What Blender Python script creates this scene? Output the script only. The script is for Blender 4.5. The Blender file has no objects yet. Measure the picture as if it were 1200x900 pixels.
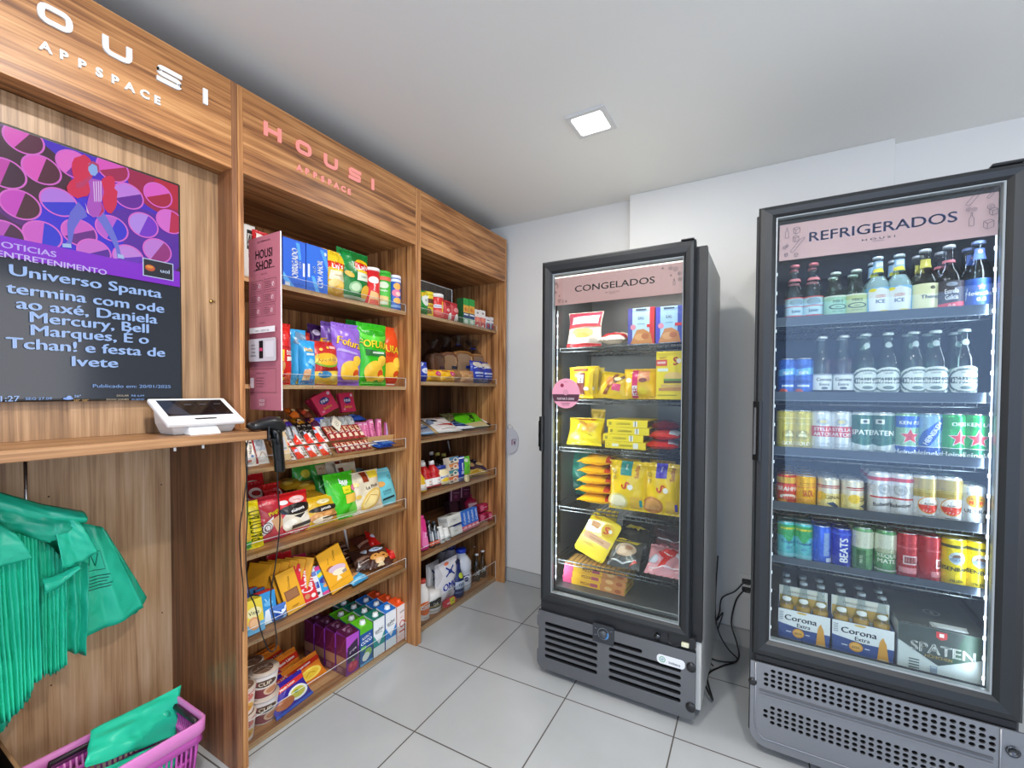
import bpy, math, random
from mathutils import Vector, Matrix
from mathutils.geometry import tessellate_polygon
R = math.radians
SC = bpy.context.scene
COL = SC.collection

# ------------------------------------------------------------------ camera
CAM_Z = 1.33394
YAW, PITCH, ROLL = 0.512565, -0.022593, 0.005001
FPX, CX, CY = 512.457, 613.0, 469.477          # focal length and optical centre in pixels of a 1200x900 frame
fw = Vector((-math.sin(YAW) * math.cos(PITCH), math.cos(YAW) * math.cos(PITCH), math.sin(PITCH)))
rt = Vector((math.cos(YAW), math.sin(YAW), 0))
up = rt.cross(fw)
rt, up = rt * math.cos(ROLL) + up * math.sin(ROLL), up * math.cos(ROLL) - rt * math.sin(ROLL)
cam = bpy.data.cameras.new('camera')
camo = bpy.data.objects.new('camera', cam)
COL.objects.link(camo)
m = Matrix((rt, up, -fw)).transposed().to_4x4()
m.translation = Vector((0, 0, CAM_Z))
camo.matrix_world = m
cam.sensor_width = 36
cam.lens = FPX / 1200 * 36
cam.shift_x = -(CX - 600) / 1200
cam.shift_y = (CY - 450) / 1200
cam.clip_start = .02
SC.camera = camo

def at(u, v, x=None, y=None, z=None):
    """world point where the sight line through a picture point meets a plane of the room"""
    d = fw + rt * ((u - CX) / FPX) - up * ((v - CY) / FPX)
    t = x / d.x if x is not None else y / d.y if y is not None else (z - CAM_Z) / d.z
    return Vector((0, 0, CAM_Z)) + d * t

# ------------------------------------------------------------------ colour management, world, lights
SC.view_settings.view_transform = 'Standard'
SC.view_settings.look = 'None'
SC.view_settings.gamma = 1
SC.view_settings.use_curve_mapping = False
SC.view_settings.exposure = -.08
SC.cycles.max_bounces = 8
SC.cycles.diffuse_bounces = 4
SC.cycles.glossy_bounces = 4
SC.cycles.transmission_bounces = 6
SC.cycles.transparent_max_bounces = 40
SC.cycles.sample_clamp_indirect = 4
SC.cycles.caustics_reflective = True
SC.cycles.caustics_refractive = False

W = bpy.data.worlds.new('World')
SC.world = W
W.use_nodes = True
bg = W.node_tree.nodes['Background']
bg.inputs[0].default_value = (.45, .62, 1, 1)
bg.inputs[1].default_value = 1.0

def area(name, loc, target, sx, sy, power, col=(1, 1, 1), spread=180):
    l = bpy.data.lights.new(name, 'AREA')
    l.shape = 'RECTANGLE'; l.size = sx; l.size_y = sy; l.energy = power; l.color = col
    l.spread = R(spread)
    o = bpy.data.objects.new(name, l)
    COL.objects.link(o)
    o.location = loc
    o.rotation_euler = (Vector(target) - Vector(loc)).to_track_quat('-Z', 'Y').to_euler()
    return o
# daylight through the glazed front behind the camera (an added white fill panel on one side, blue sky on the other) and the side window
area('neutral_fill_front', (-.50, -1.90, 1.3), (-.4, 2, .9), .8, 1.9, 26, (1, .985, .96))  # added neutral fill, kept clear of the door glass reflections
area('daylight_sky', (1.10, -1.90, 1.35), (.6, 2, 1.0), 1.9, 1.9, 32, (.40, .60, 1))
area('daylight_side', (2.30, .6, 1.35), (-1.6, .9, 1.0), 1.9, 1.8, 34, (1, .95, .88))

# ------------------------------------------------------------------ materials
def lin(h):
    h = h.lstrip('#')
    o = []
    for i in (0, 2, 4):
        c = int(h[i:i + 2], 16) / 255
        o.append(c / 12.92 if c <= .04045 else ((c + .055) / 1.055) ** 2.4)
    return (o[0], o[1], o[2], 1)
_M = {}
def newmat(name):
    m_ = bpy.data.materials.new(name); m_.use_nodes = True
    return m_, m_.node_tree.nodes, m_.node_tree.links, m_.node_tree.nodes['Principled BSDF']
FIN = {'paper': (.55, 0, 0), 'foil': (.23, 0, .6), 'soft': (.3, 0, .6), 'plastic': (.3, 0, 0), 'satin': (.45, 0, 0), 'matte': (.8, 0, 0),
       'gloss': (.12, 0, 0), 'metal': (.28, 1, 0), 'brushed': (.38, .7, 0), 'can': (.28, .35, 0)}
def mat(h, fin='paper'):
    k = (h, fin)
    if k in _M: return _M[k]
    m_, n, l, b = newmat(f'{fin}_{h}')
    ro, me, bu = FIN[fin]
    b.inputs['Base Color'].default_value = lin(h)
    b.inputs['Roughness'].default_value = ro
    b.inputs['Metallic'].default_value = me
    tc = n.new('ShaderNodeTexCoord')
    nz = n.new('ShaderNodeTexNoise'); l.new(tc.outputs['Object'], nz.inputs['Vector'])
    nz.inputs['Scale'].default_value = 38 if bu else 25
    nz.inputs['Detail'].default_value = 3
    mr = n.new('ShaderNodeMapRange'); l.new(nz.outputs[0], mr.inputs[0])
    mr.inputs[3].default_value = max(.03, ro - .06); mr.inputs[4].default_value = ro + .06
    l.new(mr.outputs[0], b.inputs['Roughness'])
    if bu:
        # creases of thin film
        rz = n.new('ShaderNodeTexNoise'); rz.noise_type = 'RIDGED_MULTIFRACTAL'; l.new(tc.outputs['Object'], rz.inputs['Vector'])
        rz.inputs['Scale'].default_value = 15; rz.inputs['Detail'].default_value = 3; rz.inputs['Distortion'].default_value = .6
        bp = n.new('ShaderNodeBump'); l.new(rz.outputs[0], bp.inputs['Height'])
        bp.inputs['Strength'].default_value = bu; bp.inputs['Distance'].default_value = .012
        l.new(bp.outputs[0], b.inputs['Normal'])
    _M[k] = m_
    return m_
def glow(h, s, rough=.5):
    k = (h, 'glow', s)
    if k in _M: return _M[k]
    m_, n, l, b = newmat(f'glow_{h}')
    b.inputs['Base Color'].default_value = (.01, .01, .012, 1)
    b.inputs['Roughness'].default_value = rough
    b.inputs['Emission Color'].default_value = lin(h)
    b.inputs['Emission Strength'].default_value = s
    _M[k] = m_
    return m_
def glass(h, refl=1.0, rough=.03, name='glass'):
    """thin clear sheet: tinted see-through with mirror-like reflection growing at grazing angles"""
    k = (h, 'glass', refl, rough)
    if k in _M: return _M[k]
    m_ = bpy.data.materials.new(f'{name}_{h}'); m_.use_nodes = True
    n, l = m_.node_tree.nodes, m_.node_tree.links
    n.remove(n['Principled BSDF'])
    tr = n.new('ShaderNodeBsdfTransparent'); tr.inputs[0].default_value = lin(h)
    gl = n.new('ShaderNodeBsdfGlossy'); gl.inputs['Roughness'].default_value = rough
    gl.inputs['Color'].default_value = (refl, refl, refl, 1)
    # reflection grows towards grazing view (Schlick), the same from both faces
    lw = n.new('ShaderNodeLayerWeight'); lw.inputs[0].default_value = .5
    pw = n.new('ShaderNodeMath'); pw.operation = 'POWER'; l.new(lw.outputs['Facing'], pw.inputs[0]); pw.inputs[1].default_value = 5
    fr = n.new('ShaderNodeMath'); fr.operation = 'MULTIPLY_ADD'; l.new(pw.outputs[0], fr.inputs[0]); fr.inputs[1].default_value = .9; fr.inputs[2].default_value = .04
    mx = n.new('ShaderNodeMixShader')
    l.new(fr.outputs[0], mx.inputs[0]); l.new(tr.outputs[0], mx.inputs[1]); l.new(gl.outputs[0], mx.inputs[2])
    l.new(mx.outputs[0], n['Material Output'].inputs[0])
    _M[k] = m_
    return m_
def wood(name, cols, axis, scale=1.0, rough=.42):
    """laminate with long grain running along one axis of the object"""
    m_, n, l, b = newmat(name)
    tc = n.new('ShaderNodeTexCoord')
    mp = n.new('ShaderNodeMapping'); l.new(tc.outputs['Object'], mp.inputs[0])
    st = [42, 42, 42]; st[axis] = 1.2
    mp.inputs['Scale'].default_value = [s * scale for s in st]
    n1 = n.new('ShaderNodeTexNoise'); l.new(mp.outputs[0], n1.inputs['Vector'])
    n1.inputs['Scale'].default_value = 1.0; n1.inputs['Detail'].default_value = 5; n1.inputs['Roughness'].default_value = .6
    n1.inputs['Distortion'].default_value = .9
    mp2 = n.new('ShaderNodeMapping'); l.new(tc.outputs['Object'], mp2.inputs[0])
    st = [230, 230, 230]; st[axis] = 4
    mp2.inputs['Scale'].default_value = [s * scale for s in st]
    n2 = n.new('ShaderNodeTexNoise'); l.new(mp2.outputs[0], n2.inputs['Vector'])
    n2.inputs['Scale'].default_value = 1.0; n2.inputs['Detail'].default_value = 3
    mp3 = n.new('ShaderNodeMapping'); l.new(tc.outputs['Object'], mp3.inputs[0])
    st = [5, 5, 5]; st[axis] = .7
    mp3.inputs['Scale'].default_value = st
    n3 = n.new('ShaderNodeTexNoise'); l.new(mp3.outputs[0], n3.inputs['Vector'])
    n3.inputs['Detail'].default_value = 2
    a = n.new('ShaderNodeMath'); a.operation = 'MULTIPLY_ADD'
    l.new(n2.outputs[0], a.inputs[0]); a.inputs[1].default_value = .34; l.new(n1.outputs[0], a.inputs[2])
    a2 = n.new('ShaderNodeMath'); a2.operation = 'MULTIPLY_ADD'
    l.new(n3.outputs[0], a2.inputs[0]); a2.inputs[1].default_value = .5; l.new(a.outputs[0], a2.inputs[2])
    a3 = n.new('ShaderNodeMath'); a3.operation = 'MULTIPLY'; l.new(a2.outputs[0], a3.inputs[0]); a3.inputs[1].default_value = .8
    cr = n.new('ShaderNodeValToRGB'); l.new(a3.outputs[0], cr.inputs[0])
    e = cr.color_ramp.elements
    e[0].position = .54; e[0].color = lin(cols[0]); e[1].position = .94; e[1].color = lin(cols[-1])
    for i, c in enumerate(cols[1:-1]):
        q = e.new(.54 + .40 * (i + 1) / (len(cols) - 1)); q.color = lin(c)
    l.new(cr.outputs[0], b.inputs['Base Color'])
    b.inputs['Roughness'].default_value = rough
    bp = n.new('ShaderNodeBump'); l.new(a.outputs[0], bp.inputs['Height']); bp.inputs['Strength'].default_value = .06
    l.new(bp.outputs[0], b.inputs['Normal'])
    return m_
WC = ('5b371c', '875630', 'ab7544', 'c18c58', 'd0a06c')
WOOD_Z = wood('wood_grain_upright', WC, 2)
WOOD_Y = wood('wood_grain_along', WC, 1)
WOOD_TV = wood('wood_grain_panel', ('6b4f38', '8a6a4b', '9f7c59', 'b08d69', 'bf9f7c'), 2)
WOOD_B = wood('wood_grain_back', ('98714d', 'ba9067', 'cda57b', 'd8b28a', 'e0c09c'), 2)
WOOD_L = wood('wood_ledge', ('5b3b22', '7b5433', '946a44', 'a67a51', 'b58a60'), 1)
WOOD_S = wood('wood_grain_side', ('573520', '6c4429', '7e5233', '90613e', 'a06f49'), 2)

def tile_floor():
    m_, n, l, b = newmat('floor_tiles')
    tc = n.new('ShaderNodeTexCoord')
    mp = n.new('ShaderNodeMapping'); mp.vector_type = 'POINT'
    l.new(tc.outputs['Object'], mp.inputs[0])
    mp.inputs['Rotation'].default_value = (0, 0, 0)
    sx = n.new('ShaderNodeSeparateXYZ'); l.new(mp.outputs[0], sx.inputs[0])
    outs = []
    cells = []
    for ax in (0, 1):
        d = n.new('ShaderNodeMath'); d.operation = 'DIVIDE'; l.new(sx.outputs[ax], d.inputs[0]); d.inputs[1].default_value = .45
        f = n.new('ShaderNodeMath'); f.operation = 'FRACT'; l.new(d.outputs[0], f.inputs[0])
        s = n.new('ShaderNodeMath'); s.operation = 'SUBTRACT'; l.new(f.outputs[0], s.inputs[0]); s.inputs[1].default_value = .5
        a = n.new('ShaderNodeMath'); a.operation = 'ABSOLUTE'; l.new(s.outputs[0], a.inputs[0])
        g = n.new('ShaderNodeMath'); g.operation = 'GREATER_THAN'; l.new(a.outputs[0], g.inputs[0]); g.inputs[1].default_value = .5 - .0058
        outs.append(g)
        fl = n.new('ShaderNodeMath'); fl.operation = 'FLOOR'; l.new(d.outputs[0], fl.inputs[0]); cells.append(fl)
    mxm = n.new('ShaderNodeMath'); mxm.operation = 'MAXIMUM'
    l.new(outs[0].outputs[0], mxm.inputs[0]); l.new(outs[1].outputs[0], mxm.inputs[1])
    nz = n.new('ShaderNodeTexNoise'); l.new(tc.outputs['Object'], nz.inputs['Vector'])
    nz.inputs['Scale'].default_value = 3.0; nz.inputs['Detail'].default_value = 4
    cr = n.new('ShaderNodeValToRGB'); l.new(nz.outputs[0], cr.inputs[0])
    cr.color_ramp.elements[0].color = lin('a9acac'); cr.color_ramp.elements[0].position = .3
    cr.color_ramp.elements[1].color = lin('b3b5b5'); cr.color_ramp.elements[1].position = .7
    mx = n.new('ShaderNodeMix'); mx.data_type = 'RGBA'
    l.new(mxm.outputs[0], mx.inputs[0]); l.new(cr.outputs[0], mx.inputs[6]); mx.inputs[7].default_value = lin('4c4841')
    l.new(mx.outputs[2], b.inputs['Base Color'])
    rr = n.new('ShaderNodeMapRange'); l.new(mxm.outputs[0], rr.inputs[0]); rr.inputs[3].default_value = .14; rr.inputs[4].default_value = .8
    l.new(rr.outputs[0], b.inputs['Roughness'])
    bp = n.new('ShaderNodeBump'); bp.invert = True; l.new(mxm.outputs[0], bp.inputs['Height']); bp.inputs['Strength'].default_value = .25
    bp.inputs['Distance'].default_value = .002
    l.new(bp.outputs[0], b.inputs['Normal'])
    return m_
def paint(name, h, rough=.75):
    m_, n, l, b = newmat(name)
    tc = n.new('ShaderNodeTexCoord')
    nz = n.new('ShaderNodeTexNoise'); l.new(tc.outputs['Object'], nz.inputs['Vector'])
    nz.inputs['Scale'].default_value = 120; nz.inputs['Detail'].default_value = 2
    bp = n.new('ShaderNodeBump'); l.new(nz.outputs[0], bp.inputs['Height']); bp.inputs['Strength'].default_value = .05
    l.new(bp.outputs[0], b.inputs['Normal'])
    b.inputs['Base Color'].default_value = lin(h); b.inputs['Roughness'].default_value = rough
    return m_

# ------------------------------------------------------------------ mesh helpers
class MB:
    """collects shapes and becomes ONE mesh"""
    def __init__(s): s.v = []; s.f = []; s.mi = []; s.sm = []; s.mats = []
    def m(s, mt):
        if mt not in s.mats: s.mats.append(mt)
        return s.mats.index(mt)
    def add(s, vs, fs, mt, smooth=False):
        o = len(s.v); s.v += [tuple(p) for p in vs]; k = s.m(mt)
        for f in fs:
            s.f.append([i + o for i in f]); s.mi.append(k); s.sm.append(smooth)
        return s
    def box(s, x0, x1, y0, y1, z0, z1, mt, c=.0015):
        c = min(c, abs(x1 - x0) * .45, abs(y1 - y0) * .45, abs(z1 - z0) * .45)
        xs, ys, zs = (x0, x1), (y0, y1), (z0, z1)
        vs, ix = [], {}
        for i in (0, 1):
            for j in (0, 1):
                for k in (0, 1):
                    dx, dy, dz = (c, -c)[i], (c, -c)[j], (c, -c)[k]
                    for a, p in enumerate(((xs[i], ys[j] + dy, zs[k] + dz), (xs[i] + dx, ys[j], zs[k] + dz), (xs[i] + dx, ys[j] + dy, zs[k]))):
                        ix[i, j, k, a] = len(vs); vs.append(p)
        fs = []
        q = ((0, 0), (0, 1), (1, 1), (1, 0))
        for i in (0, 1):
            fs.append([ix[i, a, b, 0] for a, b in (q if i == 0 else q[::-1])])
            fs.append([ix[a, i, b, 1] for a, b in (q[::-1] if i == 0 else q)])
            fs.append([ix[a, b, i, 2] for a, b in (q if i == 0 else q[::-1])])
        for i in (0, 1):
            for j in (0, 1):
                fs.append([ix[i, j, 0, 0], ix[i, j, 1, 0], ix[i, j, 1, 1], ix[i, j, 0, 1]])
                fs.append([ix[i, 0, j, 0], ix[i, 1, j, 0], ix[i, 1, j, 2], ix[i, 0, j, 2]])
                fs.append([ix[0, i, j, 1], ix[1, i, j, 1], ix[1, i, j, 2], ix[0, i, j, 2]])
                for k in (0, 1): fs.append([ix[i, j, k, 0], ix[i, j, k, 1], ix[i, j, k, 2]])
        return s.add(vs, fs, mt)
    def hexa(s, p, mt):
        """8 corners: bottom ring of 4 then top ring of 4"""
        return s.add(p, [[3, 2, 1, 0], [4, 5, 6, 7], [0, 1, 5, 4], [1, 2, 6, 5], [2, 3, 7, 6], [3, 0, 4, 7]], mt)
    def lathe(s, prof, mt, n=24, c=(0, 0, 0), smooth=True, mats=None):
        vs, fs = [], []
        for r, z in prof:
            for i in range(n):
                a = 2 * math.pi * i / n
                vs.append((c[0] + r * math.cos(a), c[1] + r * math.sin(a), c[2] + z))
        for j in range(len(prof) - 1):
            for i in range(n):
                fs.append([j * n + i, j * n + (i + 1) % n, (j + 1) * n + (i + 1) % n, (j + 1) * n + i])
        fs.append(list(range(n))[::-1]); fs.append([(len(prof) - 1) * n + i for i in range(n)])
        return s.add(vs, fs, mt, smooth)
    def tube(s, pts, r, mt, n=8, cap=True):
        pts = [Vector(p) for p in pts]
        rr = r if isinstance(r, (list, tuple)) else [r] * len(pts)
        vs, fs = [], []
        t0 = (pts[1] - pts[0]).normalized()
        nrm = t0.orthogonal().normalized()
        for i, p in enumerate(pts):
            t = (pts[min(i + 1, len(pts) - 1)] - pts[max(i - 1, 0)]).normalized()
            nrm = (nrm - t * nrm.dot(t)).normalized(); b = t.cross(nrm)
            for k in range(n):
                a = 2 * math.pi * k / n
                vs.append(p + (nrm * math.cos(a) + b * math.sin(a)) * rr[i])
        for j in range(len(pts) - 1):
            for k in range(n):
                fs.append([j * n + k, j * n + (k + 1) % n, (j + 1) * n + (k + 1) % n, (j + 1) * n + k])
        if cap:
            fs.append(list(range(n))[::-1]); fs.append([(len(pts) - 1) * n + k for k in range(n)])
        return s.add(vs, fs, mt, True)
    def loft(s, rings, mt, cap=True, smooth=True):
        n = len(rings[0]); vs = [p for r in rings for p in r]; fs = []
        for j in range(len(rings) - 1):
            for k in range(n):
                fs.append([j * n + k, j * n + (k + 1) % n, (j + 1) * n + (k + 1) % n, (j + 1) * n + k])
        if cap:
            fs.append(list(range(n))[::-1]); fs.append([(len(rings) - 1) * n + k for k in range(n)])
        return s.add(vs, fs, mt, smooth)
    def surf(s, fn, nu, nv, mt, smooth=True, flip=False):
        vs = [fn(i / nu, j / nv) for j in range(nv + 1) for i in range(nu + 1)]
        fs = []
        for j in range(nv):
            for i in range(nu):
                a = j * (nu + 1) + i
                q = [a, a + 1, a + nu + 2, a + nu + 1]
                fs.append(q[::-1] if flip else q)
        return s.add(vs, fs, mt, smooth)
    def holed(s, outer, holes, fn, t, mt, inner=None):
        """flat plate with real holes; outer/holes are 2D loops, fn(a, b, d) maps to 3D, t is thickness"""
        loops = [outer] + holes
        flat = [p for lp in loops for p in lp]
        tri = tessellate_polygon([[Vector((p[0], p[1], 0)) for p in lp] for lp in loops])
        s.add([fn(a, b, 0) for a, b in flat], [list(t_) for t_ in tri], mt)
        s.add([fn(a, b, t) for a, b in flat], [list(t_)[::-1] for t_ in tri], mt)
        for lp in loops:
            n = len(lp)
            s.add([fn(a, b, 0) for a, b in lp] + [fn(a, b, t) for a, b in lp],
                  [[i, (i + 1) % n, n + (i + 1) % n, n + i] for i in range(n)], inner or mt)
        return s
    def build(s, name):
        me = bpy.data.meshes.new(name)
        me.from_pydata(s.v, [], s.f)
        for mt in s.mats: me.materials.append(mt)
        me.polygons.foreach_set('material_index', s.mi)
        me.polygons.foreach_set('use_smooth', s.sm)
        me.update()
        return me
def rrect(x0, y0, x1, y1, r, n=4):
    o = []
    for cx, cy, a0 in ((x1 - r, y1 - r, 0), (x0 + r, y1 - r, 90), (x0 + r, y0 + r, 180), (x1 - r, y0 + r, 270)):
        for i in range(n + 1):
            a = R(a0 + 90 * i / n); o.append((cx + r * math.cos(a), cy + r * math.sin(a)))
    return o

def obj(name, me, parent=None, loc=(0, 0, 0), rot=(0, 0, 0), label=None, bevel=0):
    if isinstance(me, MB): me = me.build(name)
    o = bpy.data.objects.new(name, me); COL.objects.link(o)
    o.parent = parent; o.location = loc; o.rotation_euler = rot
    if label: o['label'] = label
    if bevel:
        b = o.modifiers.new('bevel', 'BEVEL'); b.width = bevel; b.segments = 2; b.limit_method = 'ANGLE'
    return o
def tag(o, label, cat, group=None):
    o['label'] = label; o['category'] = cat
    if group: o['group'] = group
    return o
def thing(name, label, cat, loc=(0, 0, 0), rot=(0, 0, 0), group=None):
    o = bpy.data.objects.new(name, None); COL.objects.link(o)
    o.location = loc; o.rotation_euler = rot; o.empty_display_size = .05
    return tag(o, label, cat, group)
def struct(name, mb):
    o = obj(name, mb); o['kind'] = 'structure'
    return o

# ------------------------------------------------------------------ printed artwork laid on a surface
_T = {}
def glyphs(t, bold):
    k = (t, bold)
    if k in _T: return _T[k]
    c = bpy.data.curves.new('text', 'FONT'); c.body = t; c.size = 1; c.resolution_u = 3; c.offset = bold; c.space_line = .8
    o = bpy.data.objects.new('text', c)
    me = bpy.data.meshes.new_from_object(o)
    me.calc_loop_triangles()
    vs = [(v.co.x, v.co.y) for v in me.vertices]
    tr = [tuple(q.vertices) for q in me.loop_triangles]
    bpy.data.objects.remove(o); bpy.data.curves.remove(c); bpy.data.meshes.remove(me)
    x0 = min(v[0] for v in vs); x1 = max(v[0] for v in vs)
    vs = [((a - (x0 + x1) / 2) / .72, (b - .36) / .72) for a, b in vs]
    _T[k] = (vs, tr, (x1 - x0) / .72)
    return _T[k]
class Art:
    def __init__(s, mb, S, w, h, fin='paper', seg=.03, base=.0008, step=.00012, mk=None):
        s.mb, s.S, s.w, s.h, s.fin, s.seg, s.o, s.step = mb, S, w, h, fin, seg, base, step
        s.mk = mk or (lambda c: mat(c, s.fin))
    def _emit(s, tris, col):
        s.o += s.step
        vs, fs, ix = [], [], {}
        def vid(p):
            k = (round(p[0], 6), round(p[1], 6))
            if k not in ix: ix[k] = len(vs); vs.append(s.S(p[0], p[1], s.o))
            return ix[k]
        st = list(tris)
        L = s.seg
        while st:
            a, b, c = st.pop()
            e = [math.hypot((p[0] - q[0]) * s.w, (p[1] - q[1]) * s.h) for p, q in ((a, b), (b, c), (c, a))]
            k = e.index(max(e))
            if e[k] > L and len(fs) < 4000:
                p, q, r = ((a, b, c), (b, c, a), (c, a, b))[k]
                mid = ((p[0] + q[0]) / 2, (p[1] + q[1]) / 2)
                st += [(p, mid, r), (mid, q, r)]
            else: fs.append([vid(a), vid(b), vid(c)])
        s.mb.add(vs, fs, s.mk(col), False)
    def rect(s, u0, v0, u1, v1, col): s.poly([(u0, v0), (u1, v0), (u1, v1), (u0, v1)], col)
    def poly(s, pts, col):
        tr = tessellate_polygon([[Vector((a * s.w, b * s.h, 0)) for a, b in pts]])
        out = []
        for t in tr:
            p = [pts[i] for i in t]
            ar = (p[1][0] - p[0][0]) * (p[2][1] - p[0][1]) - (p[2][0] - p[0][0]) * (p[1][1] - p[0][1])
            out.append(p if ar > 0 else p[::-1])
        s._emit(out, col)
    def ell(s, cu, cv, ru, rv, col, rot=0, n=20):
        ca, sa = math.cos(R(rot)), math.sin(R(rot))
        p = []
        for i in range(n):
            a = 2 * math.pi * i / n; x, y = ru * math.cos(a), rv * math.sin(a)
            xm, ym = x * s.w, y * s.h
            p.append((cu + (xm * ca - ym * sa) / s.w, cv + (xm * sa + ym * ca) / s.h))
        s._emit([((cu, cv), p[i], p[(i + 1) % n]) for i in range(n)], col)
    def disc(s, cu, cv, r, col, n=20): s.ell(cu, cv, r / s.w, r / s.h, col, 0, n)
    def ring(s, cu, cv, r0, r1, col, n=24):
        o = []
        for i in range(n):
            q = []
            for j in (i, i + 1):
                a = 2 * math.pi * j / n
                q.append(((cu + r0 * math.cos(a) / s.w, cv + r0 * math.sin(a) / s.h), (cu + r1 * math.cos(a) / s.w, cv + r1 * math.sin(a) / s.h)))
            o += [(q[0][0], q[0][1], q[1][1]), (q[0][0], q[1][1], q[1][0])]
        s._emit(o, col)
    def star(s, cu, cv, r, col):
        p = []
        for i in range(10):
            a = R(90 + 36 * i); q = r if i % 2 == 0 else r * .42
            p.append((cu + q * math.cos(a) / s.w, cv + q * math.sin(a) / s.h))
        s._emit([((cu, cv), p[i], p[(i + 1) % 10]) for i in range(10)], col)
    def text(s, t, cu, cv, hh, col, rot=0, bold=.012, wmax=None, sx=1):
        """hh: capital height as a fraction of the height; wmax: widest run allowed, as a fraction of the width"""
        vs, tr, wd = glyphs(t, 0)
        k = hh * s.h
        if wmax and wd * k * sx > wmax * (s.w if rot % 180 == 0 else s.h): sx = wmax * (s.w if rot % 180 == 0 else s.h) / (wd * k)
        ca, sa = math.cos(R(rot)), math.sin(R(rot))
        o = []
        for dx, dy in ((-.7, -.35), (.7, .35)) if bold > .01 else ((0, 0),):      # heavier letters: the outline drawn twice, a hair apart
            P = [(cu + ((x + dx * bold) * sx * k * ca - (y + dy * bold) * k * sa) / s.w, cv + ((x + dx * bold) * sx * k * sa + (y + dy * bold) * k * ca) / s.h) for x, y in vs]
            o += [(P[a], P[b], P[c]) for a, b, c in tr]
        s._emit(o, col)
    def line(s, pts, wd, col):
        for (a, b), (c, d) in zip(pts, pts[1:]):
            dx, dy = (c - a) * s.w, (d - b) * s.h; L = math.hypot(dx, dy) or 1
            nx, ny = -dy / L * wd / 2 / s.w, dx / L * wd / 2 / s.h
            s.poly([(a + nx, b + ny), (a - nx, b - ny), (c - nx, d - ny), (c + nx, d + ny)], col)
    def draw(s, items):
        for it in items:
            k, a = it[0], it[1:]
            {'r': s.rect, 'e': s.ell, 'd': s.disc, 'o': s.ring, 'p': s.poly, 't': s.text, 's': s.star, 'l': s.line}[k](*a)
        return s
def plane_art(mb, org, U, V, fin='paper', mk=None, base=.0004, seg=9, step=.00012):
    """artwork on a flat face: u and v run in metres along U and V from org"""
    org, U, V = Vector(org), Vector(U).normalized(), Vector(V).normalized(); N = U.cross(V)
    return Art(mb, lambda u, v, o: org + U * u + V * v + N * o, 1, 1, fin, seg, base, step, mk)

# ------------------------------------------------------------------ product shapes (local frame: front faces -Y, base centre at the origin)
def wob(seed):
    r = random.Random(seed)
    ws = [(r.uniform(5, 16) * r.choice((1, -1)), r.uniform(5, 18), r.uniform(0, 6.3), r.uniform(.4, 1)) for _ in range(5)]
    return lambda u, v: sum(math.sin(a * u + b * v + c) * k for a, b, c, k in ws) / 3.2
def bag_mesh(name, w, h, d, base, art=(), seed=1, fin='foil', side=None, nu=16, nv=20, amp=1.0, back=None):
    """pillow pack with flat crimped seals top and bottom"""
    N = wob(seed)
    def th(u, v):
        a = max(0, 1 - abs(2 * u - 1) ** 2.4) ** .62
        vv = (v - .05) / .9
        b = max(0, 1 - abs(2 * min(max(vv, 0), 1) - 1) ** 2.8) ** .62
        return a * b * (1.06 - .16 * v)
    def front(u, v, s=-1):
        t = th(u, v)
        pinch = 1 - .07 * math.sin(math.pi * min(max((v - .04) / .92, 0), 1)) ** .8
        x = (u - .5) * w * pinch + .012 * w * N(v * .7, u) * (abs(2 * u - 1) ** 3)
        y = s * (d / 2) * t + s * .09 * d * amp * N(u, v) * min(1, t * 2.2)
        if v > .94 or v < .06: y += .004 * math.sin(u * 40) * amp * .4
        return Vector((x, y, v * h + .006 * h * N(u * .6, .3) * v))
    mb = MB()
    base_m = mat(base, fin)
    mb.surf(front, nu, nv, base_m)
    mb.surf(lambda u, v: front(u, v, 1), nu, nv, mat(back, fin) if back else base_m, flip=True)
    A = Art(mb, lambda u, v, o: front(u, v) + Vector((0, -o * 1.7, 0)), w, h, fin, .014, .0012, .00014)
    A.draw(art)
    return mb.build(name)
def box_mesh(name, w, h, d, base, F=(), L=(), Rr=(), T=(), fin='paper', c=.0012):
    mb = MB(); mb.box(-w / 2, w / 2, -d / 2, d / 2, 0, h, mat(base, fin), c)
    for art, S, a, b in ((F, lambda u, v, o: Vector(((u - .5) * w, -d / 2 - o, v * h)), w, h),
                         (L, lambda u, v, o: Vector((-w / 2 - o, (.5 - u) * d, v * h)), d, h),
                         (Rr, lambda u, v, o: Vector((w / 2 + o, (u - .5) * d, v * h)), d, h),
                         (T, lambda u, v, o: Vector(((u - .5) * w, (v - .5) * d, h + o)), w, d)):
        if art: Art(mb, S, a, b, fin, 9, .0003, .00012).draw(art)
    return mb.build(name)
def cyl_art(mb, prof_r, h, z0, art, fin, c=(0, 0), base=.0007):
    """u runs once round the body with .5 at the front"""
    rf = prof_r if callable(prof_r) else (lambda v: prof_r)
    def S(u, v, o):
        a = (u - .5) * 2 * math.pi; r = rf(v) + o
        return Vector((c[0] + r * math.sin(a), c[1] - r * math.cos(a), z0 + v * h))
    A = Art(mb, S, 2 * math.pi * rf(.5), h, fin, .009, base)
    A.draw(art); return A

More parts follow.
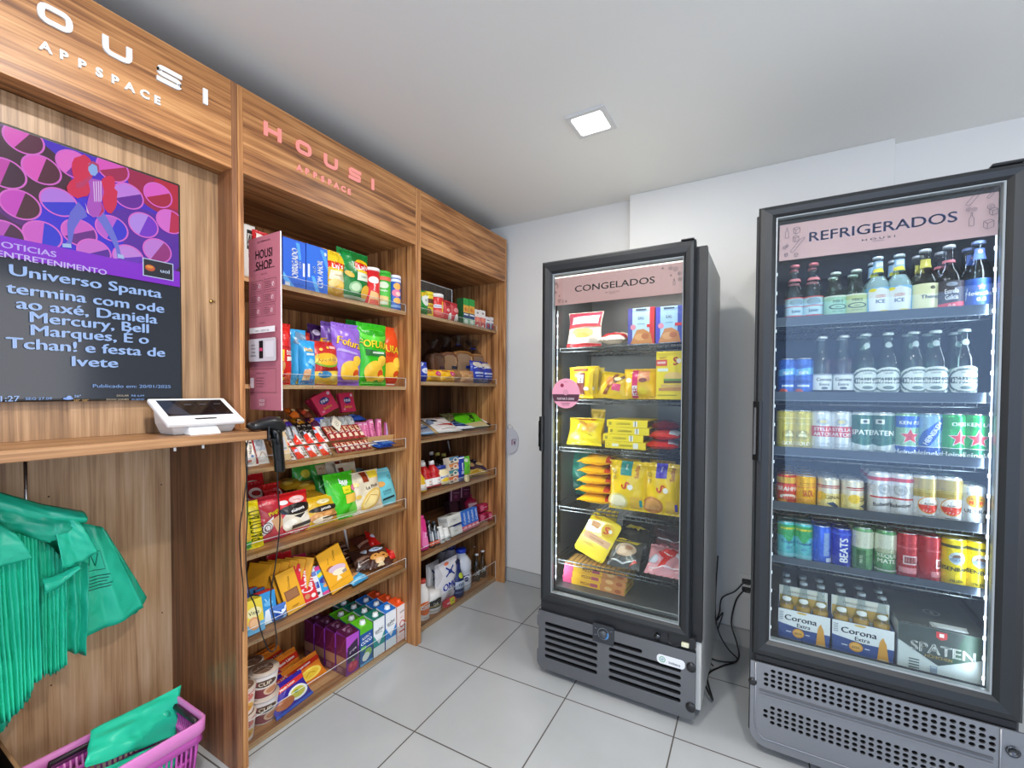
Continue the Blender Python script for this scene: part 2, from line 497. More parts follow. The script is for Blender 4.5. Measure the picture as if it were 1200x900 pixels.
# each kind is (object name, [(part name, mesh, index of the part it belongs to or None)])
def can_kind(body, art, r=.033, h=.122, lid='c9ccd0', fin='can'):
    mb = MB(); nk = min(.011, h * .09)
    mb.lathe([(r * .74, 0), (r * .8, .001), (r * .97, .008), (r, .012), (r, h - nk), (r * .9, h - .003), (r * .86, h - .002)], mat(body, fin), 28)
    cyl_art(mb, r, h - nk - .012, .012, art, fin)
    l = MB()
    l.lathe([(r * .8, h - .0055), (r * .83, h - .0055), (r * .85, h - .001), (r * .9, h), (r * .92, h - .0005), (r * .92, h - .003), (r * .88, h - .004)], mat(lid, 'metal'), 28)
    l.lathe([(0.001, h - .0056), (r * .84, h - .0056)], mat(lid, 'metal'), 28)
    tb = MB(); tb.lathe([(r * .3, h - .0045), (r * .3, h - .0028), (r * .16, h - .0026)], mat(lid, 'metal'), 12, (0, -r * .2, 0))
    return ('drink_can', [('can_body', mb.build('can_body'), None), ('lid', l.build('lid'), None), ('pull_tab', tb.build('pull_tab'), 1)])
LONG = [(.025, 0), (.0285, .003), (.030, .008), (.030, .118), (.0285, .134), (.0225, .152), (.0165, .170), (.0138, .186), (.0128, .205), (.0128, .214), (.0142, .2155), (.0142, .221), (.0125, .2225)]
STUB = [(.030, 0), (.034, .003), (.0355, .008), (.0355, .094), (.034, .112), (.026, .128), (.0185, .141), (.0152, .152), (.0140, .175), (.0140, .183), (.0155, .1845), (.0155, .190), (.0135, .1915)]
WIDE = [(.031, 0), (.035, .003), (.0365, .008), (.0365, .105), (.034, .124), (.025, .142), (.0175, .158), (.0145, .174), (.0135, .205), (.0135, .212), (.015, .2135), (.015, .219), (.013, .2205)]
def prof_r(prof):
    def f(z):
        for (a, z0), (b, z1) in zip(prof, prof[1:]):
            if z0 <= z <= z1: return a + (b - a) * (z - z0) / max(1e-6, z1 - z0)
        return prof[-1][0]
    return f
def bottle_kind(prof, tint, cap, label=None, lart=(), neck=None, nart=(), fill=None, name='beer_bottle'):
    """label/neck = (z0, z1, colour, half-turn share)"""
    pr = prof_r(prof); H = prof[-1][1]
    b = MB(); b.lathe(prof, glass(tint, 1, .04, 'bottle_glass'), 26)
    P = [('bottle', b.build('bottle'), None)]
    if fill:
        f = MB(); zt = fill[1]
        f.lathe([(r - .0022, max(z, .004)) for r, z in prof if z < zt] + [(pr(zt) - .0022, zt)], mat(fill[0], 'gloss') if len(fill) < 3 else glass(fill[0], .4, .05, 'drink'), 22)
        P.append(('drink', f.build('drink'), 0))
    c = MB(); rc = prof[-1][0] + .0022
    c.lathe([(rc * 1.02, H - .0075), (rc * 1.04, H - .006), (rc, H + .0005), (rc * .8, H + .002), (.001, H + .0022)], mat(cap, 'can'), 21)
    P.append(('bottle_cap', c.build('bottle_cap'), None))
    for nm, lb, art in (('label', label, lart), ('neck_label', neck, nart)):
        if not lb: continue
        z0, z1, col, sh = lb[:4]
        q = MB(); n = 12
        def S(u, v, o, z0=z0, z1=z1, sh=sh):
            a = (u - .5) * 2 * math.pi * sh; z = z0 + (z1 - z0) * v; r = pr(z) + .0005 + o
            return Vector((r * math.sin(a), -r * math.cos(a), z))
        if col:
            q.surf(lambda u, v: S(u, v, 0), 24, n, mat(col, 'paper'))
        Art(q, S, 2 * math.pi * pr((z0 + z1) / 2) * sh, z1 - z0, 'paper', .008, .0005).draw(art)
        P.append((nm, q.build(nm), None))
    return (name, P)
def jar_kind(name, prof, body, cap, art=(), z0=.01, z1=.1, capz=None, fin='plastic', capr=None):
    """opaque tub, tube or squeeze bottle of revolution with a cap"""
    b = MB(); b.lathe(prof, mat(body, fin), 26)
    pr = prof_r(prof)
    def S(u, v, o):
        a = (u - .5) * 2 * math.pi; z = z0 + (z1 - z0) * v; r = pr(z) + o
        return Vector((r * math.sin(a), -r * math.cos(a), z))
    if art: Art(b, S, 2 * math.pi * pr((z0 + z1) / 2), z1 - z0, 'paper', .009, .0007).draw(art)
    P = [('body', b.build('body'), None)]
    if cap:
        H = prof[-1][1]; r = capr or prof[-1][0] * 1.06; ch = capz or .018
        c = MB(); c.lathe([(r, H - .002), (r, H + ch - .002), (r * .93, H + ch), (.001, H + ch)], mat(cap, 'plastic'), 24)
        P.append(('cap', c.build('cap'), None))
    return (name, P)
def carton_kind(w, h, d, base, top, cap, F=(), L=(), T=()):
    """long-life drink carton: slanted top and round screw cap"""
    mb = MB(); bm_, tm = mat(base, 'satin'), mat(top, 'satin')
    hf = h * .93
    B = [(-w / 2, -d / 2, 0), (w / 2, -d / 2, 0), (w / 2, d / 2, 0), (-w / 2, d / 2, 0)]
    M = [(-w / 2, -d / 2, hf), (w / 2, -d / 2, hf), (w / 2, d / 2, h), (-w / 2, d / 2, h)]
    mb.add(B + M, [[3, 2, 1, 0], [0, 1, 5, 4], [1, 2, 6, 5], [2, 3, 7, 6], [3, 0, 4, 7]], bm_)
    mb.add(M, [[0, 1, 2, 3]], tm)
    mb.box(-w / 2, w / 2, d / 2 - .006, d / 2, h - .001, h + .004, tm, .0008)
    Art(mb, lambda u, v, o: Vector(((u - .5) * w, -d / 2 - o, v * hf)), w, hf, 'satin', 9, .0003).draw(F)
    Art(mb, lambda u, v, o: Vector((-w / 2 - o, (.5 - u) * d, v * hf)), d, hf, 'satin', 9, .0003).draw(L)
    if T: Art(mb, lambda u, v, o: Vector(((u - .5) * w, (v - .5) * d, hf + (h - hf) * v + o)), w, d, 'satin', 9, .0004).draw(T)
    P = [('carton', mb.build('carton'), None)]
    c = MB(); zc = hf + (h - hf) * .42
    c.lathe([(.0155, zc - .002), (.0155, zc + .003), (.013, zc + .004), (.013, zc + .014), (.012, zc + .016), (.001, zc + .016)], mat(cap, 'plastic'), 20, (0, -d * .1, 0))
    P.append(('screw_cap', c.build('screw_cap'), None))
    return ('drink_carton', P)
def cup_kind(r0, r1, h, base, art, lid_art):
    mb = MB(); n = 26
    mb.lathe([(r0, 0), (r0, .004), (r1, h - .004), (r1 * 1.05, h - .004), (r1 * 1.05, h)], mat(base, 'paper'), n)
    def S(u, v, o):
        a = (u - .5) * 2 * math.pi; r = r0 + (r1 - r0) * v + o
        return Vector((r * math.sin(a), -r * math.cos(a), .004 + v * (h - .008)))
    Art(mb, S, math.pi * (r0 + r1), h, 'paper', .009, .0008).draw(art)
    l = MB(); l.lathe([(r1 * 1.06, h), (r1 * 1.06, h + .0012), (.001, h + .0014)], mat('c9b7a6', 'paper'), n)
    Art(l, lambda u, v, o: Vector(((u - .5) * 2 * r1, (v - .5) * 2 * r1, h + .0014 + o)), 2 * r1, 2 * r1, 'paper', 9, .0003).draw(lid_art)
    return ('noodle_cup', [('cup', mb.build('cup'), None), ('foil_lid', l.build('foil_lid'), None)])

UNIT_X = R(90)
_seen = {}
def put_kind(kind, label, cat, loc, rot=(0, 0, 0), group=None, sc=1, name=None):
    t = thing(name or kind[0], label, cat, loc, rot, group)
    t.scale = (sc, sc, sc) if not isinstance(sc, tuple) else sc
    os = []
    for pn, me, par in kind[1]:
        if me.name in _seen and _seen[me.name].data == me: o = _seen[me.name].copy()   # a copy of the part shares its mesh
        else: o = bpy.data.objects.new(pn, me); _seen[me.name] = o
        o.parent = os[par] if par is not None else t
        COL.objects.link(o); os.append(o)
    return t
def put(name, me, label, cat, loc, rot=(0, 0, 0), group=None):
    o = obj(name, me, None, loc, rot)
    return tag(o, label, cat, group)

# a front-facing outline on the picture is turned into width, height and place on a shelf of known depth
def on_unit(u0, u1, vt, z, x, lean=0, vb=None):
    """item on a shelf of the wooden units, front at depth x: centre y, width, height"""
    vm = vt + 12
    y0, y1 = at(u0, vm, x=x).y, at(u1, vm, x=x).y
    zt = at((u0 + u1) / 2, vt, x=x - math.sin(lean) * .1).z
    return (y0 + y1) / 2, y1 - y0, (zt - z) / math.cos(lean)
def on_fridge(u0, u1, vt, z, y):
    vm = vt + 15
    x0, x1 = at(u0, vm, y=y).x, at(u1, vm, y=y).x
    zt = at((u0 + u1) / 2, vt, y=y).z
    return (x0 + x1) / 2, x1 - x0, zt - z
SHEL = {}
def ubag(u0, u1, vt, z, x, d, base, art, label, cat='snack bag', lean=0, seed=None, rz=0, roll=0, name='snack_bag', group=None, h=None, **k):
    yc, w, hh = on_unit(u0, u1, vt, on(z, x - d / 2), x, lean)
    hh = h or hh
    seed = seed or int(u0 * 7 + vt)
    zb = on(z, x - d / 2)
    me = bag_mesh(name, w * 1.04, hh, d, base, art, seed, **k)
    return put(name, me, label, cat, (x - d / 2, yc, zb + .001), (-lean, roll, UNIT_X + rz), group)
def ubox(u0, u1, vt, z, x, d, base, F, label, cat='box', L=(), T=(), Rr=(), lean=0, rz=0, name='carton_box', group=None, fin='paper', h=None):
    lean = lean or math.atan(slope(z)); zb = on(z, x - d / 2)
    yc, w, hh = on_unit(u0, u1, vt, zb, x, lean)
    hh = h or hh
    me = box_mesh(name, w, hh, d, base, F, L, Rr, T, fin)
    return put(name, me, label, cat, (x - d / 2, yc, zb + .0006 + (0 if slope(z) else math.sin(lean) * d / 2)), (-lean, 0, UNIT_X + rz), group)
def flat(name, w, l, t, base, art, label, cat, loc, rz=0, pitch=0, roll=0, seed=1, group=None, fin='foil', box=False, F=(), **k):
    """pack lying on its back (art side up); w across, l from front to back; pitch raises the back edge"""
    if box:
        me = box_mesh(name, w, l, t, base, art, fin=fin)
    else:
        me = bag_mesh(name, w, l, t, base, art, seed, fin, **k)
    lift = t / 2
    return put(name, me, label, cat, (loc[0], loc[1], loc[2] + lift), (-R(90) + pitch, roll, rz), group)

# ================================================================== the room
CEIL, BACK, COLUMN = 2.477, 2.614, 2.547
WHITE = paint('wall_paint', 'dededa')
CEILP = paint('ceiling_paint', 'e2e2de')
XR, YF = 2.15, -1.75
f = MB(); f.add([(-2.08, YF, 0), (XR, YF, 0), (XR, 2.7, 0), (-2.08, 2.7, 0)], [[0, 1, 2, 3]], tile_floor())
# the tiles are laid a touch askew to the walls: turn the floor's own axes so the joints follow
TX, TY, TROT = -1.18852, 1.25894, .027779
c_, s_ = math.cos(TROT), math.sin(TROT)
f.v = [(((x - TX) * c_ + (y - TY) * s_), (-(x - TX) * s_ + (y - TY) * c_), z) for x, y, z in f.v]
fo = struct('floor', f); fo.location = (TX, TY, 0); fo.rotation_euler = (0, 0, TROT)
w_ = MB(); w_.box(-2.2, XR + .1, YF - .1, 2.75, CEIL, CEIL + .1, CEILP, 0); struct('ceiling', w_)
w_ = MB(); w_.box(-2.2, -2.065, YF, 2.75, 0, CEIL, WHITE, 0); struct('wall_left', w_)
w_ = MB(); w_.box(-2.2, XR, BACK, 2.75, 0, CEIL, WHITE, 0); w_.box(-.727, .475, COLUMN, BACK + .01, 0, CEIL, WHITE, .003); struct('wall_back', w_)
def wall_with_opening(name, horizontal, c, t, a0, a1, o0, o1, z0, z1):
    mb = MB()
    def bx(p0, p1, q0, q1):
        if p1 - p0 < .002 or q1 - q0 < .002: return
        if horizontal: mb.box(p0, p1, min(c, t), max(c, t), q0, q1, WHITE, 0)
        else: mb.box(min(c, t), max(c, t), p0, p1, q0, q1, WHITE, 0)
    bx(a0, o0, 0, CEIL); bx(o1, a1, 0, CEIL); bx(o0, o1, 0, z0); bx(o0, o1, z1, CEIL)
    struct(name, mb)
wall_with_opening('wall_front', True, YF, YF - .1, -2.2, XR + .1, -1.2, 2.1, .3, 2.3)
wall_with_opening('wall_right', False, XR, XR + .1, YF, 2.75, -.4, 1.6, .4, 2.3)
ALU = mat('e6e6e4', 'plastic')
def window_frame(name, horizontal, c, o0, o1, z0, z1, panes):
    mb = MB(); t = .025
    def bar(p0, p1, q0, q1):
        if horizontal: mb.box(p0, p1, c - .06, c - .02, q0, q1, ALU, .002)
        else: mb.box(c + .02, c + .06, p0, p1, q0, q1, ALU, .002)
    bar(o0, o1, z0, z0 + .04); bar(o0, o1, z1 - .04, z1)
    for i in range(panes + 1):
        p = o0 + (o1 - o0) * i / panes
        bar(max(o0, p - t), min(o1, p + t), z0 + .04, z1 - .04)
    struct(name, mb)
window_frame('window_1', True, YF, -1.2, 2.1, .3, 2.3, 1)
window_frame('window_2', False, XR, -.4, 1.6, .4, 2.3, 2)
BASEB = mat('b5b6b2', 'satin')
for nm, x0, x1, y in (('baseboard_left', -1.60, -.727, BACK), ('baseboard_column', -.727, .475, COLUMN), ('baseboard_right', .475, XR, BACK)):
    b = MB(); b.box(x0, x1, y - .009, y, 0, .088, BASEB, .0012); b.box(x0, x1, y - .0095, y, .0885, .093, mat('a3a39e', 'satin'), .0005); struct(nm, b)

# ------------------------------------------------------------------ square ceiling lights
def ceiling_light(x, y, label, power):
    t = thing('ceiling_light', label, 'ceiling light', (x, y, CEIL), (0, 0, 0), None)
    f_ = MB(); s, i = .085, .066
    f_.holed([(-s, -s), (s, -s), (s, s), (-s, s)], [rrect(-i, -i, i, i, .012)], lambda a, b, d: (a, b, -.010 + d), .0095, mat('cfcfce', 'plastic'))
    obj('frame', f_, t)
    d_ = MB(); d_.holed(rrect(-i, -i, i, i, .012), [], lambda a, b, d: (a, b, -.0085 + d), .006, glow('ffffff', 14))
    obj('diffuser', d_, t)
    l = bpy.data.lights.new('lamp', 'AREA'); l.shape = 'SQUARE'; l.size = .13; l.energy = power; l.color = (1, .97, .925)
    o = bpy.data.objects.new('lamp', l); COL.objects.link(o); o.parent = t; o.location = (0, 0, -.014)
    return t
ceiling_light(-.677, 1.778, 'square recessed ceiling light switched on above the freezer', 8)
ceiling_light(-.677, .42, 'square ceiling light switched on, above the viewer on the shelf side', 24)  # added out of view to brighten shelves and floor
ceiling_light(.34, .40, 'square ceiling light switched on, above the viewer on the fridge side', 24)  # added out of view to brighten the gap between the fridges

# ------------------------------------------------------------------ the three wooden units
XB, XF, XS = -2.048, -1.582, -1.652       # back, front of the frames, front of the shelves
HT, HB = 2.3657, 2.0746
Y0, Y1, Y2 = .8304, 1.7066, 2.5723
ACR = glass('f4f6f6', .8, .03, 'acrylic')
ACE = mat('dfe6e6', 'gloss')
def stroke(pts, w, rad, rn=4, closed=False):
    """outline of a bent line of width w with rounded bends"""
    P = []
    n = len(pts)
    for i, p in enumerate(pts):
        if not closed and i in (0, n - 1): P.append(Vector(p)); continue
        a, b, c = Vector(pts[i - 1]), Vector(p), Vector(pts[(i + 1) % n])
        d0, d1 = (a - b).normalized(), (c - b).normalized()
        for k in range(rn + 1):
            t = k / rn
            P.append((b + d0 * rad) * (1 - t) ** 2 + b * 2 * t * (1 - t) + (b + d1 * rad) * t ** 2)
    Lf, Rg = [], []
    m_ = len(P)
    for i, p in enumerate(P):
        a = P[i - 1] if (closed or i) else None
        c = P[(i + 1) % m_] if (closed or i < m_ - 1) else None
        t = ((c - p).normalized() if c is not None else Vector((0, 0))) + ((p - a).normalized() if a is not None else Vector((0, 0)))
        t.normalize(); nn = Vector((-t.y, t.x))
        Lf.append(tuple(p + nn * w / 2)); Rg.append(tuple(p - nn * w / 2))
    return Lf, Rg
def housi_letter(ch, w, h, s):
    """wide rounded capital as loops (outer, holes) in a w x h cell, base left at 0,0"""
    e = s / 2
    if ch == 'I': return [([(0, 0), (s, 0), (s, h), (0, h)], [])]
    if ch == 'H': return [([(0, 0), (s, 0), (s, h / 2 - e), (w - s, h / 2 - e), (w - s, 0), (w, 0), (w, h), (w - s, h), (w - s, h / 2 + e), (s, h / 2 + e), (s, h), (0, h)], [])]
    if ch == 'O':
        a, b = stroke([(e, e), (w - e, e), (w - e, h - e), (e, h - e)], s, h * .3, closed=True)
        return [(b, [a[::-1]])]
    if ch == 'U': a, b = stroke([(e, h), (e, e), (w - e, e), (w - e, h)], s, h * .32)
    if ch == 'S': a, b = stroke([(w, h - e), (e, h - e), (e, h / 2), (w - e, h / 2), (w - e, e), (0, e)], s, h * .2)
    return [(b + a[::-1], [])]
def housi_word(parent, y_starts, z0, w, h, s, x, mt, big=True):
    for ch, y in zip('HOUSI', y_starts):
        if y is None: continue
        mb = MB()
        for o_, hl in housi_letter(ch, w, h, s):
            mb.holed(o_, hl, lambda a, b, d, y=y: (x + .006 - d, y + a, z0 + b), .006, mt)
        obj('letter', mb, parent)
def small_word(parent, word, ys, z0, h, x, mt):
    for ch, y in zip(word, ys):
        vs, tr, wd = glyphs(ch, .035)
        mb = MB(); k = h
        P = [(p[0] * k, p[1] * k + h / 2) for p in vs]
        mb.add([(x + .0045, y + a, z0 + b) for a, b in P], [list(t) for t in tr], mt)
        # turn the flat glyph into a solid by giving every outline edge a side wall
        ed = {}
        for t in tr:
            for i in range(3):
                e = (t[i], t[(i + 1) % 3]); ed[e] = 1
        side = [e for e in ed if (e[1], e[0]) not in ed]
        for a, b in side:
            (ya, za), (yb, zb) = P[a], P[b]
            mb.add([(x + .0045, y + ya, z0 + za), (x + .0045, y + yb, z0 + zb), (x, y + yb, z0 + zb), (x, y + ya, z0 + za)], [[0, 3, 2, 1]], mt)
        obj('letter', mb, parent)
SLOPE = .20
def slope(z):
    """the middle three shelves of each unit slope down to the front"""
    return SLOPE if any(-.01 < z - q < .21 for q in (.402, .415, .722, .751, 1.038, 1.064)) else 0
def on(z, x):
    """height of a shelf's surface at depth x"""
    return z + slope(z) * max(0, XS - x)
def shelf_unit(name, label, y0, y1, shelves, back):
    t = thing(name, label, 'shelving unit', (XF, (y0 + y1) / 2, 0)); O = -t.location
    TH = .0185
    for a, b in ((y0 + .0008, y0 + TH), (y1 - TH, y1 - .0008)):
        p = MB(); p.box(XB, XF, a, b, 0, HT, WOOD_Z, .001); obj('side_panel', p, t, O)
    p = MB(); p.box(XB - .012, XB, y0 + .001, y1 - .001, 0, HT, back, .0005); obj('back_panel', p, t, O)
    hd = MB(); hd.box(XF - .018, XF - .0005, y0 + TH, y1 - TH, HB, HT, WOOD_Y, .001); hd = obj('header_panel', hd, t, O)
    p = MB(); p.box(XB, XF - .018, y0 + TH, y1 - TH, HB + .002, HB + .02, WOOD_Y, .0008); obj('top_board', p, t, O)
    for z, th, lip, cut in shelves:
        ya = y0 + TH + .004 + cut
        p = MB(); p.box(XB + .001, XS, y0 + TH, y1 - TH, z - th, z, WOOD_Y, .0012); p.box(XS - .0002, XS + .0003, y0 + TH + .0005, y1 - TH - .0005, z - th, z - .0005, EDGE, 0)
        p.v = [(a, b, c + slope(z) * (XS - a)) for a, b, c in p.v]; sh = obj('shelf_board', p, t, O)
        # clear lip screwed to the front edge
        a = MB(); a.box(XS + .0004, XS + .0028, ya, y1 - TH - .004, z - th + .002, z + lip, ACR, .0004)
        lp = obj('acrylic_lip', a, sh)
        e = MB(); e.box(XS + .0002, XS + .003, ya, y1 - TH - .004, z + lip, z + lip + .0012, ACE, .0003)
        e.box(XS + .0002, XS + .003, y1 - TH - .0042, y1 - TH - .003, z - .005, z + lip, ACE, .0003)
        for k in range(4):
            yy = y0 + .09 + k * (y1 - y0 - .18) / 3
            e.lathe([(.0022, 0), (.0022, .0008), (.001, .0012)], mat('8a8377', 'metal'), 8, (0, 0, 0))
            n_ = 8 * 3
            vs = e.v[-n_:]; e.v[-n_:] = [(XS + .003 + z_, yy + x_, z - th / 2 + y_) for x_, y_, z_ in vs]
        obj('lip_edge', e, sh)
    return t, hd
EDGE = wood('wood_edge', ('8e6a45', 'ae8459', 'c49a6c', 'd2ab7e', 'dcb88c'), 1)
WOOD_D = wood('wood_shaded_back', ('2a190d', '402714', '55351d', '664124', '75502e'), 2)  # shade of the deep shelves put into the panel's colour
SH2 = {1: 1.7425, 2: 1.353, 3: 1.038, 4: .722, 5: .402, 6: .022}
SH3 = {1: 1.750, 2: 1.381, 3: 1.064, 4: .751, 5: .415, 6: .030}
U2, head2 = shelf_unit('shelf_unit', 'wooden snack shelving unit with pink lit lettering on its header', Y0, Y1,
                       [(SH2[1], .0185, .034, .062), (SH2[2], .0165, .042, .062), (SH2[3], .0145, .045, 0), (SH2[4], .0145, .045, 0), (SH2[5], .0145, .05, 0), (SH2[6], .0205, .09, 0)], WOOD_Z)
U3, head3 = shelf_unit('shelf_unit', 'wooden grocery shelving unit against the back wall with a plain header', Y1, Y2,
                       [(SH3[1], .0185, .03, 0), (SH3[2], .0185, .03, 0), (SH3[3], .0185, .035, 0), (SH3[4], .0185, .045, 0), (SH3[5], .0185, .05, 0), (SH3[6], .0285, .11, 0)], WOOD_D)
PINKL = glow('ff9f98', .95)
housi_word(head2, (.919, 1.040, 1.160, 1.279, 1.402), 2.2405, .063, .048, .0125, XF, PINKL)
AP = (1.053, 1.086, 1.120, 1.153, 1.186, 1.217, 1.251, 1.281)
small_word(head2, 'APPSPACE', AP, 2.171, .0225, XF, PINKL)
rod = MB(); rod.tube([at(403, 617, x=-1.9), at(408, 643, x=-1.97)], .006, mat('d8d8d6', 'plastic'), 8)
obj('shelf_bracket', rod, U2, -U2.location)
rod = MB(); rod.tube([at(525, 517, x=-1.9), at(528, 532, x=-1.95)], .005, mat('b9b9b6', 'plastic'), 8)
obj('shelf_bracket', rod, U3, -U3.location)
# tall clear divider on the top grocery shelf
p = MB(); q0, q1 = at(490, 326, x=-1.73), at(531, 340, x=-1.73)
p.box(-1.742, -1.739, Y1 + .02, q1.y, SH3[1], q1.z, ACR, .0003)
p.box(-1.7425, -1.7385, Y1 + .02, q1.y, q1.z, q1.z + .0022, ACE, .0003); p.box(-1.7425, -1.7385, q1.y, q1.y + .002, SH3[1], q1.z + .002, ACE, .0003)
tag(obj('acrylic_sheet', p), 'tall clear acrylic sheet standing at the left of the top grocery shelf', 'acrylic sheet')

# ------------------------------------------------------------------ the narrow kiosk unit with the screen
KY0 = .152
U1 = thing('kiosk_unit', 'narrow wooden kiosk unit with white lettering, screen panel and ledge', 'kiosk', (XF, .49, 0)); O = -U1.location
TH = .0185
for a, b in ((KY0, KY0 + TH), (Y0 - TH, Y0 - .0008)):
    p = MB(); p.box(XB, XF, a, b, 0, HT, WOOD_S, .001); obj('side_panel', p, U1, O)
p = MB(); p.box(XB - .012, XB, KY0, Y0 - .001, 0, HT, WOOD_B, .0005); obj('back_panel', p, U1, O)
hd = MB(); hd.box(XF - .018, XF - .0005, KY0 + TH, Y0 - TH, HB, HT, WOOD_Y, .001); head1 = obj('header_panel', hd, U1, O)
p = MB(); p.box(XB, XF - .018, KY0 + TH, Y0 - TH, HB + .002, HB + .02, WOOD_Y, .0008); obj('top_board', p, U1, O)
p = MB(); p.box(-1.69, -1.670, KY0 + TH, Y0 - TH, 1.197, HB, WOOD_TV, .0008); obj('screen_panel', p, U1, O)
LZ = 1.197
p = MB(); p.box(-1.69, XF + .0005, KY0 - .05, Y0 - TH - .0005, LZ - .027, LZ, WOOD_L, .0005); p.box(XF + .0005, -1.447, KY0 - .05, .8445, LZ - .027, LZ, WOOD_L, .0015); obj('ledge', p, U1, O)
for uv in ((205, 524), (238, 522)):
    q = at(*uv, x=-1.5); p = MB(); p.tube([(q.x, q.y, LZ - .027), (q.x, q.y, LZ - .043)], .0035, mat('e8e6e0', 'plastic'), 8); obj('cable_clip', p, U1, O)
p = MB(); c = at(247, 353, x=-1.669); p.tube([c, c + Vector((.006, 0, 0))], [.0055, .005], mat('c9a860', 'metal'), 10); p.tube([c + Vector((0, .004, 0)), c + Vector((.004, .012, .001))], .002, mat('c9a860', 'metal'), 8); obj('cabinet_lock', p, U1, O)
for uv in ((57, 582), (189, 568), (190, 718), (60, 803)):
    c = at(*uv, x=XB + .0005); p = MB(); p.tube([c, c + Vector((.001, 0, 0))], .0025, mat('3a2a1c', 'matte'), 8); obj('screw', p, U1, O)
WHL = mat('e9ebe9', 'plastic')
housi_word(head1, (.245, .366, .4865, .606, .727), 2.2405, .063, .048, .0125, XF, WHL)
small_word(head1, 'APPSPACE', [v - .6735 for v in AP], 2.171, .0225, XF, WHL)

# ------------------------------------------------------------------ upright screen with news
TVX = -1.649
tv = thing('wall_screen', 'black framed upright screen showing a purple news page above the ledge', 'screen', (-1.67, .4875, 1.6425))
ty0, ty1, tz0, tz1 = .283, .6915, 1.2995, 1.9865
p = MB(); p.box(-1.6695 + 1.67, TVX + 1.67, ty0 - .4875, ty1 - .4875, tz0 - 1.6425, tz1 - 1.6425, mat('0a0b0d', 'satin'), .003); obj('housing', p, tv)
d_ = MB(); b_ = .007
def TS(u, v, o): return Vector((TVX + .0006 + o + 1.67, u - .4875, v - 1.6425))
def tvm(c): return glow(c, .9, .12)
A = Art(d_, TS, 1, 1, 'paper', 9, .0002, .00006, tvm)
A.rect(ty0 + b_, tz0 + b_, ty1 - b_, tz1 - b_, '1d2531')
def tp(px, py): q = at(px, py, x=TVX + .001); return (q.y, q.z)
L_, R_, T_ = ty0 + b_, ty1 - b_, tz1 - b_
bz0 = tp(100, 314)[1]; bz0 = tp(0, 299.5)[1]; bz1 = tp(0, 276)[1]
A.rect(L_, bz0, R_, T_, '4a1550')
def clipped(pts):
    for ax, lo, hi in ((0, L_, R_), (1, bz1, T_)):
        for sgn, lim in ((1, lo), (-1, hi)):
            out = []
            for i in range(len(pts)):
                a, b = pts[i - 1], pts[i]
                ia, ib = sgn * a[ax] >= sgn * lim, sgn * b[ax] >= sgn * lim
                if ia != ib:
                    t = (lim - a[ax]) / (b[ax] - a[ax]); out.append(tuple(a[k] + (b[k] - a[k]) * t for k in (0, 1)))
                if ib: out.append(b)
            pts = out
            if not pts: return []
    return pts
def circ(c, r, n=30, a0=0, a1=360): return [(c[0] + r * math.cos(R(a0 + (a1 - a0) * i / n)), c[1] + r * math.sin(R(a0 + (a1 - a0) * i / n))) for i in range(n + (a1 - a0 < 360))]
def tvpoly(pts, col):
    pts = clipped(pts)
    if len(pts) > 2: A.poly(pts, col)
for c, r, col in ((tp(60, 215), .14, '5b1a78'), (tp(110, 230), .15, '4a22c8'), (tp(195, 215), .10, 'a3174a'), (tp(205, 225), .055, 'c01a3a'), (tp(20, 200), .10, '43162e'), (tp(170, 285), .10, '5a1fa6'), (tp(95, 270), .09, '3a28d8')):
    tvpoly(circ(c, r), col)
CC = [((28, 163), 'e457c4', 60, '5a1838'), ((49, 199), 'e457c4', 75, '55152f'), ((6, 203), 'c93fb0', 75, '3f1330'), ((24, 240), 'cf46c6', 75, '4d1a2c'), ((69, 237), 'b97be8', 20, '3433d6'), ((87, 193), 'e86ad0', 60, '7a1f9c'),
      ((50, 276), 'd65fd0', 85, '2f35d8'), ((93, 273), 'd65fd0', 30, '6a1f8a'), ((131, 268), 'c25fd8', 70, '3930d8'), ((150, 230), 'c780e8', 30, '6a18a0'), ((168, 264), 'b98cf0', 70, '7a2cd0'), ((185, 229), 'e65fd0', 30, 'b0153f'),
      ((132, 198), 'e457c4', 30, 'a81c50'), ((199, 260), 'e06fd8', 85, 'c2214f'), ((184, 294), 'c77fe0', 60, '9a2c80'), ((150, 302), 'c988e6', 20, '6b2cc0'), ((110, 296), 'cf6fd8', 30, '5a1fa0'), ((4, 276), 'c04fc0', 70, '4a1840')]
for (px, py), col, ang, dk in CC:
    c = tp(px, py); r = .037
    tvpoly(circ(c, r), 'e06ad4'); tvpoly(circ(c, r * .9), dk)
    tvpoly([(c[0] + r * .9 * math.cos(R(ang + 180 * i / 16)), c[1] + r * .9 * math.sin(R(ang + 180 * i / 16))) for i in range(17)], col)
def tvp(pts, col, px=True): tvpoly([tp(50 * 0 + x, y) for x, y in pts], col)
cv = lambda pts: [(x / 4.614, 150 + y / 4.614) for x, y in pts]       # outline points read off an enlarged view
tvp(cv([(420, 400), (455, 440), (470, 480), (430, 500), (400, 550), (385, 625), (380, 650), (335, 640), (365, 610), (360, 520), (375, 460)]), '6a6ad8')
tvp(cv([(530, 450), (560, 460), (600, 530), (630, 600), (650, 680), (665, 708), (630, 700), (625, 660), (590, 590), (545, 520), (515, 480)]), '6f74da')
tvp(cv([(335, 625), (380, 628), (385, 650), (335, 645)]), 'a9c4f2'); tvp(cv([(632, 680), (665, 690), (668, 710), (635, 702)]), 'a9c4f2')
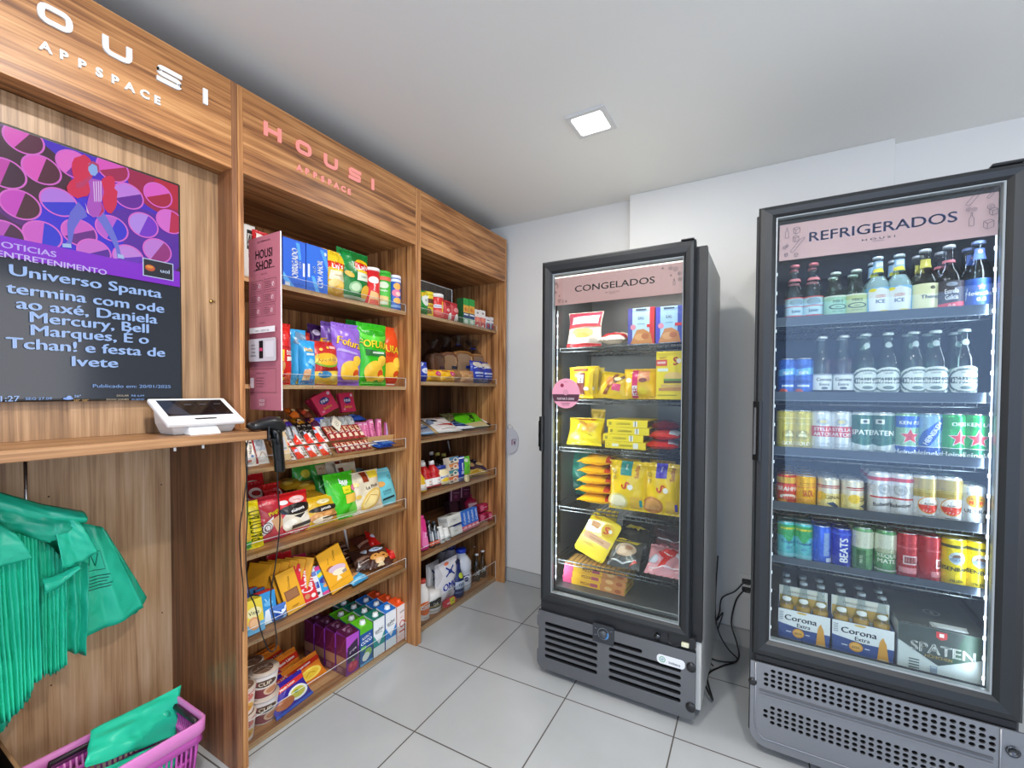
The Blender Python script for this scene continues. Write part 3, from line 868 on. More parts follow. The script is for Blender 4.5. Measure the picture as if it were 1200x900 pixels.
for pts in (((440, 225), 62, 75), ((590, 380), 45, 80), ((430, 320), 70, 60), ((585, 300), 40, 45)):
    (cx, cy), rx, ry = pts
    r_ = random.Random(cx)
    tvp(cv([(cx + rx * math.cos(a / 14 * 6.283) * r_.uniform(.86, 1.1), cy + ry * math.sin(a / 14 * 6.283) * r_.uniform(.86, 1.1)) for a in range(14)][::-1]), 'd8204e')
tvp(cv([(470, 270), (545, 285), (560, 350), (545, 400), (565, 450), (545, 480), (500, 485), (460, 455), (470, 400), (485, 340)]), 'b24fc4')
for k in range(4): tvp(cv([(500 + 13 * k, 290), (506 + 13 * k, 290), (512 + 11 * k, 400), (507 + 11 * k, 400)]), 'e6c3f4')
tvp(cv([(455, 400), (480, 470), (500, 485), (470, 460)]), 'e8c9f0'); tvp(cv([(540, 400), (560, 450), (530, 480), (548, 440)]), 'c21c4c')
tvp(cv([(475, 195), (500, 185), (525, 205), (528, 240), (510, 262), (488, 255), (474, 230)]), '8fb0f0'); tvp(cv([(474, 200), (498, 180), (530, 200), (535, 240), (526, 245), (520, 208), (495, 195), (476, 212)]), 'b3386a')
tvp(cv([(405, 300), (440, 290), (490, 255), (500, 262), (450, 320), (410, 330)]), 'c33268')
A.rect(L_, bz0, R_, bz1, '8a24d8')
TW = 'a9c9ff'
def line_of(t, px, py, wpx, hh, col, bold=.04, left=False):
    """text centred on a picture point; wpx gives the picture points its run reaches from and to"""
    y0, y1 = tp(wpx[0], py)[0], tp(wpx[1], py)[0]
    vs, tr, wd = glyphs(t, 0)
    A.text(t, (y0 + y1) / 2, tp((wpx[0] + wpx[1]) / 2, py)[1], hh, col, 0, bold, None, (y1 - y0) / (wd * hh))
line_of('OTICIAS', 0, 292.3, (1, 65), .0155, 'c9b6ff'); line_of('ENTRETENIMENTO', 0, 308, (-4, 124), .0155, 'd2c2ff')
for t, y, a, b in (('Universo Spanta', 330, 11, 188), ('termina com ode', 349, 7, 191), ('ao axé, Daniela', 364.5, 19, 183), ('Mercury, Bell', 378, 35, 173), ('Marques, É o', 392, 36, 173), ('Tchan! e festa de', 407, 7, 192), ('Ivete', 424, 84, 137)):
    line_of(t, 0, y, (a, b), .0275, TW, .05)
line_of('Publicado em: 20/01/2025', 0, 452.5, (108, 199), .0095, '8fb4f0', .012)
line_of('1:27', 0, 467, (0, 22), .014, TW, .025); line_of('SEG 27.09', 0, 467, (29, 60), .0065, '8fb4f0', .02)
line_of('DOLAR', 0, 463.5, (136, 150), .005, 'c9b9a0', .02); line_of('DOW JONES', 0, 468, (124, 150), .005, 'c9b9a0', .02); line_of('R$ 6,04', 0, 463.5, (153, 168), .005, '8fb4f0', .02); line_of('43.487,83', 0, 468, (153, 168), .005, '8fb4f0', .02)
line_of('26º', 0, 464, (86, 94), .006, TW, .02); line_of('20º 28º', 0, 469, (85, 103), .006, 'c9a060', .02)
c = tp(79, 467); A.ell(c[0], c[1], .010, .0035, '6f9df0'); A.ell(c[0] + .002, c[1] + .003, .005, .0045, '8fb4f8')
a, b = tp(166, 302), tp(202, 326); a = (tp(166, 302)[0], tp(166, 302)[1]); b = (tp(202, 309)[0], tp(166, 323)[1])
A.rect(a[0], b[1], b[0], a[1], 'c6d4f4'); A.rect(a[0] + .0025, b[1] + .0025, b[0] - .0025, a[1] - .0025, '23232c')
A.ell(a[0] + .018, (a[1] + b[1]) / 2, .0125, .0095, 'd05a2a'); A.ell(a[0] + .017, (a[1] + b[1]) / 2 + .003, .009, .0045, 'ee9a3a')
A.text('uol', b[0] - .022, (a[1] + b[1]) / 2 - .001, .0115, 'cfe0ff', 0, .03, None, 1.25)
obj('display', d_, tv)

# ------------------------------------------------------------------ pink information board standing out from the shelf front
by = .900
q = [at(287, 283, y=by), at(328, 270, y=by), at(330, 482, y=by), at(288, 479, y=by)]
bx0, bx1, bz0, bz1 = -1.6485, -1.458, 1.261, 1.8735
t = thing('information_board', 'upright dusty pink board of shopping instructions fixed beside the snack shelves', 'board', ((bx0 + bx1) / 2, by, bz0)); O = -t.location
p = MB(); p.box(bx0, bx1, by, by + .004, bz0, bz1, mat('b46a78', 'satin'), .0004)
p.box(bx1, bx1 + .0012, by - .0002, by + .0042, bz0, bz1, mat('e9dede', 'gloss'), .0003); obj('panel', p, t, O)
p = MB(); A = plane_art(p, (bx0, by, bz0), (1, 0, 0), (0, 0, 1), 'satin')
BK = '2a1a20'
bw = bx1 - bx0
def bp(px, py): g = at(px, py, y=by); return (g.x - bx0, g.z - bz0)
A.text('SUA EXPERIENCIA NA', bw * .5, .594, .006, BK, 0, .02, None, .95)
A.text('HOUSI', bw * .5, .551, .031, BK, 0, .05, None, .82); A.text('SHOP', bw * .5, .511, .031, BK, 0, .05, None, .9)
A.rect(bw * .18, .496, bw * .84, .498, BK); A.text('PASSO A PASSO', bw * .5, .479, .004, BK, 0, .01)
for r_ in range(3):
    for c__ in range(2):
        x0 = .016 + c__ * .083; z0 = .421 - r_ * .0455
        A.line([(x0, z0), (x0 + .072, z0), (x0 + .072, z0 + .037), (x0, z0 + .037), (x0, z0)], .0011, BK)
        for k in range(4): A.rect(x0 + .005, z0 + .027 - k * .0065, x0 + .036 + .004 * ((k * 5 + r_ + c__) % 3), z0 + .0285 - k * .0065, BK)
        A.ring(x0 + .054, z0 + .017, .006, .0072, 'e8d6da'); A.line([(x0 + .050, z0 + .012), (x0 + .057, z0 + .024)], .0022, 'e8d6da')
        A.text(str(r_ * 2 + c__ + 1), x0 + .004, z0 + .041, .004, BK)
A.text('PAGUE COM', bw * .5, .306, .0045, BK, 0, .015)
A.rect(.018, .272, bw - .018, .292, 'e9e4e4'); A.text('DÉBITO  CRÉDITO  PIX', bw * .5, .279, .006, BK, 0, .02)
A.poly([(a + .013, b + .172) for a, b in rrect(0, 0, bw - .026, .080, .006)], 'cdc6cb')
for k, s_ in enumerate(('BAIXE O', 'APP PARA', 'TER MAIS', 'BENEFÍCIOS')): A.text(s_, .042, .230 - k * .0125, .0055, BK, 0, .02, None, .8)
A.rect(.078, .182, .102, .244, '1c161c'); A.rect(.081, .208, .099, .219, 'd0406a'); A.rect(.114, .186, .165, .240, 'dcd6da')
A.line([(.013, .062), (bw - .013, .062), (bw - .013, .145), (.013, .145), (.013, .062)], .0014, BK)
A.text('PRECISA DE AJUDA?', .092, .130, .005, BK, 0, .02)
A.poly([(a + .024, b + .078) for a, b in rrect(0, 0, .022, .036, .004)], 'e8dade')
for k in range(4): A.rect(.060, .112 - k * .010, .108 - .008 * (k % 2), .1138 - k * .010, BK)
A.text('HOUSI', bw * .5, .034, .010, 'e9d8dc', 0, .05, None, .8); A.text('SHOP', bw * .5, .0205, .010, 'e9d8dc', 0, .05, None, .9)
obj('print', p, t, O)

# ------------------------------------------------------------------ payment tablet on the ledge
T0 = Vector((-1.555, .695, LZ))
t = thing('payment_tablet', 'white payment tablet with a dark sloping screen standing on the ledge', 'tablet', T0)
ya, yb = .588, .799
top, bot = Vector((-1.622, 0, 1.305)), Vector((-1.490, 0, 1.2335))
def tq(y, k, off=0):
    n_ = Vector((top.z - bot.z, 0, bot.x - top.x)).normalized(); n_ = Vector((abs(n_.x), 0, abs(n_.z)))
    b_ = bot + (top - bot) * k; return Vector((b_.x, y, b_.z)) + n_ * off - T0
p = MB(); p.hexa([tq(ya, 0, -.014), tq(yb, 0, -.014), tq(yb, 1, -.014), tq(ya, 1, -.014), tq(ya, 0, 0), tq(yb, 0, 0), tq(yb, 1, 0), tq(ya, 1, 0)], mat('e4e6e6', 'plastic')); obj('housing', p, t, bevel=.004)
p = MB(); A = plane_art(p, tq(ya, 0, .0003), (0, 1, 0), (top - bot), 'gloss'); Lh = (top - bot).length
A.rect(.016, .042, .194, .136, '171a22'); A.poly([(.016, .136), (.016, .060), (.055, .042), (.075, .042), (.048, .136)], '2d3340')
for k in range(3): A.rect(.070 + k * .042, .052, .108 + k * .042, .124, '0b0c0f'); A.rect(.078 + k * .042, .106, .098 + k * .042, .109, '5a5f68')
obj('display', p, t)
p = MB(); A = plane_art(p, tq(ya, 0, .0003), (0, 1, 0), (top - bot), 'plastic')
A.poly([(a + .075, b + .018) for a, b in rrect(0, 0, .060, .008, .003)], '1a1b1e'); A.text('GERTEC', .024, .022, .004, '6a6e70', 0, .01); obj('card_slot', p, t)
p = MB()
def ring_at(z, x0, x1, y0, y1): return [Vector((x0, y0, z)) - T0, Vector((x1, y0, z)) - T0, Vector((x1, y1, z)) - T0, Vector((x0, y1, z)) - T0]
p.loft([ring_at(LZ, -1.610, -1.525, .615, .775), ring_at(LZ + .015, -1.615, -1.515, .610, .78), ring_at(LZ + .034, -1.618, -1.513, .604, .785), ring_at(LZ + .072, -1.618, -1.580, .600, .79)], mat('cfd0ce', 'plastic'), True, False); obj('stand', p, t, bevel=.004)
p = MB(); p.hexa([Vector(v) - T0 for v in ((-1.525, .640, LZ), (-1.485, .640, LZ), (-1.485, .725, LZ), (-1.525, .725, LZ), (-1.525, .645, LZ + .028), (-1.505, .645, LZ + .026), (-1.505, .72, LZ + .026), (-1.525, .72, LZ + .028))], mat('eceeee', 'plastic')); obj('foot', p, t, bevel=.003)

# ------------------------------------------------------------------ barcode scanner hooked on the end of the ledge, with its cable
BLK = mat('17181a', 'plastic'); BLG = mat('0e0f10', 'gloss')
S0 = Vector((-1.462, .882, 1.14))
t = thing('barcode_scanner', 'black handheld barcode scanner hanging handle down at the end of the ledge', 'scanner', S0)
p = MB()
rings = []
for k, (dy, z, rx, ry) in enumerate(((.016, 1.050, .011, .014), (.014, 1.056, .014, .018), (.011, 1.10, .0145, .0175), (.006, 1.150, .0155, .0185), (.001, 1.185, .017, .020), (-.002, 1.196, .018, .022))):
    rings.append([Vector((S0.x + rx * math.cos(a), S0.y + dy + ry * math.sin(a), z)) - S0 for a in [2 * math.pi * i / 16 for i in range(16)]])
p.loft(rings, BLG); obj('handle', p, t)
p = MB(); rings = []
for dy, z, rx, rz in ((-.085, 1.214, .022, .010), (-.080, 1.214, .026, .014), (-.05, 1.219, .024, .018), (-.02, 1.221, .025, .023), (.005, 1.216, .026, .026), (.022, 1.208, .022, .020), (.030, 1.204, .012, .012)):
    rings.append([Vector((S0.x + rx * math.cos(a), S0.y + dy, z + rz * math.sin(a))) - S0 for a in [2 * math.pi * i / 18 for i in range(18)]])
p.loft(rings, BLK); hd_ = obj('scanner_head', p, t)
p = MB(); p.box(-.010, .010, -.028, .012, .094, .101, mat('55624a', 'plastic'), .002); obj('trigger_light', p, hd_)
p = MB(); p.tube([(.012, -.004, .045), (.020, -.006, .040), (.021, -.004, .020), (.014, -.002, .012)], .005, BLK, 8); obj('trigger', p, t)
t = thing('scanner_holder', 'black hooked holder carrying the scanner at the ledge end', 'holder', (-1.462, .8455, LZ - .01))
p = MB(); p.box(-.022, .022, 0, .004, -.02, .03, BLK, .001); p.box(-.022, .022, .0, .028, -.022, -.018, BLK, .001); obj('bracket', p, t)
def cable(name, label, pts, r, cat='cable', col='141414', n=6):
    V_ = [Vector(q_) for q_ in pts]; sm = []
    for i in range(len(V_) - 1):
        a, b, c, d = V_[max(i - 1, 0)], V_[i], V_[i + 1], V_[min(i + 2, len(V_) - 1)]
        for k in range(6):
            s_ = k / 6; sm.append(.5 * ((2 * b) + (c - a) * s_ + (2 * a - 5 * b + 4 * c - d) * s_ ** 2 + (3 * b - a - 3 * c + d) * s_ ** 3))
    sm.append(V_[-1])
    mb = MB(); mb.tube(sm, r, mat(col, 'plastic'), n)
    return tag(obj(name, mb), label, cat)
cable('scanner_cable', 'thin black cable looping from the scanner handle down past the lower snack shelf',
      [at(*uv, x=x) for uv, x in (((325, 549), -1.462), ((326, 580), -1.47), ((328, 612), -1.50), ((323, 660), -1.53), ((317, 700), -1.55), ((322, 730), -1.56), ((324, 756), -1.56), ((316, 763), -1.56), ((306, 740), -1.56), ((299, 710), -1.56), ((291, 690), -1.56), ((288, 650), -1.56), ((290, 600), -1.55), ((289, 560), -1.53), ((288, 530), -1.50), ((292, 512), -1.475))], .0022)
cable('tablet_cable', 'thin dark cable hanging down the wooden frame from under the ledge',
      [at(*uv, x=-1.5785) for uv in ((288, 518), (290, 550), (286, 585), (281, 620), (282, 655), (285, 690), (285, 740))], .0018, 'cable', '1d1613')

# ------------------------------------------------------------------ green carrier bags under the ledge
GB = mat('2bd0a6', 'soft'); GB2 = mat('22b992', 'soft')
t = thing('carrier_bag_bundle', 'bunch of green plastic carrier bags hanging in folds under the ledge', 'carrier bags', (-1.80, .36, .62)); BO = t.location.copy()
def lerp_px(pts, u):
    k = u * (len(pts) - 1); i = min(int(k), len(pts) - 2); f_ = k - i
    return (pts[i][0] + (pts[i + 1][0] - pts[i][0]) * f_, pts[i][1] + (pts[i + 1][1] - pts[i][1]) * f_)
def sheet(name, top_, bot_, x, pleats, amp, seed, mt=GB, nu=None, nv=18, bulge=.0, ragged=0, xt=None):
    N = wob(seed); nu = nu or max(16, int(pleats * 8)); rg = random.Random(seed)
    ph = [rg.uniform(-.5, .5) for _ in range(60)]
    def fn(u, v):
        a, b = lerp_px(top_, u), lerp_px(bot_, u)
        pu, pv = a[0] + (b[0] - a[0]) * v, a[1] + (b[1] - a[1]) * v
        xx = (xt if xt is not None else x) * (1 - v) + x * v
        g = at(pu, pv, x=xx)
        w_ = pleats * u + .35 * N(u, v * .35) * (1 if pleats > 3 else .3)
        tri = abs((w_ % 1) - .5) * 4 - 1
        d = amp * (.75 * tri + .5 * math.sin(w_ * 2 * math.pi * .37 + seed)) * (.35 + .65 * v if pleats > 3 else 1)
        g.x += d + bulge * math.sin(math.pi * v) + .004 * N(u * 1.3, v * 1.6)
        if ragged and v > .9: g.z += ragged * ph[int(u * 40) % 60] * (v - .9) * 10
        return g - BO
    mb = MB(); mb.surf(fn, nu, nv, mt, True)
    o = obj(name, mb, t); s_ = o.modifiers.new('thickness', 'SOLIDIFY'); s_.thickness = .0012
    return o, fn
sheet('pleated_bag', [(-40, 588), (-10, 592), (20, 602), (42, 620)], [(-50, 880), (0, 850), (18, 838), (34, 816), (48, 792)], -1.80, 13, .010, 3, GB, 120, 22, 0, .012)
sheet('pleated_bag', [(40, 625), (60, 640), (78, 660)], [(46, 791), (62, 790), (78, 780)], -1.845, 7, .008, 5, GB, 60, 18, 0, .01)
sheet('pleated_bag', [(-40, 720), (0, 700), (20, 690)], [(-40, 880), (0, 858), (36, 818)], -1.86, 5, .008, 8, GB2, 48, 16, 0, .012)
sheet('bag', [(72, 640), (86, 650), (102, 660)], [(76, 763), (88, 766), (99, 767)], -1.86, 2, .012, 9, GB2, 24, 18, .01)
o, fn = sheet('bag', [(86, 612), (104, 614), (121, 618)], [(100, 746), (136, 731), (169, 712)], -1.905, 1.6, .008, 12, GB, 30, 22, .012)
pr = MB(); A = Art(pr, lambda u, v, o_: fn(u, 1 - v) + Vector((.0016 + o_, 0, 0)), .2, .3, 'soft', .012, .0006)
A.line([(.12, .56), (.55, .56), (.55, .74), (.12, .74), (.12, .56)], .0016, '0b5c4a'); A.line([(.2, .58), (.3, .72), (.36, .6), (.48, .72)], .003, '0b5c4a')
for k in range(5): A.rect(.12, .50 - k * .028, .62 - .05 * (k % 3), .508 - k * .028, '0b5c4a')
obj('bag_print', pr, o)
sheet('bag', [(108, 616), (118, 618), (124, 622)], [(150, 722), (162, 718), (172, 700)], -1.925, 1.2, .006, 15, GB2, 20, 16, .006)
sheet('bag_fold', [(40, 640), (60, 630), (95, 640)], [(50, 700), (70, 690), (95, 665)], -1.875, 1.5, .012, 14, GB2, 20, 12, -.02)
sheet('handle_flap', [(58, 604), (72, 598), (88, 606)], [(73, 667), (94, 660), (114, 646)], -1.79, 1.1, .006, 17, GB, 20, 14, .015)
sheet('handle_flap', [(48, 678), (70, 672), (90, 662)], [(50, 697), (72, 686), (94, 664)], -1.80, .8, .008, 19, GB, 18, 10, .02)
sheet('handle_flap', [(-30, 612), (0, 614), (20, 627)], [(-30, 668), (0, 665), (38, 654)], -1.76, 1.0, .006, 21, GB, 20, 12, .012)
sheet('top_fold', [(-40, 566), (0, 577), (50, 591), (97, 599)], [(-40, 606), (0, 606), (55, 614), (99, 613)], -1.81, 2.2, .007, 23, GB, 36, 12, .03)
sheet('top_fold', [(-30, 590), (10, 592), (60, 602), (92, 606)], [(-30, 612), (10, 622), (58, 636), (70, 630)], -1.795, 3.5, .006, 27, GB2, 36, 12, .018)
p = MB(); hk = at(30, 560, x=-1.82); p.tube([(hk.x, hk.y, LZ - .027), (hk.x, hk.y, .98), (hk.x + .004, hk.y, .955)], .004, mat('c8c8c6', 'metal'), 8); obj('hook', p, t, -BO)

# ------------------------------------------------------------------ shopping basket and dark box on the floor of the kiosk
PK = mat('d97fc0', 'plastic'); PK2 = mat('cf5bb6', 'plastic')
bx = (-1.893, -1.640); byy = (.335, .752); BZ = .224
t = thing('shopping_basket', 'pink plastic shopping basket with dark handles on the floor under the bags', 'basket', (sum(bx) / 2, sum(byy) / 2, .002)); O = -t.location
def ringr(z, dx, r=.03, n=5): return [Vector((a, b, z)) for a, b in rrect(bx[0] + dx, byy[0] + dx, bx[1] - dx, byy[1] - dx, r, n)]
p = MB()
ho, hi = ringr(0, 0), ringr(0, .011, .024)
for z0, z1, d0, d1, mt in ((.176, BZ, .001, .0, PK),):
    p.loft([ringr(z0, d0 + .004), ringr(z0 + .004, d0), ringr(z1 - .003, d1), ringr(z1, d1 + .003), ringr(z1 - .002, .009), ringr(z0, .011), ringr(z0, .006)], mt, False)
p.loft([ringr(.176, .010), ringr(.150, .006), ringr(.148, .016), ringr(.176, .014)], PK2, False)
obj('rim', p, t, O)
p = MB()
p.loft([ringr(.002, .042), ringr(.040, .036), ringr(.040, .040), ringr(.006, .046)], PK2, True)
for zz in (.150, .097): p.loft([ringr(zz - .010, .020 + (.176 - zz) * .14), ringr(zz, .018 + (.176 - zz) * .14), ringr(zz, .021 + (.176 - zz) * .14), ringr(zz - .010, .024 + (.176 - zz) * .14)], PK2, False)
obj('tub', p, t, O)
p = MB()
a_, b_ = ringr(.165, .018, .03, 1), None
def wall_pt(side, s_, z):
    i = .016 + (.176 - z) * .15
    if side == 0: return Vector((bx[0] + i, byy[0] + .03 + s_ * (byy[1] - byy[0] - .06), z))
    if side == 1: return Vector((bx[1] - i, byy[0] + .03 + s_ * (byy[1] - byy[0] - .06), z))
    if side == 2: return Vector((bx[0] + .03 + s_ * (bx[1] - bx[0] - .06), byy[0] + i, z))
    return Vector((bx[0] + .03 + s_ * (bx[1] - bx[0] - .06), byy[1] - i, z))
for side, n in ((0, 26), (1, 26), (2, 15), (3, 15)):
    for k in range(n + 1):
        p.tube([wall_pt(side, k / n, .036), wall_pt(side, k / n, .178)], .0034, PK2 if side else PK, 6)
obj('slatted_wall', p, t, O)
DK = mat('2a1a22', 'satin')
for side, s0, s1 in ((0, .18, .86), (3, .12, .9)):
    p = MB(); A0, A1 = wall_pt(side, s0, .20), wall_pt(side, s1, .20)
    inn = Vector((.006, 0, 0)) if side == 0 else Vector((0, -.006, 0))
    p.tube([A0 + inn - Vector((0, 0, .03)), A0 + inn, A1 + inn, A1 + inn - Vector((0, 0, .03))], .0085, DK, 10); obj('handle', p, t, O)
# crumpled bag dropped into the basket
N1 = wob(41)
c = thing('carrier_bag', 'crumpled green plastic carrier bag lying in the pink basket', 'carrier bag', (-1.77, .55, .06))
def leaf(P4, seed, amp, side=1):
    N = wob(seed); a, b, c_, d = [Vector(q_) for q_ in P4]
    nn = (b - a).cross(d - a).normalized()
    return lambda u, v: (a * (1 - u) + b * u) * (1 - v) + (d * (1 - u) + c_ * u) * v + nn * (amp * N(u * 1.2, v) + .016 * math.sin(math.pi * u) * math.sin(math.pi * v)) - c.location
def b3(px, py, x): return at(px, py, x=x)
for P4, sd in (((b3(100, 900, -1.74), b3(208, 862, -1.80), b3(212, 803, -1.86), b3(106, 856, -1.86)), 43), ((b3(95, 960, -1.72), b3(205, 900, -1.74), b3(208, 862, -1.80), b3(110, 905, -1.76)), 47)):
    mb = MB(); mb.surf(leaf(P4, sd, .011), 26, 22, GB, True); o = obj('bag_side', mb, c); s_ = o.modifiers.new('thickness', 'SOLIDIFY'); s_.thickness = .0012
mb = MB(); mb.surf(leaf((b3(175, 870, -1.80), b3(208, 852, -1.82), b3(210, 806, -1.865), b3(160, 832, -1.86)), 51, .012), 18, 16, GB2, True); obj('bag_handle', mb, c)
t = thing('cardboard_box', 'dark open box with a pale rim on the floor left of the basket', 'box', (-1.90, .265, 0)); O = -t.location
p = MB(); DB = mat('2b2118', 'matte')
for a in ((-2.03, -1.74, .352, .358), (-2.03, -1.74, .176, .182), (-2.03, -2.024, .182, .352), (-1.746, -1.74, .182, .352)): p.box(a[0], a[1], a[2], a[3], .001, .268, DB, .0005)
p.box(-2.024, -1.746, .182, .352, .001, .006, DB, .0005); obj('shell', p, t, O)
p = MB()
for a in ((-2.03, -1.74, .351, .359), (-2.03, -1.74, .175, .183)): p.box(a[0], a[1], a[2], a[3], .268, .271, mat('a9815a', 'matte'), .0005)
obj('rim', p, t, O)

# ------------------------------------------------------------------ wall fittings
c = at(602, 517, y=BACK - .012)
t = thing('wall_notice', 'oval clear plate with a small printed notice hanging beside the grocery unit', 'notice', (c.x - .028, BACK - .012, c.z)); 
p = MB(); e = [(.068 * math.cos(2 * math.pi * i / 30), .088 * math.sin(2 * math.pi * i / 30)) for i in range(30)]
p.holed(e, [], lambda a, b, d: (a, -d, b), .003, mat('c6c6cc', 'gloss')); obj('plate', p, t)
p = MB(); A = plane_art(p, (0, -.0035, 0), (1, 0, 0), (0, 0, 1))
A.rect(.012, -.028, .022, .010, '9a6a80'); A.rect(.020, .012, .055, .015, '5a4a58'); A.rect(.022, .005, .052, .007, '5a4a58'); A.rect(.030, -.020, .045, .000, '6b4a60'); A.rect(.030, -.028, .046, -.026, '5a4a58')
obj('print', p, t)
p = MB(); p.tube([(.010, -.001, .084), (.020, -.001, .10), (-.004, -.001, .115), (-.024, -.001, .10), (-.016, -.001, .083)], .0012, mat('8a8a8a', 'plastic'), 6); obj('hanger', p, t)
c = at(875, 686, y=COLUMN)
t = thing('wall_socket', 'white double wall socket with two black plugs between the fridges', 'socket', (c.x, COLUMN, c.z))
p = MB(); p.holed(rrect(-.036, -.060, .036, .060, .006), [], lambda a, b, d: (a, -.007 + d, b), .007, mat('e2e2de', 'plastic')); obj('plate', p, t)
for dz in (.024, -.018):
    p = MB(); p.holed(rrect(-.022, dz - .012, .022, dz + .012, .005), [], lambda a, b, d: (a, -.009 + d, b), .003, mat('2a2a2a', 'plastic')); obj('outlet', p, t)
for nm, dz, lb in (('power_plug', .024, 'black plug in the upper outlet of the wall socket'), ('power_plug', -.018, 'black plug in the lower outlet of the wall socket')):
    t2 = thing(nm, lb, 'plug', (c.x + .004, COLUMN - .0095, c.z + dz)); p = MB(); p.box(-.012, .014, -.026, 0, -.008, .008, BLK, .003); obj('plug_body', p, t2)
    p = MB(); p.tube([(-.010, -.018, -.002), (-.022, -.021, -.006)], [.005, .003], BLK, 8); obj('strain_relief', p, t2)
s1 = Vector((c.x - .018, COLUMN - .031, c.z + .017)); s2 = Vector((c.x - .018, COLUMN - .031, c.z - .025))
cable('power_cable', 'black power cable arching from the upper outlet down behind the freezer', [s1, at(861, 693, y=2.50), at(846, 701, y=2.49), at(843, 718, y=2.48), at(838, 730, y=2.47), Vector((-.19, 2.44, .20)), Vector((-.21, 2.42, .12))], .0035)
cable('power_cable', 'black power cable dropping from the lower outlet and curling over the floor', [s2, at(862, 705, y=2.50), at(857, 730, y=2.49), at(863, 752, z=.06), at(866, 768, z=.006), at(861, 776, z=.005), at(845, 781, z=.005), at(829, 792, z=.005), Vector((-.19, 2.0, .02)), Vector((-.235, 2.06, .05))], .004)
cable('power_cable', 'thin black cable lying from the freezer back out to the floor loop', [Vector((-.215, 2.41, .50)), at(838, 712, y=2.40), at(842, 740, y=2.36), at(853, 760, z=.06), at(864, 772, z=.014), at(858, 776, z=.013), at(840, 774, z=.013), at(826, 768, z=.02), Vector((-.21, 2.2, .05))], .0035)

# ================================================================== glass-door fridges
def frame_loops(x0, x1, z0, z1, prof):
    """rectangular mouldings with mitred corners; prof = (inset left, right, bottom, top, y)"""
    return [[Vector((x0 + l, y, z0 + b)), Vector((x1 - r, y, z0 + b)), Vector((x1 - r, y, z1 - tp_)), Vector((x0 + l, y, z1 - tp_))] for l, r, b, tp_, y in prof]
DOORM = mat('1d2022', 'satin'); DOORD = mat('131517', 'satin')
GLASS_DOOR = glass('f3f7f6', .9, .015, 'door_glass')
def fridge(name, label, bx0, bx1, by0, by1, btop, bz, D, yf, ins, side_col, liner_col, deck, top_box=False):
    dx0, dx1, dz0, dz1 = D
    t = thing(name, label, 'fridge', ((bx0 + bx1) / 2, (by0 + by1) / 2, .0)); O = -t.location
    sm, lm = mat(side_col, 'satin'), mat(liner_col, 'brushed')
    p = MB(); w = .045
    p.box(bx0, bx0 + w, by0, by1, bz, btop, sm, .003); p.box(bx1 - w, bx1, by0, by1, bz, btop, sm, .003)
    p.box(bx0 + w, bx1 - w, by1 - w, by1, bz, btop, sm, .001); p.box(bx0 + w, bx1 - w, by0, by1 - w, btop - .05, btop, sm, .001)
    p.box(bx0 + w, bx1 - w, by0, by1 - w, bz, deck - .04, DOORD, .001)
    obj('cabinet', p, t, O)
    # inside lining
    p = MB(); k = .002; x0, x1, y1 = bx0 + w, bx1 - w, by1 - w
    p.box(x0, x0 + k, by0, y1, deck, btop - .05, lm, 0); p.box(x1 - k, x1, by0, y1, deck, btop - .05, lm, 0)
    p.box(x0 + k, x1 - k, y1 - k, y1, deck, btop - .05, lm, 0); p.box(x0 + k, x1 - k, by0, y1 - k, btop - .052, btop - .05, lm, 0)
    p.box(x0 + k, x1 - k, by0, y1 - k, deck - .04, deck, lm, .002)
    obj('lining', p, t, O)
    il, ir, ib, it = ins
    q = lambda f_, y: (il * f_, ir * f_, ib * f_, it * f_, y)
    p = MB()
    p.loft(frame_loops(dx0, dx1, dz0, dz1, [q(.02, by0 - .006), q(0, yf + .022), q(.0, yf + .014), q(.12, yf + .003), q(.35, yf), q(.72, yf + .004), q(.90, yf + .014), q(.93, yf + .030), q(.93, by0 - .006)]), DOORM, False, False)
    dr = obj('door_frame', p, t, O)
    p = MB()
    p.loft(frame_loops(dx0, dx1, dz0, dz1, [q(.92, yf + .0125), q(.985, yf + .013), q(1.0, yf + .016), q(1.0, yf + .034)]), mat('8f9698', 'plastic'), False, False)
    obj('glass_trim', p, dr)
    p = MB(); p.box(dx0 + il, dx1 - ir, yf + .0165, yf + .0185, dz0 + ib, dz1 - it, GLASS_DOOR, 0); obj('glass_pane', p, dr)
    p = MB(); p.loft(frame_loops(dx0 + .012, dx1 - .012, dz0 + .012, dz1 - .012, [q(0, by0 - .006), q(0, by0), q(.8, by0), q(.8, by0 - .006)]), DOORD, False, False); obj('door_seal', p, dr)
    for sx in (bx0 + .07, bx1 - .07):
        for sy in (by0 + .02, by1 - .07):
            p = MB(); p.lathe([(.012, bz + .012), (.012, .022), (.022, .018), (.022, .0005)], mat('1c1c1d', 'plastic'), 14, (sx, sy, 0)); obj('foot', p, t, O)
    return t, O, dr
def grip(dr, x, z0, z1, yf, dark):
    p = MB()
    p.loft([[Vector((x - .009, yf + .006, z)), Vector((x + .012, yf - .016, z)), Vector((x + .020, yf - .014, z)), Vector((x + .022, yf + .004, z))] for z in (z0, z1)], dark, True, False)
    p.box(x - .007, x + .006, yf - .006, yf + .006, z0 + .02, z1 - .02, BLG, .002)
    obj('door_grip', p, dr, bevel=.002)
def led_strip(parent, O, x, y, z0, z1, n, s, wall):
    p = MB(); p.box(min(x, wall), max(x, wall), y - .004, y + .012, z0, z1, mat('c8ccd0', 'plastic'), .001)
    st = obj('light_strip', p, parent, O)
    p = MB()
    for k in range(n):
        z = z0 + (z1 - z0) * (k + .5) / n
        p.box(x - .006, x + .006, y - .006, y - .003, z - .006, z + .006, glow('e8f2ff', s), .001)
    p.box(x - .004, x + .004, y - .0045, y - .004, z0 + .01, z1 - .01, glow('dbe8ff', s * .35), 0)
    obj('diode_row', p, st)
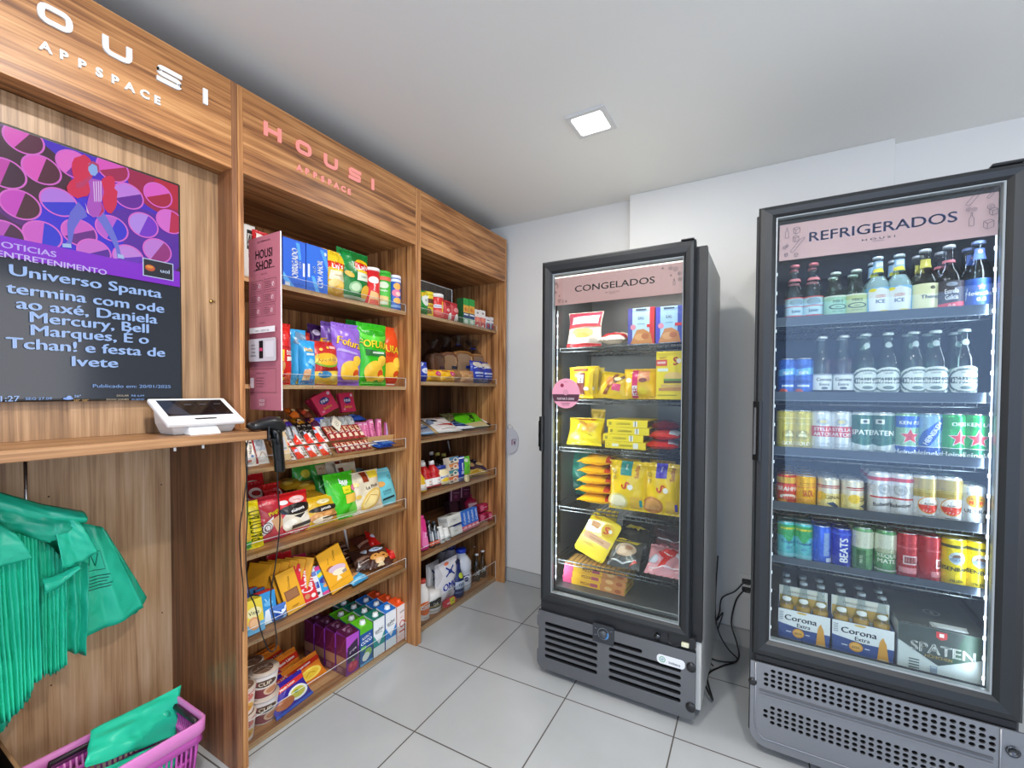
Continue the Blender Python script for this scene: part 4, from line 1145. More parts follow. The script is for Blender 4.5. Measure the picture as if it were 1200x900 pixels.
def inner_lamp(parent, loc, tgt, sx, sy, pw, col):
    l = bpy.data.lights.new('cabinet_lamp', 'AREA'); l.shape = 'RECTANGLE'; l.size = sx; l.size_y = sy; l.energy = pw; l.color = col
    o = bpy.data.objects.new('cabinet_lamp', l); COL.objects.link(o); o.parent = parent
    o.location = Vector(loc) - parent.location; o.rotation_euler = (Vector(tgt) - Vector(loc)).to_track_quat('-Z', 'Y').to_euler()
def doodles(A, spots, col='4a3338', w=.0012):
    for k, x, z, s in spots:
        if k == 'bottle': A.line([(x, z), (x + .28 * s, z), (x + .28 * s, z + .55 * s), (x + .18 * s, z + .72 * s), (x + .18 * s, z + s), (x + .10 * s, z + s), (x + .10 * s, z + .72 * s), (x, z + .55 * s), (x, z)], w, col)
        elif k == 'box': A.line([(x, z), (x + .5 * s, z + .2 * s), (x + .5 * s, z + .8 * s), (x, z + .6 * s), (x, z), (x - .3 * s, z + .25 * s), (x - .3 * s, z + .85 * s), (x, z + .6 * s)], w, col); A.line([(x - .3 * s, z + .85 * s), (x + .2 * s, z + s), (x + .5 * s, z + .8 * s)], w, col)
        elif k == 'tilt': A.line([(x, z), (x + .18 * s, z - .1 * s), (x + .75 * s, z + .7 * s), (x + .95 * s, z + .9 * s), (x + .88 * s, z + .97 * s), (x + .6 * s, z + .82 * s), (x, z)], w, col)
        elif k == 'ring': A.ring(x, z, s * .5 - w, s * .5, col, 14); A.ring(x, z, s * .22 - w, s * .22, col, 10)
        elif k == 'flake':
            for a in (0, 60, 120): A.line([(x - s * .5 * math.cos(R(a)), z - s * .5 * math.sin(R(a))), (x + s * .5 * math.cos(R(a)), z + s * .5 * math.sin(R(a)))], w, col)
# --------------------------------------------- the freezer
F1 = (-.9255, -.2575, .352, 1.927)
YF1 = 1.809
FZ, FO, FD = fridge('freezer', 'upright glass door freezer headed CONGELADOS with frozen food on wire shelves', -.930, -.222, 1.862, 2.405, 1.905, .048, F1, YF1, (.0575, .048, .047, .064), 'cfcfc9', '6c6e6e', .415)
p = MB(); p.loft(frame_loops(-.9315, -.2195, .33, 1.9065, [(0, 0, 0, 0, 1.8835), (0, 0, 0, 0, 1.853), (.045, .045, .045, .045, 1.853), (.045, .045, .045, .045, 1.8615)]), DOORD, False, False); obj('cabinet_edge', p, FZ, FO)
hx = MB(); hx.box(F1[1] - .055, F1[1] - .006, YF1 + .006, YF1 + .05, F1[3], F1[3] + .006, DOORD, .002); obj('hinge_cap', hx, FZ, FO)
p = MB(); sy, sz0, sz1 = YF1 + .030, 1.7275, 1.8505
p.box(F1[0] + .052, F1[1] - .050, sy, sy + .004, sz0, sz1, mat('d3a09b', 'satin'), .0005)
A = plane_art(p, (F1[0] + .052, sy, sz0), (1, 0, 0), (0, 0, 1), 'satin'); sw = F1[1] - F1[0] - .102
A.text('CONGELADOS', sw * .495, .066, .028, '3a2526', 0, .03, None, 1.36); A.text('H O U S I', sw * .49, .0345, .0055, '6a4a4a', 0, .02, None, 2.1); A.text('APPSPACE', sw * .49, .0275, .0028, '6a4a4a', 0, .01, None, 1.5)
doodles(A, (('ring', sw - .028, .098, .018), ('ring', sw - .047, .105, .016), ('flake', sw - .078, .108, .012), ('ring', sw - .012, .078, .014), ('bottle', sw - .036, .035, .024), ('flake', sw - .045, .074, .008), ('ring', sw - .010, .055, .014),
            ('flake', .062, .014, .013), ('box', .028, .012, .014), ('bottle', .045, .008, .015), ('bottle', .018, .078, .018), ('ring', .012, .100, .012), ('flake', .030, .040, .007), ('ring', .012, .058, .010)))
obj('header_sign', p, FD)
p = MB(); p.box(F1[0] + .052, F1[1] - .05, YF1 + .028, YF1 + .036, sz1, sz1 + .006, glow('fff4ec', 2.2), .001); obj('header_light', p, FD)
grip(FD, F1[0], 1.055, 1.215, YF1, DOORD)
led_strip(FZ, FO, -.872, 1.872, .43, 1.71, 26, 7, -.886)
inner_lamp(FZ, (-.57, 1.885, 1.84), (-.57, 2.10, .7), .55, .02, 3.2, (1, .98, .95))  # added lamp under the cabinet top, brightens the frozen food
inner_lamp(FZ, (-.868, 1.872, 1.05), (-.45, 2.05, 1.05), .015, 1.2, 3.4, (.97, .98, 1))
WIRE = mat('5c6062', 'metal')
FS = (1.5385, 1.2985, 1.0745, .794, .539)
def wire_shelf(parent, O, x0, x1, y0, y1, z, step=.022):
    p = MB()
    for yy in (y0, (y0 + y1) / 2, y1): p.tube([(x0, yy, z - .006), (x1, yy, z - .006)], .0035, WIRE, 8)
    p.tube([(x0, y0, z - .022), (x1, y0, z - .022)], .003, WIRE, 8)
    n = int((x1 - x0) / step)
    for k in range(n + 1):
        x = x0 + (x1 - x0) * k / n
        p.tube([(x, y0, z - .022), (x, y0 - .002, z - .004), (x, y0 + .004, z - .0015), (x, y1, z - .0015)], .0015, WIRE, 5)
    return obj('wire_shelf', p, parent, O)
for z in FS: wire_shelf(FZ, FO, -.882, -.270, 1.885, 2.345, z)
# grille with real slots
GR1 = mat('75777b', 'brushed'); gy = YF1 + .004
out = [(-.932, .046), (-.92, .032), (-.25, .032), (-.236, .042), (-.236, .305), (-.932, .305), (-.932, .285), (-.938, .275), (-.938, .235), (-.930, .225), (-.930, .125), (-.938, .115), (-.938, .06)]
slots = []
for k in range(6):
    z = .241 - k * .0305
    slots.append(rrect(-.897, z, -.640, z + .0165, .0082))
    slots.append(rrect(-.588, z, -.445 if k == 0 else -.290, z + .0165, .0082))
p = MB(); p.holed(out, slots, lambda a, b, d: (a, gy + d, b), .014, GR1, mat('2a2c2f', 'satin')); gr = obj('grille', p, FZ, FO)
p = MB(); p.box(-.925, -.24, gy + .030, gy + .034, .05, .30, mat('0c0d0e', 'matte'), 0); obj('grille_backing', p, FZ, FO)
p = MB(); p.box(-.925, -.24, gy + .012, gy + .05, .305, .352, mat('1e2023', 'satin'), .002); obj('recess', p, FZ, FO)
for z in (.245, .085):
    p = MB(); p.lathe([(.019, 0), (.019, .004), (.010, .008)], mat('1b1c1e', 'plastic'), 16); o = obj('grille_clip', p, gr, (-.252, gy - .0005, z), (R(90), 0, 0))
p = MB(); p.holed(rrect(-.660, .238, -.565, .318, .004), [], lambda a, b, d: (a, gy - .006 + d, b), .006, mat('2f3237', 'satin'))
A = plane_art(p, (-.660, gy - .006, .238), (1, 0, 0), (0, 0, 1)); A.ring(.048, .042, .024, .0255, '8d9498'); A.line([(.008, .060), (.018, .058)], .001, 'aab'.replace('aab', 'aaaabb')); A.line([(.008, .030), (.018, .032)], .001, 'aaaabb'); A.line([(.078, .060), (.088, .062)], .001, 'aaaabb'); A.poly([(.055, .020), (.070, .028), (.072, .050), (.066, .050), (.062, .032), (.052, .024)], '4c8fd0')
pl = obj('thermostat', p, gr)
p = MB(); p.lathe([(.019, 0), (.018, .010), (.016, .013), (.001, .0135)], mat('43474c', 'plastic'), 20); kn = obj('knob', p, gr, (-.612, gy - .006, .280), (R(90), 0, 0))
p = MB(); p.holed(rrect(-.385, .225, -.275, .262, .015), [], lambda a, b, d: (a, gy - .0012 + d, b), .0012, mat('e4e6e8', 'gloss'))
A = plane_art(p, (-.385, gy - .0012, .225), (1, 0, 0), (0, 0, 1)); A.ring(.022, .0185, .009, .0125, '6fae8a', 16); A.disc(.022, .0185, .006, '9fb6c0', 12); A.text('Imbera', .070, .014, .011, '5a6a78', 0, .03, None, 1.05); obj('maker_badge', p, gr)
for x in (-.385,): p = MB(); p.lathe([(.012, 0), (.012, .012), (.001, .014)], mat('55585c', 'metal'), 14); obj('bolt', p, FZ, (x - FZ.location.x, gy + .012 - FZ.location.y, .328), (R(90), 0, 0))
p = MB(); p.box(-.290, -.262, gy - .004, gy + .010, .318, .334, mat('d8d6b8', 'plastic'), .002); obj('hinge_block', p, FZ, FO)
p = MB(); p.tube([(-.345, gy + .008, .345), (-.342, gy, .320), (-.315, gy - .002, .312), (-.29, gy, .324)], .002, BLK, 6); obj('lamp_wire', p, FZ, FO)
# round sticker on the freezer glass
c = at(663, 461, y=YF1 - .0035)
st = thing('round_sticker', 'round pink warning sticker on the left edge of the freezer door', 'sticker', (c.x, YF1 - .0035, c.z))
p = MB(); p.holed([(.067 * math.cos(2 * math.pi * i / 40), .067 * math.sin(2 * math.pi * i / 40)) for i in range(40)], [], lambda a, b, d: (a, d, b), .002, mat('d994a8', 'satin')); obj('disc', p, st)
p = MB(); A = plane_art(p, (0, 0, 0), (1, 0, 0), (0, 0, 1))
A.poly([(.067 * math.cos(R(a)) * .995, .067 * math.sin(R(a)) * .995) for a in (176, 196, 212, 328, 344, 364)][:0] + [(-.066, -.004), (-.0645, -.018), (-.056, -.036), (.056, -.036), (.0645, -.018), (.066, -.004)], '4a2433')
A.text('FURTAR É CRIME!', 0, -.024, .010, 'f4e4e8', 0, .04, None, .78); A.disc(-.018, .036, .0085, '8a1f3e'); A.disc(0, .004, .012, 'c98a9c'); A.ring(0, .004, .011, .0125, 'b87888')
for k in range(3): A.rect(-.022 + .003 * k, -.0445 - .005 * k, .022 - .003 * k, -.043 - .005 * k, '6a3a48')
A.text('SORRIA', 0, .052, .004, '8a4a5c', 0, .01); obj('print', p, st)

# --------------------------------------------- the drinks fridge
F2 = (-.0425, .6600, .368, 1.998)
YF2 = 1.800
FR, RO, RD = fridge('fridge', 'wide glass door drinks fridge headed REFRIGERADOS full of bottles and cans', -.050, .668, 1.853, 2.44, 1.985, .05, F2, YF2, (.060, .072, .068, .047), '3a3d40', '2c3648', .392)
p = MB(); sy = YF2 + .032; g0, g1 = at(913, 304, y=sy), at(1171, 222, y=sy)
x0, x1, sz0, sz1 = g0.x, g1.x, (at(914, 304, y=sy).z + at(1172, 277, y=sy).z) / 2, (at(914, 266, y=sy).z + at(1172, 222, y=sy).z) / 2
p.box(x0, x1, sy, sy + .004, sz0, sz1, mat('cfa5a8', 'satin'), .0005)
A = plane_art(p, (x0, sy, sz0), (1, 0, 0), (0, 0, 1), 'satin'); sw = x1 - x0
A.text('REFRIGERADOS', sw * .5, .072, .033, '3a4a8c', 0, .03, None, 1.21); A.text('H O U S I', sw * .5, .036, .0065, '3a4470', 0, .02, None, 2.4); A.text('APPSPACE', sw * .5, .0275, .003, '3a4470', 0, .01, None, 1.5)
doodles(A, (('bottle', .018, .078, .036), ('box', .050, .088, .024), ('box', .048, .060, .022), ('tilt', .034, .028, .046), ('ring', .016, .044, .012), ('ring', .024, .050, .010), ('box', .020, .012, .012), ('box', .05, .006, .014),
            ('tilt', sw - .075, .100, .05), ('bottle', sw - .066, .034, .040), ('box', sw - .026, .018, .028), ('ring', sw - .068, .084, .012), ('ring', sw - .055, .082, .012), ('ring', sw - .02, .083, .016), ('box', sw - .016, .056, .022), ('tilt', sw - .03, .110, .03)), '5a4a60')
obj('header_sign', p, RD)
p = MB(); p.box(F2[1] - .10, F2[1] - .03, YF2 + .006, YF2 + .05, F2[3], F2[3] + .010, DOORD, .003); obj('hinge_cap', p, FR, RO)
grip(RD, F2[0], 1.085, 1.30, YF2, DOORD)
led_strip(FR, RO, .593, 1.866, .42, 1.93, 24, 9, .622)
led_strip(FR, RO, .014, 1.872, .42, 1.80, 20, 2.2, -.004)
inner_lamp(FR, (.31, 1.868, 1.925), (.31, 2.10, .9), .5, .015, 1.0, (.72, .84, 1))  # added cool lamp under the cabinet top, brightens the drinks
inner_lamp(FR, (.580, 1.868, 1.15), (.2, 2.02, 1.15), .012, 1.4, 2.0, (.74, .86, 1))
RS = (1.583, 1.311, 1.109, .906, .709)
for z, zr in zip(RS, (1.607, 1.3355, 1.1335, .9305, .7275)):
    sh = wire_shelf(FR, RO, -.001, .618, 1.882, 2.385, z, .026)
    p = MB(); p.loft([[Vector((x, 1.8775, z - .006)), Vector((x, 1.8735, z - .006)), Vector((x, 1.8690, zr)), Vector((x, 1.8715, zr))] for x in (.012, .594)], mat('3b4452', 'plastic'), True, False); obj('price_rail', p, sh)
    p = MB(); p.box(.012, .594, 1.8725, 1.8755, z - .0085, z - .0062, mat('7c8794', 'gloss'), .0004); p.tube([(.594, 1.874, z - .004), (.612, 1.884, z - .012)], .002, WIRE, 6); obj('rail_edge', p, sh)
# perforated grille
GR2 = mat('8c8e92', 'brushed'); gy = YF2 + .002
out = [(-.030, .345), (-.0445, .345)] + [(-.0445, .345 - .20)] + [(-.0445 + .055 * (1 - math.cos(R(a))), .088 - .055 * math.sin(R(a)) + .004) for a in range(0, 91, 15)] + [(.62, .035), (.664, .075), (.664, .345)]
holes = []
for row0, cols in ((.325, 28), (.190, 28)):
    for r_ in range(4):
        for k in range(cols):
            if (r_ == 0 and k in (0, cols - 1)) or (row0 < .2 and r_ == 3 and k in (0, cols - 1)): continue
            x, z = .006 + k * .0218, row0 - r_ * .0180
            holes.append([(x + .0078 * math.cos(2 * math.pi * i / 12), z + .0066 * math.sin(2 * math.pi * i / 12)) for i in range(12)])
p = MB(); p.holed(out, holes, lambda a, b, d: (a, gy + d, b), .006, GR2, mat('4c4e52', 'satin')); gr = obj('grille', p, FR, RO)
p = MB(); p.box(-.03, .65, gy + .022, gy + .026, .06, .34, mat('0c0d0e', 'matte'), 0); obj('grille_backing', p, FR, RO)
p = MB()
for zz in (.248, .232): p.loft([[Vector((x, gy, zz - .008)), Vector((x, gy - .005, zz - .005)), Vector((x, gy - .005, zz + .001)), Vector((x, gy, zz + .003))] for x in (-.015, .597)], GR2 if zz < .24 else mat('6a6c70', 'brushed'), True, False)
p.tube([(-.028, gy - .001, .343), (-.028, gy - .001, .115), (-.02, gy - .001, .085), (.0, gy - .001, .068), (.62, gy - .001, .068)], .003, GR2, 6)
p.tube([(.612, gy - .001, .343), (.612, gy - .001, .07)], .003, GR2, 6)
obj('grille_ribs', p, gr)
p = MB(); p.box(-.03, .65, gy + .01, gy + .05, .345, .368, mat('17181a', 'satin'), .002); obj('recess', p, FR, RO)
p = MB(); p.lathe([(.014, 0), (.014, .003), (.006, .006)], mat('1b1c1e', 'plastic'), 16); obj('grille_clip', p, gr, (-.037, gy - .0005, .268), (R(90), 0, 0))
p = MB(); p.lathe([(.016, 0), (.016, .004), (.011, .004), (.010, .001)], mat('55585c', 'metal'), 18); obj('lock', p, gr, (.638, gy - .0005, .285), (R(90), 0, 0))

# ================================================================== products on the snack unit
D = R
def uy(u, v, x): return at(u, v, x=x).y
def uflat(u0, u1, v, z, x, l, t, base, art, label, cat='snack pack', pitch=0, rz=0, name='snack_pack', seed=None, group=None, box=False, fin='foil', dz=0, roll=0, **k):
    y0, y1 = uy(u0, v, x), uy(u1, v, x); zb = on(z, x)
    if dz: zb = max(zb, at((u0 + u1) / 2, v, x=x - l * .4).z - t / 2 - l * .4 * math.sin(pitch))      # lying on a heap
    else: pitch = max(pitch, math.atan(slope(z)))
    return flat(name, abs(y1 - y0), l, t, base, art, label, cat, (x, (y0 + y1) / 2, zb + .001), UNIT_X + rz, pitch, roll, seed or int(u0 * 3 + v), group, fin, box, **k)
def T(t, u, v, h, c, rot=0, b=.03, wm=None, sx=1): return ('t', t, u, v, h, c, rot, b, wm, sx)
ORD = ('front', 'second', 'third', 'fourth', 'fifth')
Z1, Z2, Z3, Z4, Z5, Z6 = (SH2[i] for i in range(1, 7))
# ---- top shelf
X = -1.675
ubox(331.5, 358.2, 281, Z1, X, .075, '1f5fd0', [('p', [(0, .15), (0, .30), (.55, .0), (.35, 0)], '57a8f0'), ('p', [(.55, .95), (.72, .95), (.80, .62), (.70, .60)], '4c9aec'), T('OBRIGADO', .50, .52, .135, 'f2f6fc', 90, .06, .60), T('SEM', .73, .50, .06, 'cfe0f8', 90, .03), ('r', .86, .28, .95, .56, 'e8ecf2'), ('r', .08, .03, .28, .10, 'dfe6f2'), T('o leve', .905, .42, .03, '7a8aa8', 90, .01)],
     'blue box with white upright lettering OBRIGADO on the top snack shelf', L=[('r', .0, .0, 1, 1, '1c2f88')], name='snack_box')
ubox(359, 384, 289, Z1, X, .075, '2167d4', [('p', [(.62, .95), (.80, .95), (1, .70), (1, .50)], '4c9aec'), ('p', [(.22, .34), (.36, .34), (.62, 0), (.42, 0)], '57a8f0'), T('COM AMOR', .62, .42, .135, 'f2f6fc', 90, .06, .58), T('ALÔ', .36, .48, .06, 'cfe0f8', 90, .03), ('r', .06, .30, .15, .58, 'dfe3ec'), ('e', .88, .88, .06, .04, 'd8e4f6')],
     'blue box with white upright lettering COM AMOR beside the yellow crisps', L=[('r', .0, .0, 1, 1, '1a3a9c')], name='snack_box')
LAYS = lambda by, w=.92: [('e', .5, .66, .38, .145, 'f4c61c'), ('p', [(.10, .60), (.90, .60), (.90, .745), (.10, .745)], 'd8261c'), T("Lay's", .50, .665, .105, 'ffffff', 6, .04, .74)]
ubag(383.2, 408, 293, Z1, X, .07, 'e8b91e', [('r', .02, .74, .98, .97, 'f2cf2a')] + LAYS(0) + [('p', [(.12, .36), (.88, .36), (.80, .56), (.18, .56)], 'ece3c0'), T('Clássica', .5, .47, .04, 'b07a20', 4, .01, .5), ('e', .55, .24, .38, .13, 'e9c25c', 12), ('e', .60, .17, .34, .08, 'd9a53c', -8), ('e', .35, .30, .24, .08, 'f2d88a', 20), ('r', .05, .04, .95, .09, 'd8a91a')],
     'yellow crisp bag with a red name ribbon between the blue boxes and the green bag')
ubag(402, 437.5, 293, Z1, X, .085, '0f7a33', [('e', .66, .70, .27, .15, 'f4c61c'), ('p', [(.40, .63), (.92, .63), (.94, .77), (.40, .77)], 'd8261c'), T("Lay's", .66, .695, .095, 'ffffff', 8, .04, .46), ('p', [(.44, .42), (.92, .44), (.90, .58), (.46, .58)], 'dfe6cf'), T('Cebola', .68, .51, .04, '2f7a3a', 5, .02, .36), ('e', .42, .28, .20, .11, '8fbf8a', 10), ('e', .42, .28, .14, .075, 'c8e2bc', 10), ('e', .80, .22, .20, .14, 'e3b63e', 25), ('e', .22, .50, .13, .05, 'd8b848', -20), ('r', .08, .06, .9, .11, 'b9d3b4'), ('p', [(.02, .60), (.30, .74), (.34, .95), (.10, .95)], '128a3c')],
     'green crisp bag with a red name ribbon on the top snack shelf')
def tube_can(u0, u1, vt, z, x, body, art, cap, label, rim='e9e6df'):
    yc, w, h = on_unit(u0, u1, vt, z, x)
    r = w / 2
    k = jar_kind('crisp_tube', [(r * .97, 0), (r, .003), (r, h - .014)], body, cap, art, .004, h - .016, .014, 'satin', r * 1.04)
    put_kind(k, label, 'crisps', (x - r, yc, z + .001), (0, 0, UNIT_X - .35))
tube_can(434, 449, 314, Z1, -1.668, 'd8232a', [('e', .5, .72, .11, .10, 'f2efe8'), T('Pringles', .5, .54, .06, 'f4f0ea', 90, .03, .3), ('p', [(.38, .02), (.62, .02), (.6, .34), (.44, .40)], 'e8b878'), ('p', [(.40, .0), (.60, .0), (.58, .14), (.42, .16)], 'e4563a')], 'f0eeea', 'red crisp tube beside the green crisp bag on the top snack shelf')
tube_can(447.5, 462, 318, Z1, -1.668, '45b83a', [('r', .34, .80, .66, .92, 'e0654a'), ('e', .46, .66, .11, .10, 'cfe0c0'), T('Pringles', .46, .50, .06, 'eef4e6', 0, .03, .22), ('p', [(.36, .06), (.56, .06), (.56, .32), (.36, .34)], 'dcc67a'), ('e', .46, .12, .09, .05, 'd9e6c8')], '3fae34', 'green crisp tube in the middle of the three tubes')
tube_can(461.5, 473, 323, Z1, -1.668, '2f63c8', [('r', .36, .88, .64, .97, 'dfe6f2'), ('e', .52, .74, .10, .11, 'f0b052'), ('e', .50, .52, .12, .12, 'e07a9a'), ('e', .54, .50, .07, .06, 'f4d2c0'), ('e', .52, .28, .10, .10, 'f0b052'), ('r', .36, .06, .64, .14, '8fb6ea')], 'e6eaf2', 'blue tube with round biscuits pictured, rightmost on the top snack shelf')
# behind the pink board
ubox(286, 299, 264, Z1, -1.80, .05, 'e6e4de', [('p', [(.24, .60), (.84, .60), (.84, .92), (.24, .92)], '2a2622'), ('p', [(.32, .66), (.76, .66), (.76, .86), (.32, .86)], 'd8d4cc'), ('l', [(.36, .7), (.5, .84), (.6, .7), (.72, .84)], .004, '2a2622')], 'white box with a dark emblem peeking out above the pink board', name='snack_box')
ubag(300, 318, 270, Z1, -1.76, .05, 'cf2f34', [('p', [(.1, .82), (.5, .78), (.6, .92), (.2, .95)], 'f4e8e0')], 'red snack bag mostly hidden behind the pink board, top shelf')
ubox(327, 331.2, 277, Z1, -1.69, .05, '8c2452', [('r', .2, .2, .8, .5, 'd8a8c0')], 'thin plum box wedged between the pink board and the blue boxes', name='snack_box')
# ---- second shelf
X = -1.672
ubag(322, 346, 378, Z2, X, .07, 'd9221f', [('r', 0, .0, .42, .56, 'f1cf1f'), ('r', .05, .60, .95, .62, 'b81818'), T('DOS', .76, .52, .075, 'f6f2ee', 0, .06, .4), ('p', [(.55, .38), (.95, .40), (.92, .46), (.55, .45)], 'f0e6dc'), ('p', [(.55, .03), (.95, .03), (.92, .20), (.62, .20)], 'e35a3a'), ('e', .3, .30, .2, .09, 'c88a50'), ('r', .45, .03, .55, .12, 'f1cf1f')], 'red crisp bag with yellow side beside the pink board, second shelf')
ubag(345, 363, 386, Z2, -1.70, .06, '3aa2dc', [('r', .30, .36, .80, .60, 'f3d320'), T('!', .6, .47, .12, '7a5a18', 0, .03), ('r', .30, .28, .80, .36, 'c99a68'), ('r', .30, .02, .85, .16, 'f3dc3a'), ('e', .55, .22, .25, .06, 'dfeaf2'), ('p', [(.05, .75), (.6, .68), (.9, .9), (.3, .96)], '6a8aa8')], 'blue crisp bag with a yellow square label, second shelf')
ubag(355, 373.5, 399, Z2, X, .06, '2f9fe0', [T('itos', .42, .80, .10, 'f4b81c', -4, .06, .6), ('r', .25, .66, .75, .71, 'cfe6f4'), ('p', [(.10, .1), (.52, .1), (.45, .36), (.16, .34)], 'e8cfa8'), ('e', .30, .25, .18, .10, 'd9a878'), ('p', [(.3, .5), (.9, .36), (.95, .46), (.45, .60)], '7cc4f0'), ('r', .05, .02, .95, .07, '1f7fc0')], 'sky blue crisp bag with orange lettering in front of the yellow labelled one')
ubag(349, 368, 389, Z2, -1.78, .06, 'a82a26', [('e', .3, .85, .2, .06, '8a6a68'), ('e', .7, .88, .2, .05, 'd84a3a')], 'dark red crisp bag just visible behind the blue bags')
ubag(367.5, 401, 400, Z2, X, .075, 'c2281e', [('e', .55, .86, .05, .03, 'f0c84a'), ('e', .28, .80, .05, .03, 'f0c84a'), ('r', .62, .84, .82, .90, 'e8b8b0'), ('e', .5, .56, .46, .155, '7da838'), ('e', .5, .59, .45, .14, 'e8b22c'), T('Amendoras', .5, .585, .10, 'fbe25a', 7, .06, .78), T('Amendoras', .5, .58, .082, '8a2a14', 7, .0, .72), ('p', [(.02, .02), (.98, .02), (.94, .34), (.06, .30)], 'e6c244'), ('e', .4, .24, .22, .08, '3f88b8'), ('e', .75, .18, .16, .09, 'f0d870'), ('r', .3, .33, .9, .40, '8a1c16')], 'red and yellow snack bag with bubble lettering in the middle of the second shelf')
ubag(366, 384, 380, Z2, -1.80, .07, '43205c', [('e', .4, .86, .25, .05, 'cfc0dc'), ('r', .2, .55, .8, .62, '2c123e'), ('l', [(.5, .6), (.5, .75), (.62, .74)], .004, 'b08a3c')], 'dark purple crisp bag at the back of the second shelf')
def cute(c, cx=.55): return [('e', cx - .08, .24, .30, .16, 'f2c03a'), ('e', cx - .24, .22, .14, .12, 'f2c03a'), ('e', cx + .16, .40, .17, .085, 'f4c842'), ('e', cx + .12, .20, .10, .06, 'd8521e'), ('e', cx + .18, .12, .13, .055, 'f4c842'), ('e', cx - .14, .10, .12, .05, 'f2c03a')]
ubag(382, 400, 377, Z2, -1.75, .07, '8a62c4', [T('Fofura', .55, .68, .10, 'f0c22a', -4, .06, .8), ('p', [(.1, .86), (.9, .84), (.8, .92), (.2, .93)], '7450b0')], 'purple crisp bag standing behind the other purple one')
ubag(395, 428, 379, Z2, X, .08, '9467cf', [T('Fofura', .48, .685, .13, '7a2a18', -10, .06, .86), T('Fofura', .47, .69, .125, 'f4c42a', -10, .045, .84), ('p', [(.06, .55), (.75, .50), (.72, .53), (.1, .59)], 'b9a2dc')] + cute('') + [('r', .10, .05, .9, .09, 'b49ae0')], 'front purple crisp bag with yellow wavy lettering on the second shelf')
ubag(410, 426, 375, Z2, -1.80, .06, '1fa838', [('e', .5, .9, .4, .05, '3fce4e')], 'green crisp bag at the back between the purple and green ones')
ubag(440, 475, 382, Z2, -1.70, .075, 'e8501e', [T('FURA', .52, .615, .125, '8a2a10', -4, .06, .66), T('FURA', .51, .62, .12, 'f6ca2c', -4, .045, .64), ('e', .5, .52, .18, .03, 'd83a1c')] + cute('', .58) + [('r', .08, .04, .95, .14, 'd9381c'), ('r', .15, .02, .9, .04, 'e8dccc')], 'orange crisp bag with yellow lettering at the right end of the second shelf')
ubag(424.5, 458, 379, Z2, X, .08, '33b81e', [('e', .5, .80, .45, .10, '5fd43a'), ('e', .5, .84, .40, .05, '2aa51a'), T('FOFURA', .48, .66, .12, '1c5a14', -3, .06, .92), T('FOFURA', .475, .665, .115, 'f4d22e', -3, .045, .90), ('p', [(.14, .48), (.84, .46), (.84, .54), (.14, .58)], '2f6a38'), ('r', .35, .515, .75, .545, 'c9dcc4')] + cute('', .52) + [('r', .1, .03, .9, .07, '7ade5a')], 'bright green crisp bag with yellow lettering on the second shelf')
# ---- third shelf: bars and small packs
def tray(name, u0, u1, v, x0, x1, z, hb, hf, label, col='b98a58'):
    """open card display tray, higher at the back"""
    y0, y1 = uy(u0, v, x0), uy(u1, v, x0); yc = (y0 + y1) / 2
    t = thing(name, label, 'display tray', ((x0 + x1) / 2, yc, on(z, (x0 + x1) / 2) + .0005), (0, math.atan(slope(z)), 0)); xm = (x0 + x1) / 2
    m_ = mat(col, 'matte'); k = .0015; w = (y1 - y0) / 2; a, b = x0 - xm, x1 - xm
    p = MB(); p.box(b, a, -w, w, 0, k, m_, 0); p.hexa([(a - k, -w, k), (a, -w, k), (a, w, k), (a - k, w, k), (a - k, -w, hf), (a, -w, hf), (a, w, hf), (a - k, w, hf)], m_)
    p.box(b, b + k, -w, w, k, hb, m_, 0)
    for s_ in (-w, w - k): p.hexa([(b + k, s_, k), (a - k, s_, k), (a - k, s_ + k, k), (b + k, s_ + k, k), (b + k, s_, hb), (a - k, s_, hf), (a - k, s_ + k, hf), (b + k, s_ + k, hb)], m_)
    obj('tray_body', p, t); return t
def bars(name, n, u0, u1, v, x, z, h, t_, lean, base, art, lab, group=None, w=None, cat='chocolate bar', fin='foil', box=False):
    y0, y1 = uy(u0, v, x), uy(u1, v, x); st = (y1 - y0) / n; w = w or st * .96
    me = box_mesh(name, w, h, t_, base, art, fin=fin) if box else bag_mesh(name, w, h, t_, base, art, int(u0), fin, nu=8, nv=10, amp=.7)
    first = None
    for i in range(n):
        if first is None: o = first = obj(name, me)
        else: o = first.copy(); COL.objects.link(o)
        o.location = (x, y0 + st * (i + .5), on(z, x) + .001 + (math.sin(lean) * t_ / 2 if box else 0)); o.rotation_euler = (-lean, 0, UNIT_X)
        tag(o, lab[i] if isinstance(lab, (list, tuple)) else lab, cat, group)
KIN = [('r', 0, 0, .34, 1, 'e0331f'), ('p', [(.30, 0), (.62, 0), (.30, .35)], 'e0331f'), T('Bueno', .66, .52, .17, '3a2a2a', 90, .02, .5), ('r', .05, .52, .30, .72, 'b8c4dc'), ('r', .55, .1, .8, .2, '8a5a3a')]
tray('display_tray', 329.5, 391.5, 540, -1.664, -1.78, Z3, .060, .009, 'card tray holding the red and white bars on the third shelf')
bars('chocolate_bar', 4, 332, 391, 540, -1.679, Z3 + .004, .066, .018, D(46), 'f1ece6', KIN, [f'red and white chocolate bar in the lower row of the tray, {s_}' for s_ in ('nearest the scanner', 'second from the scanner', 'third from the scanner', 'beside the maroon bars')], 'red and white bars', )
bars('chocolate_bar', 4, 331, 386, 522, -1.730, Z3 + .046, .095, .018, D(46), 'f1ece6', KIN, [f'red and white chocolate bar in the upper row of the tray, {s_}' for s_ in ('nearest the scanner', 'second from the scanner', 'third from the scanner', 'beside the maroon bars')], 'red and white bars')
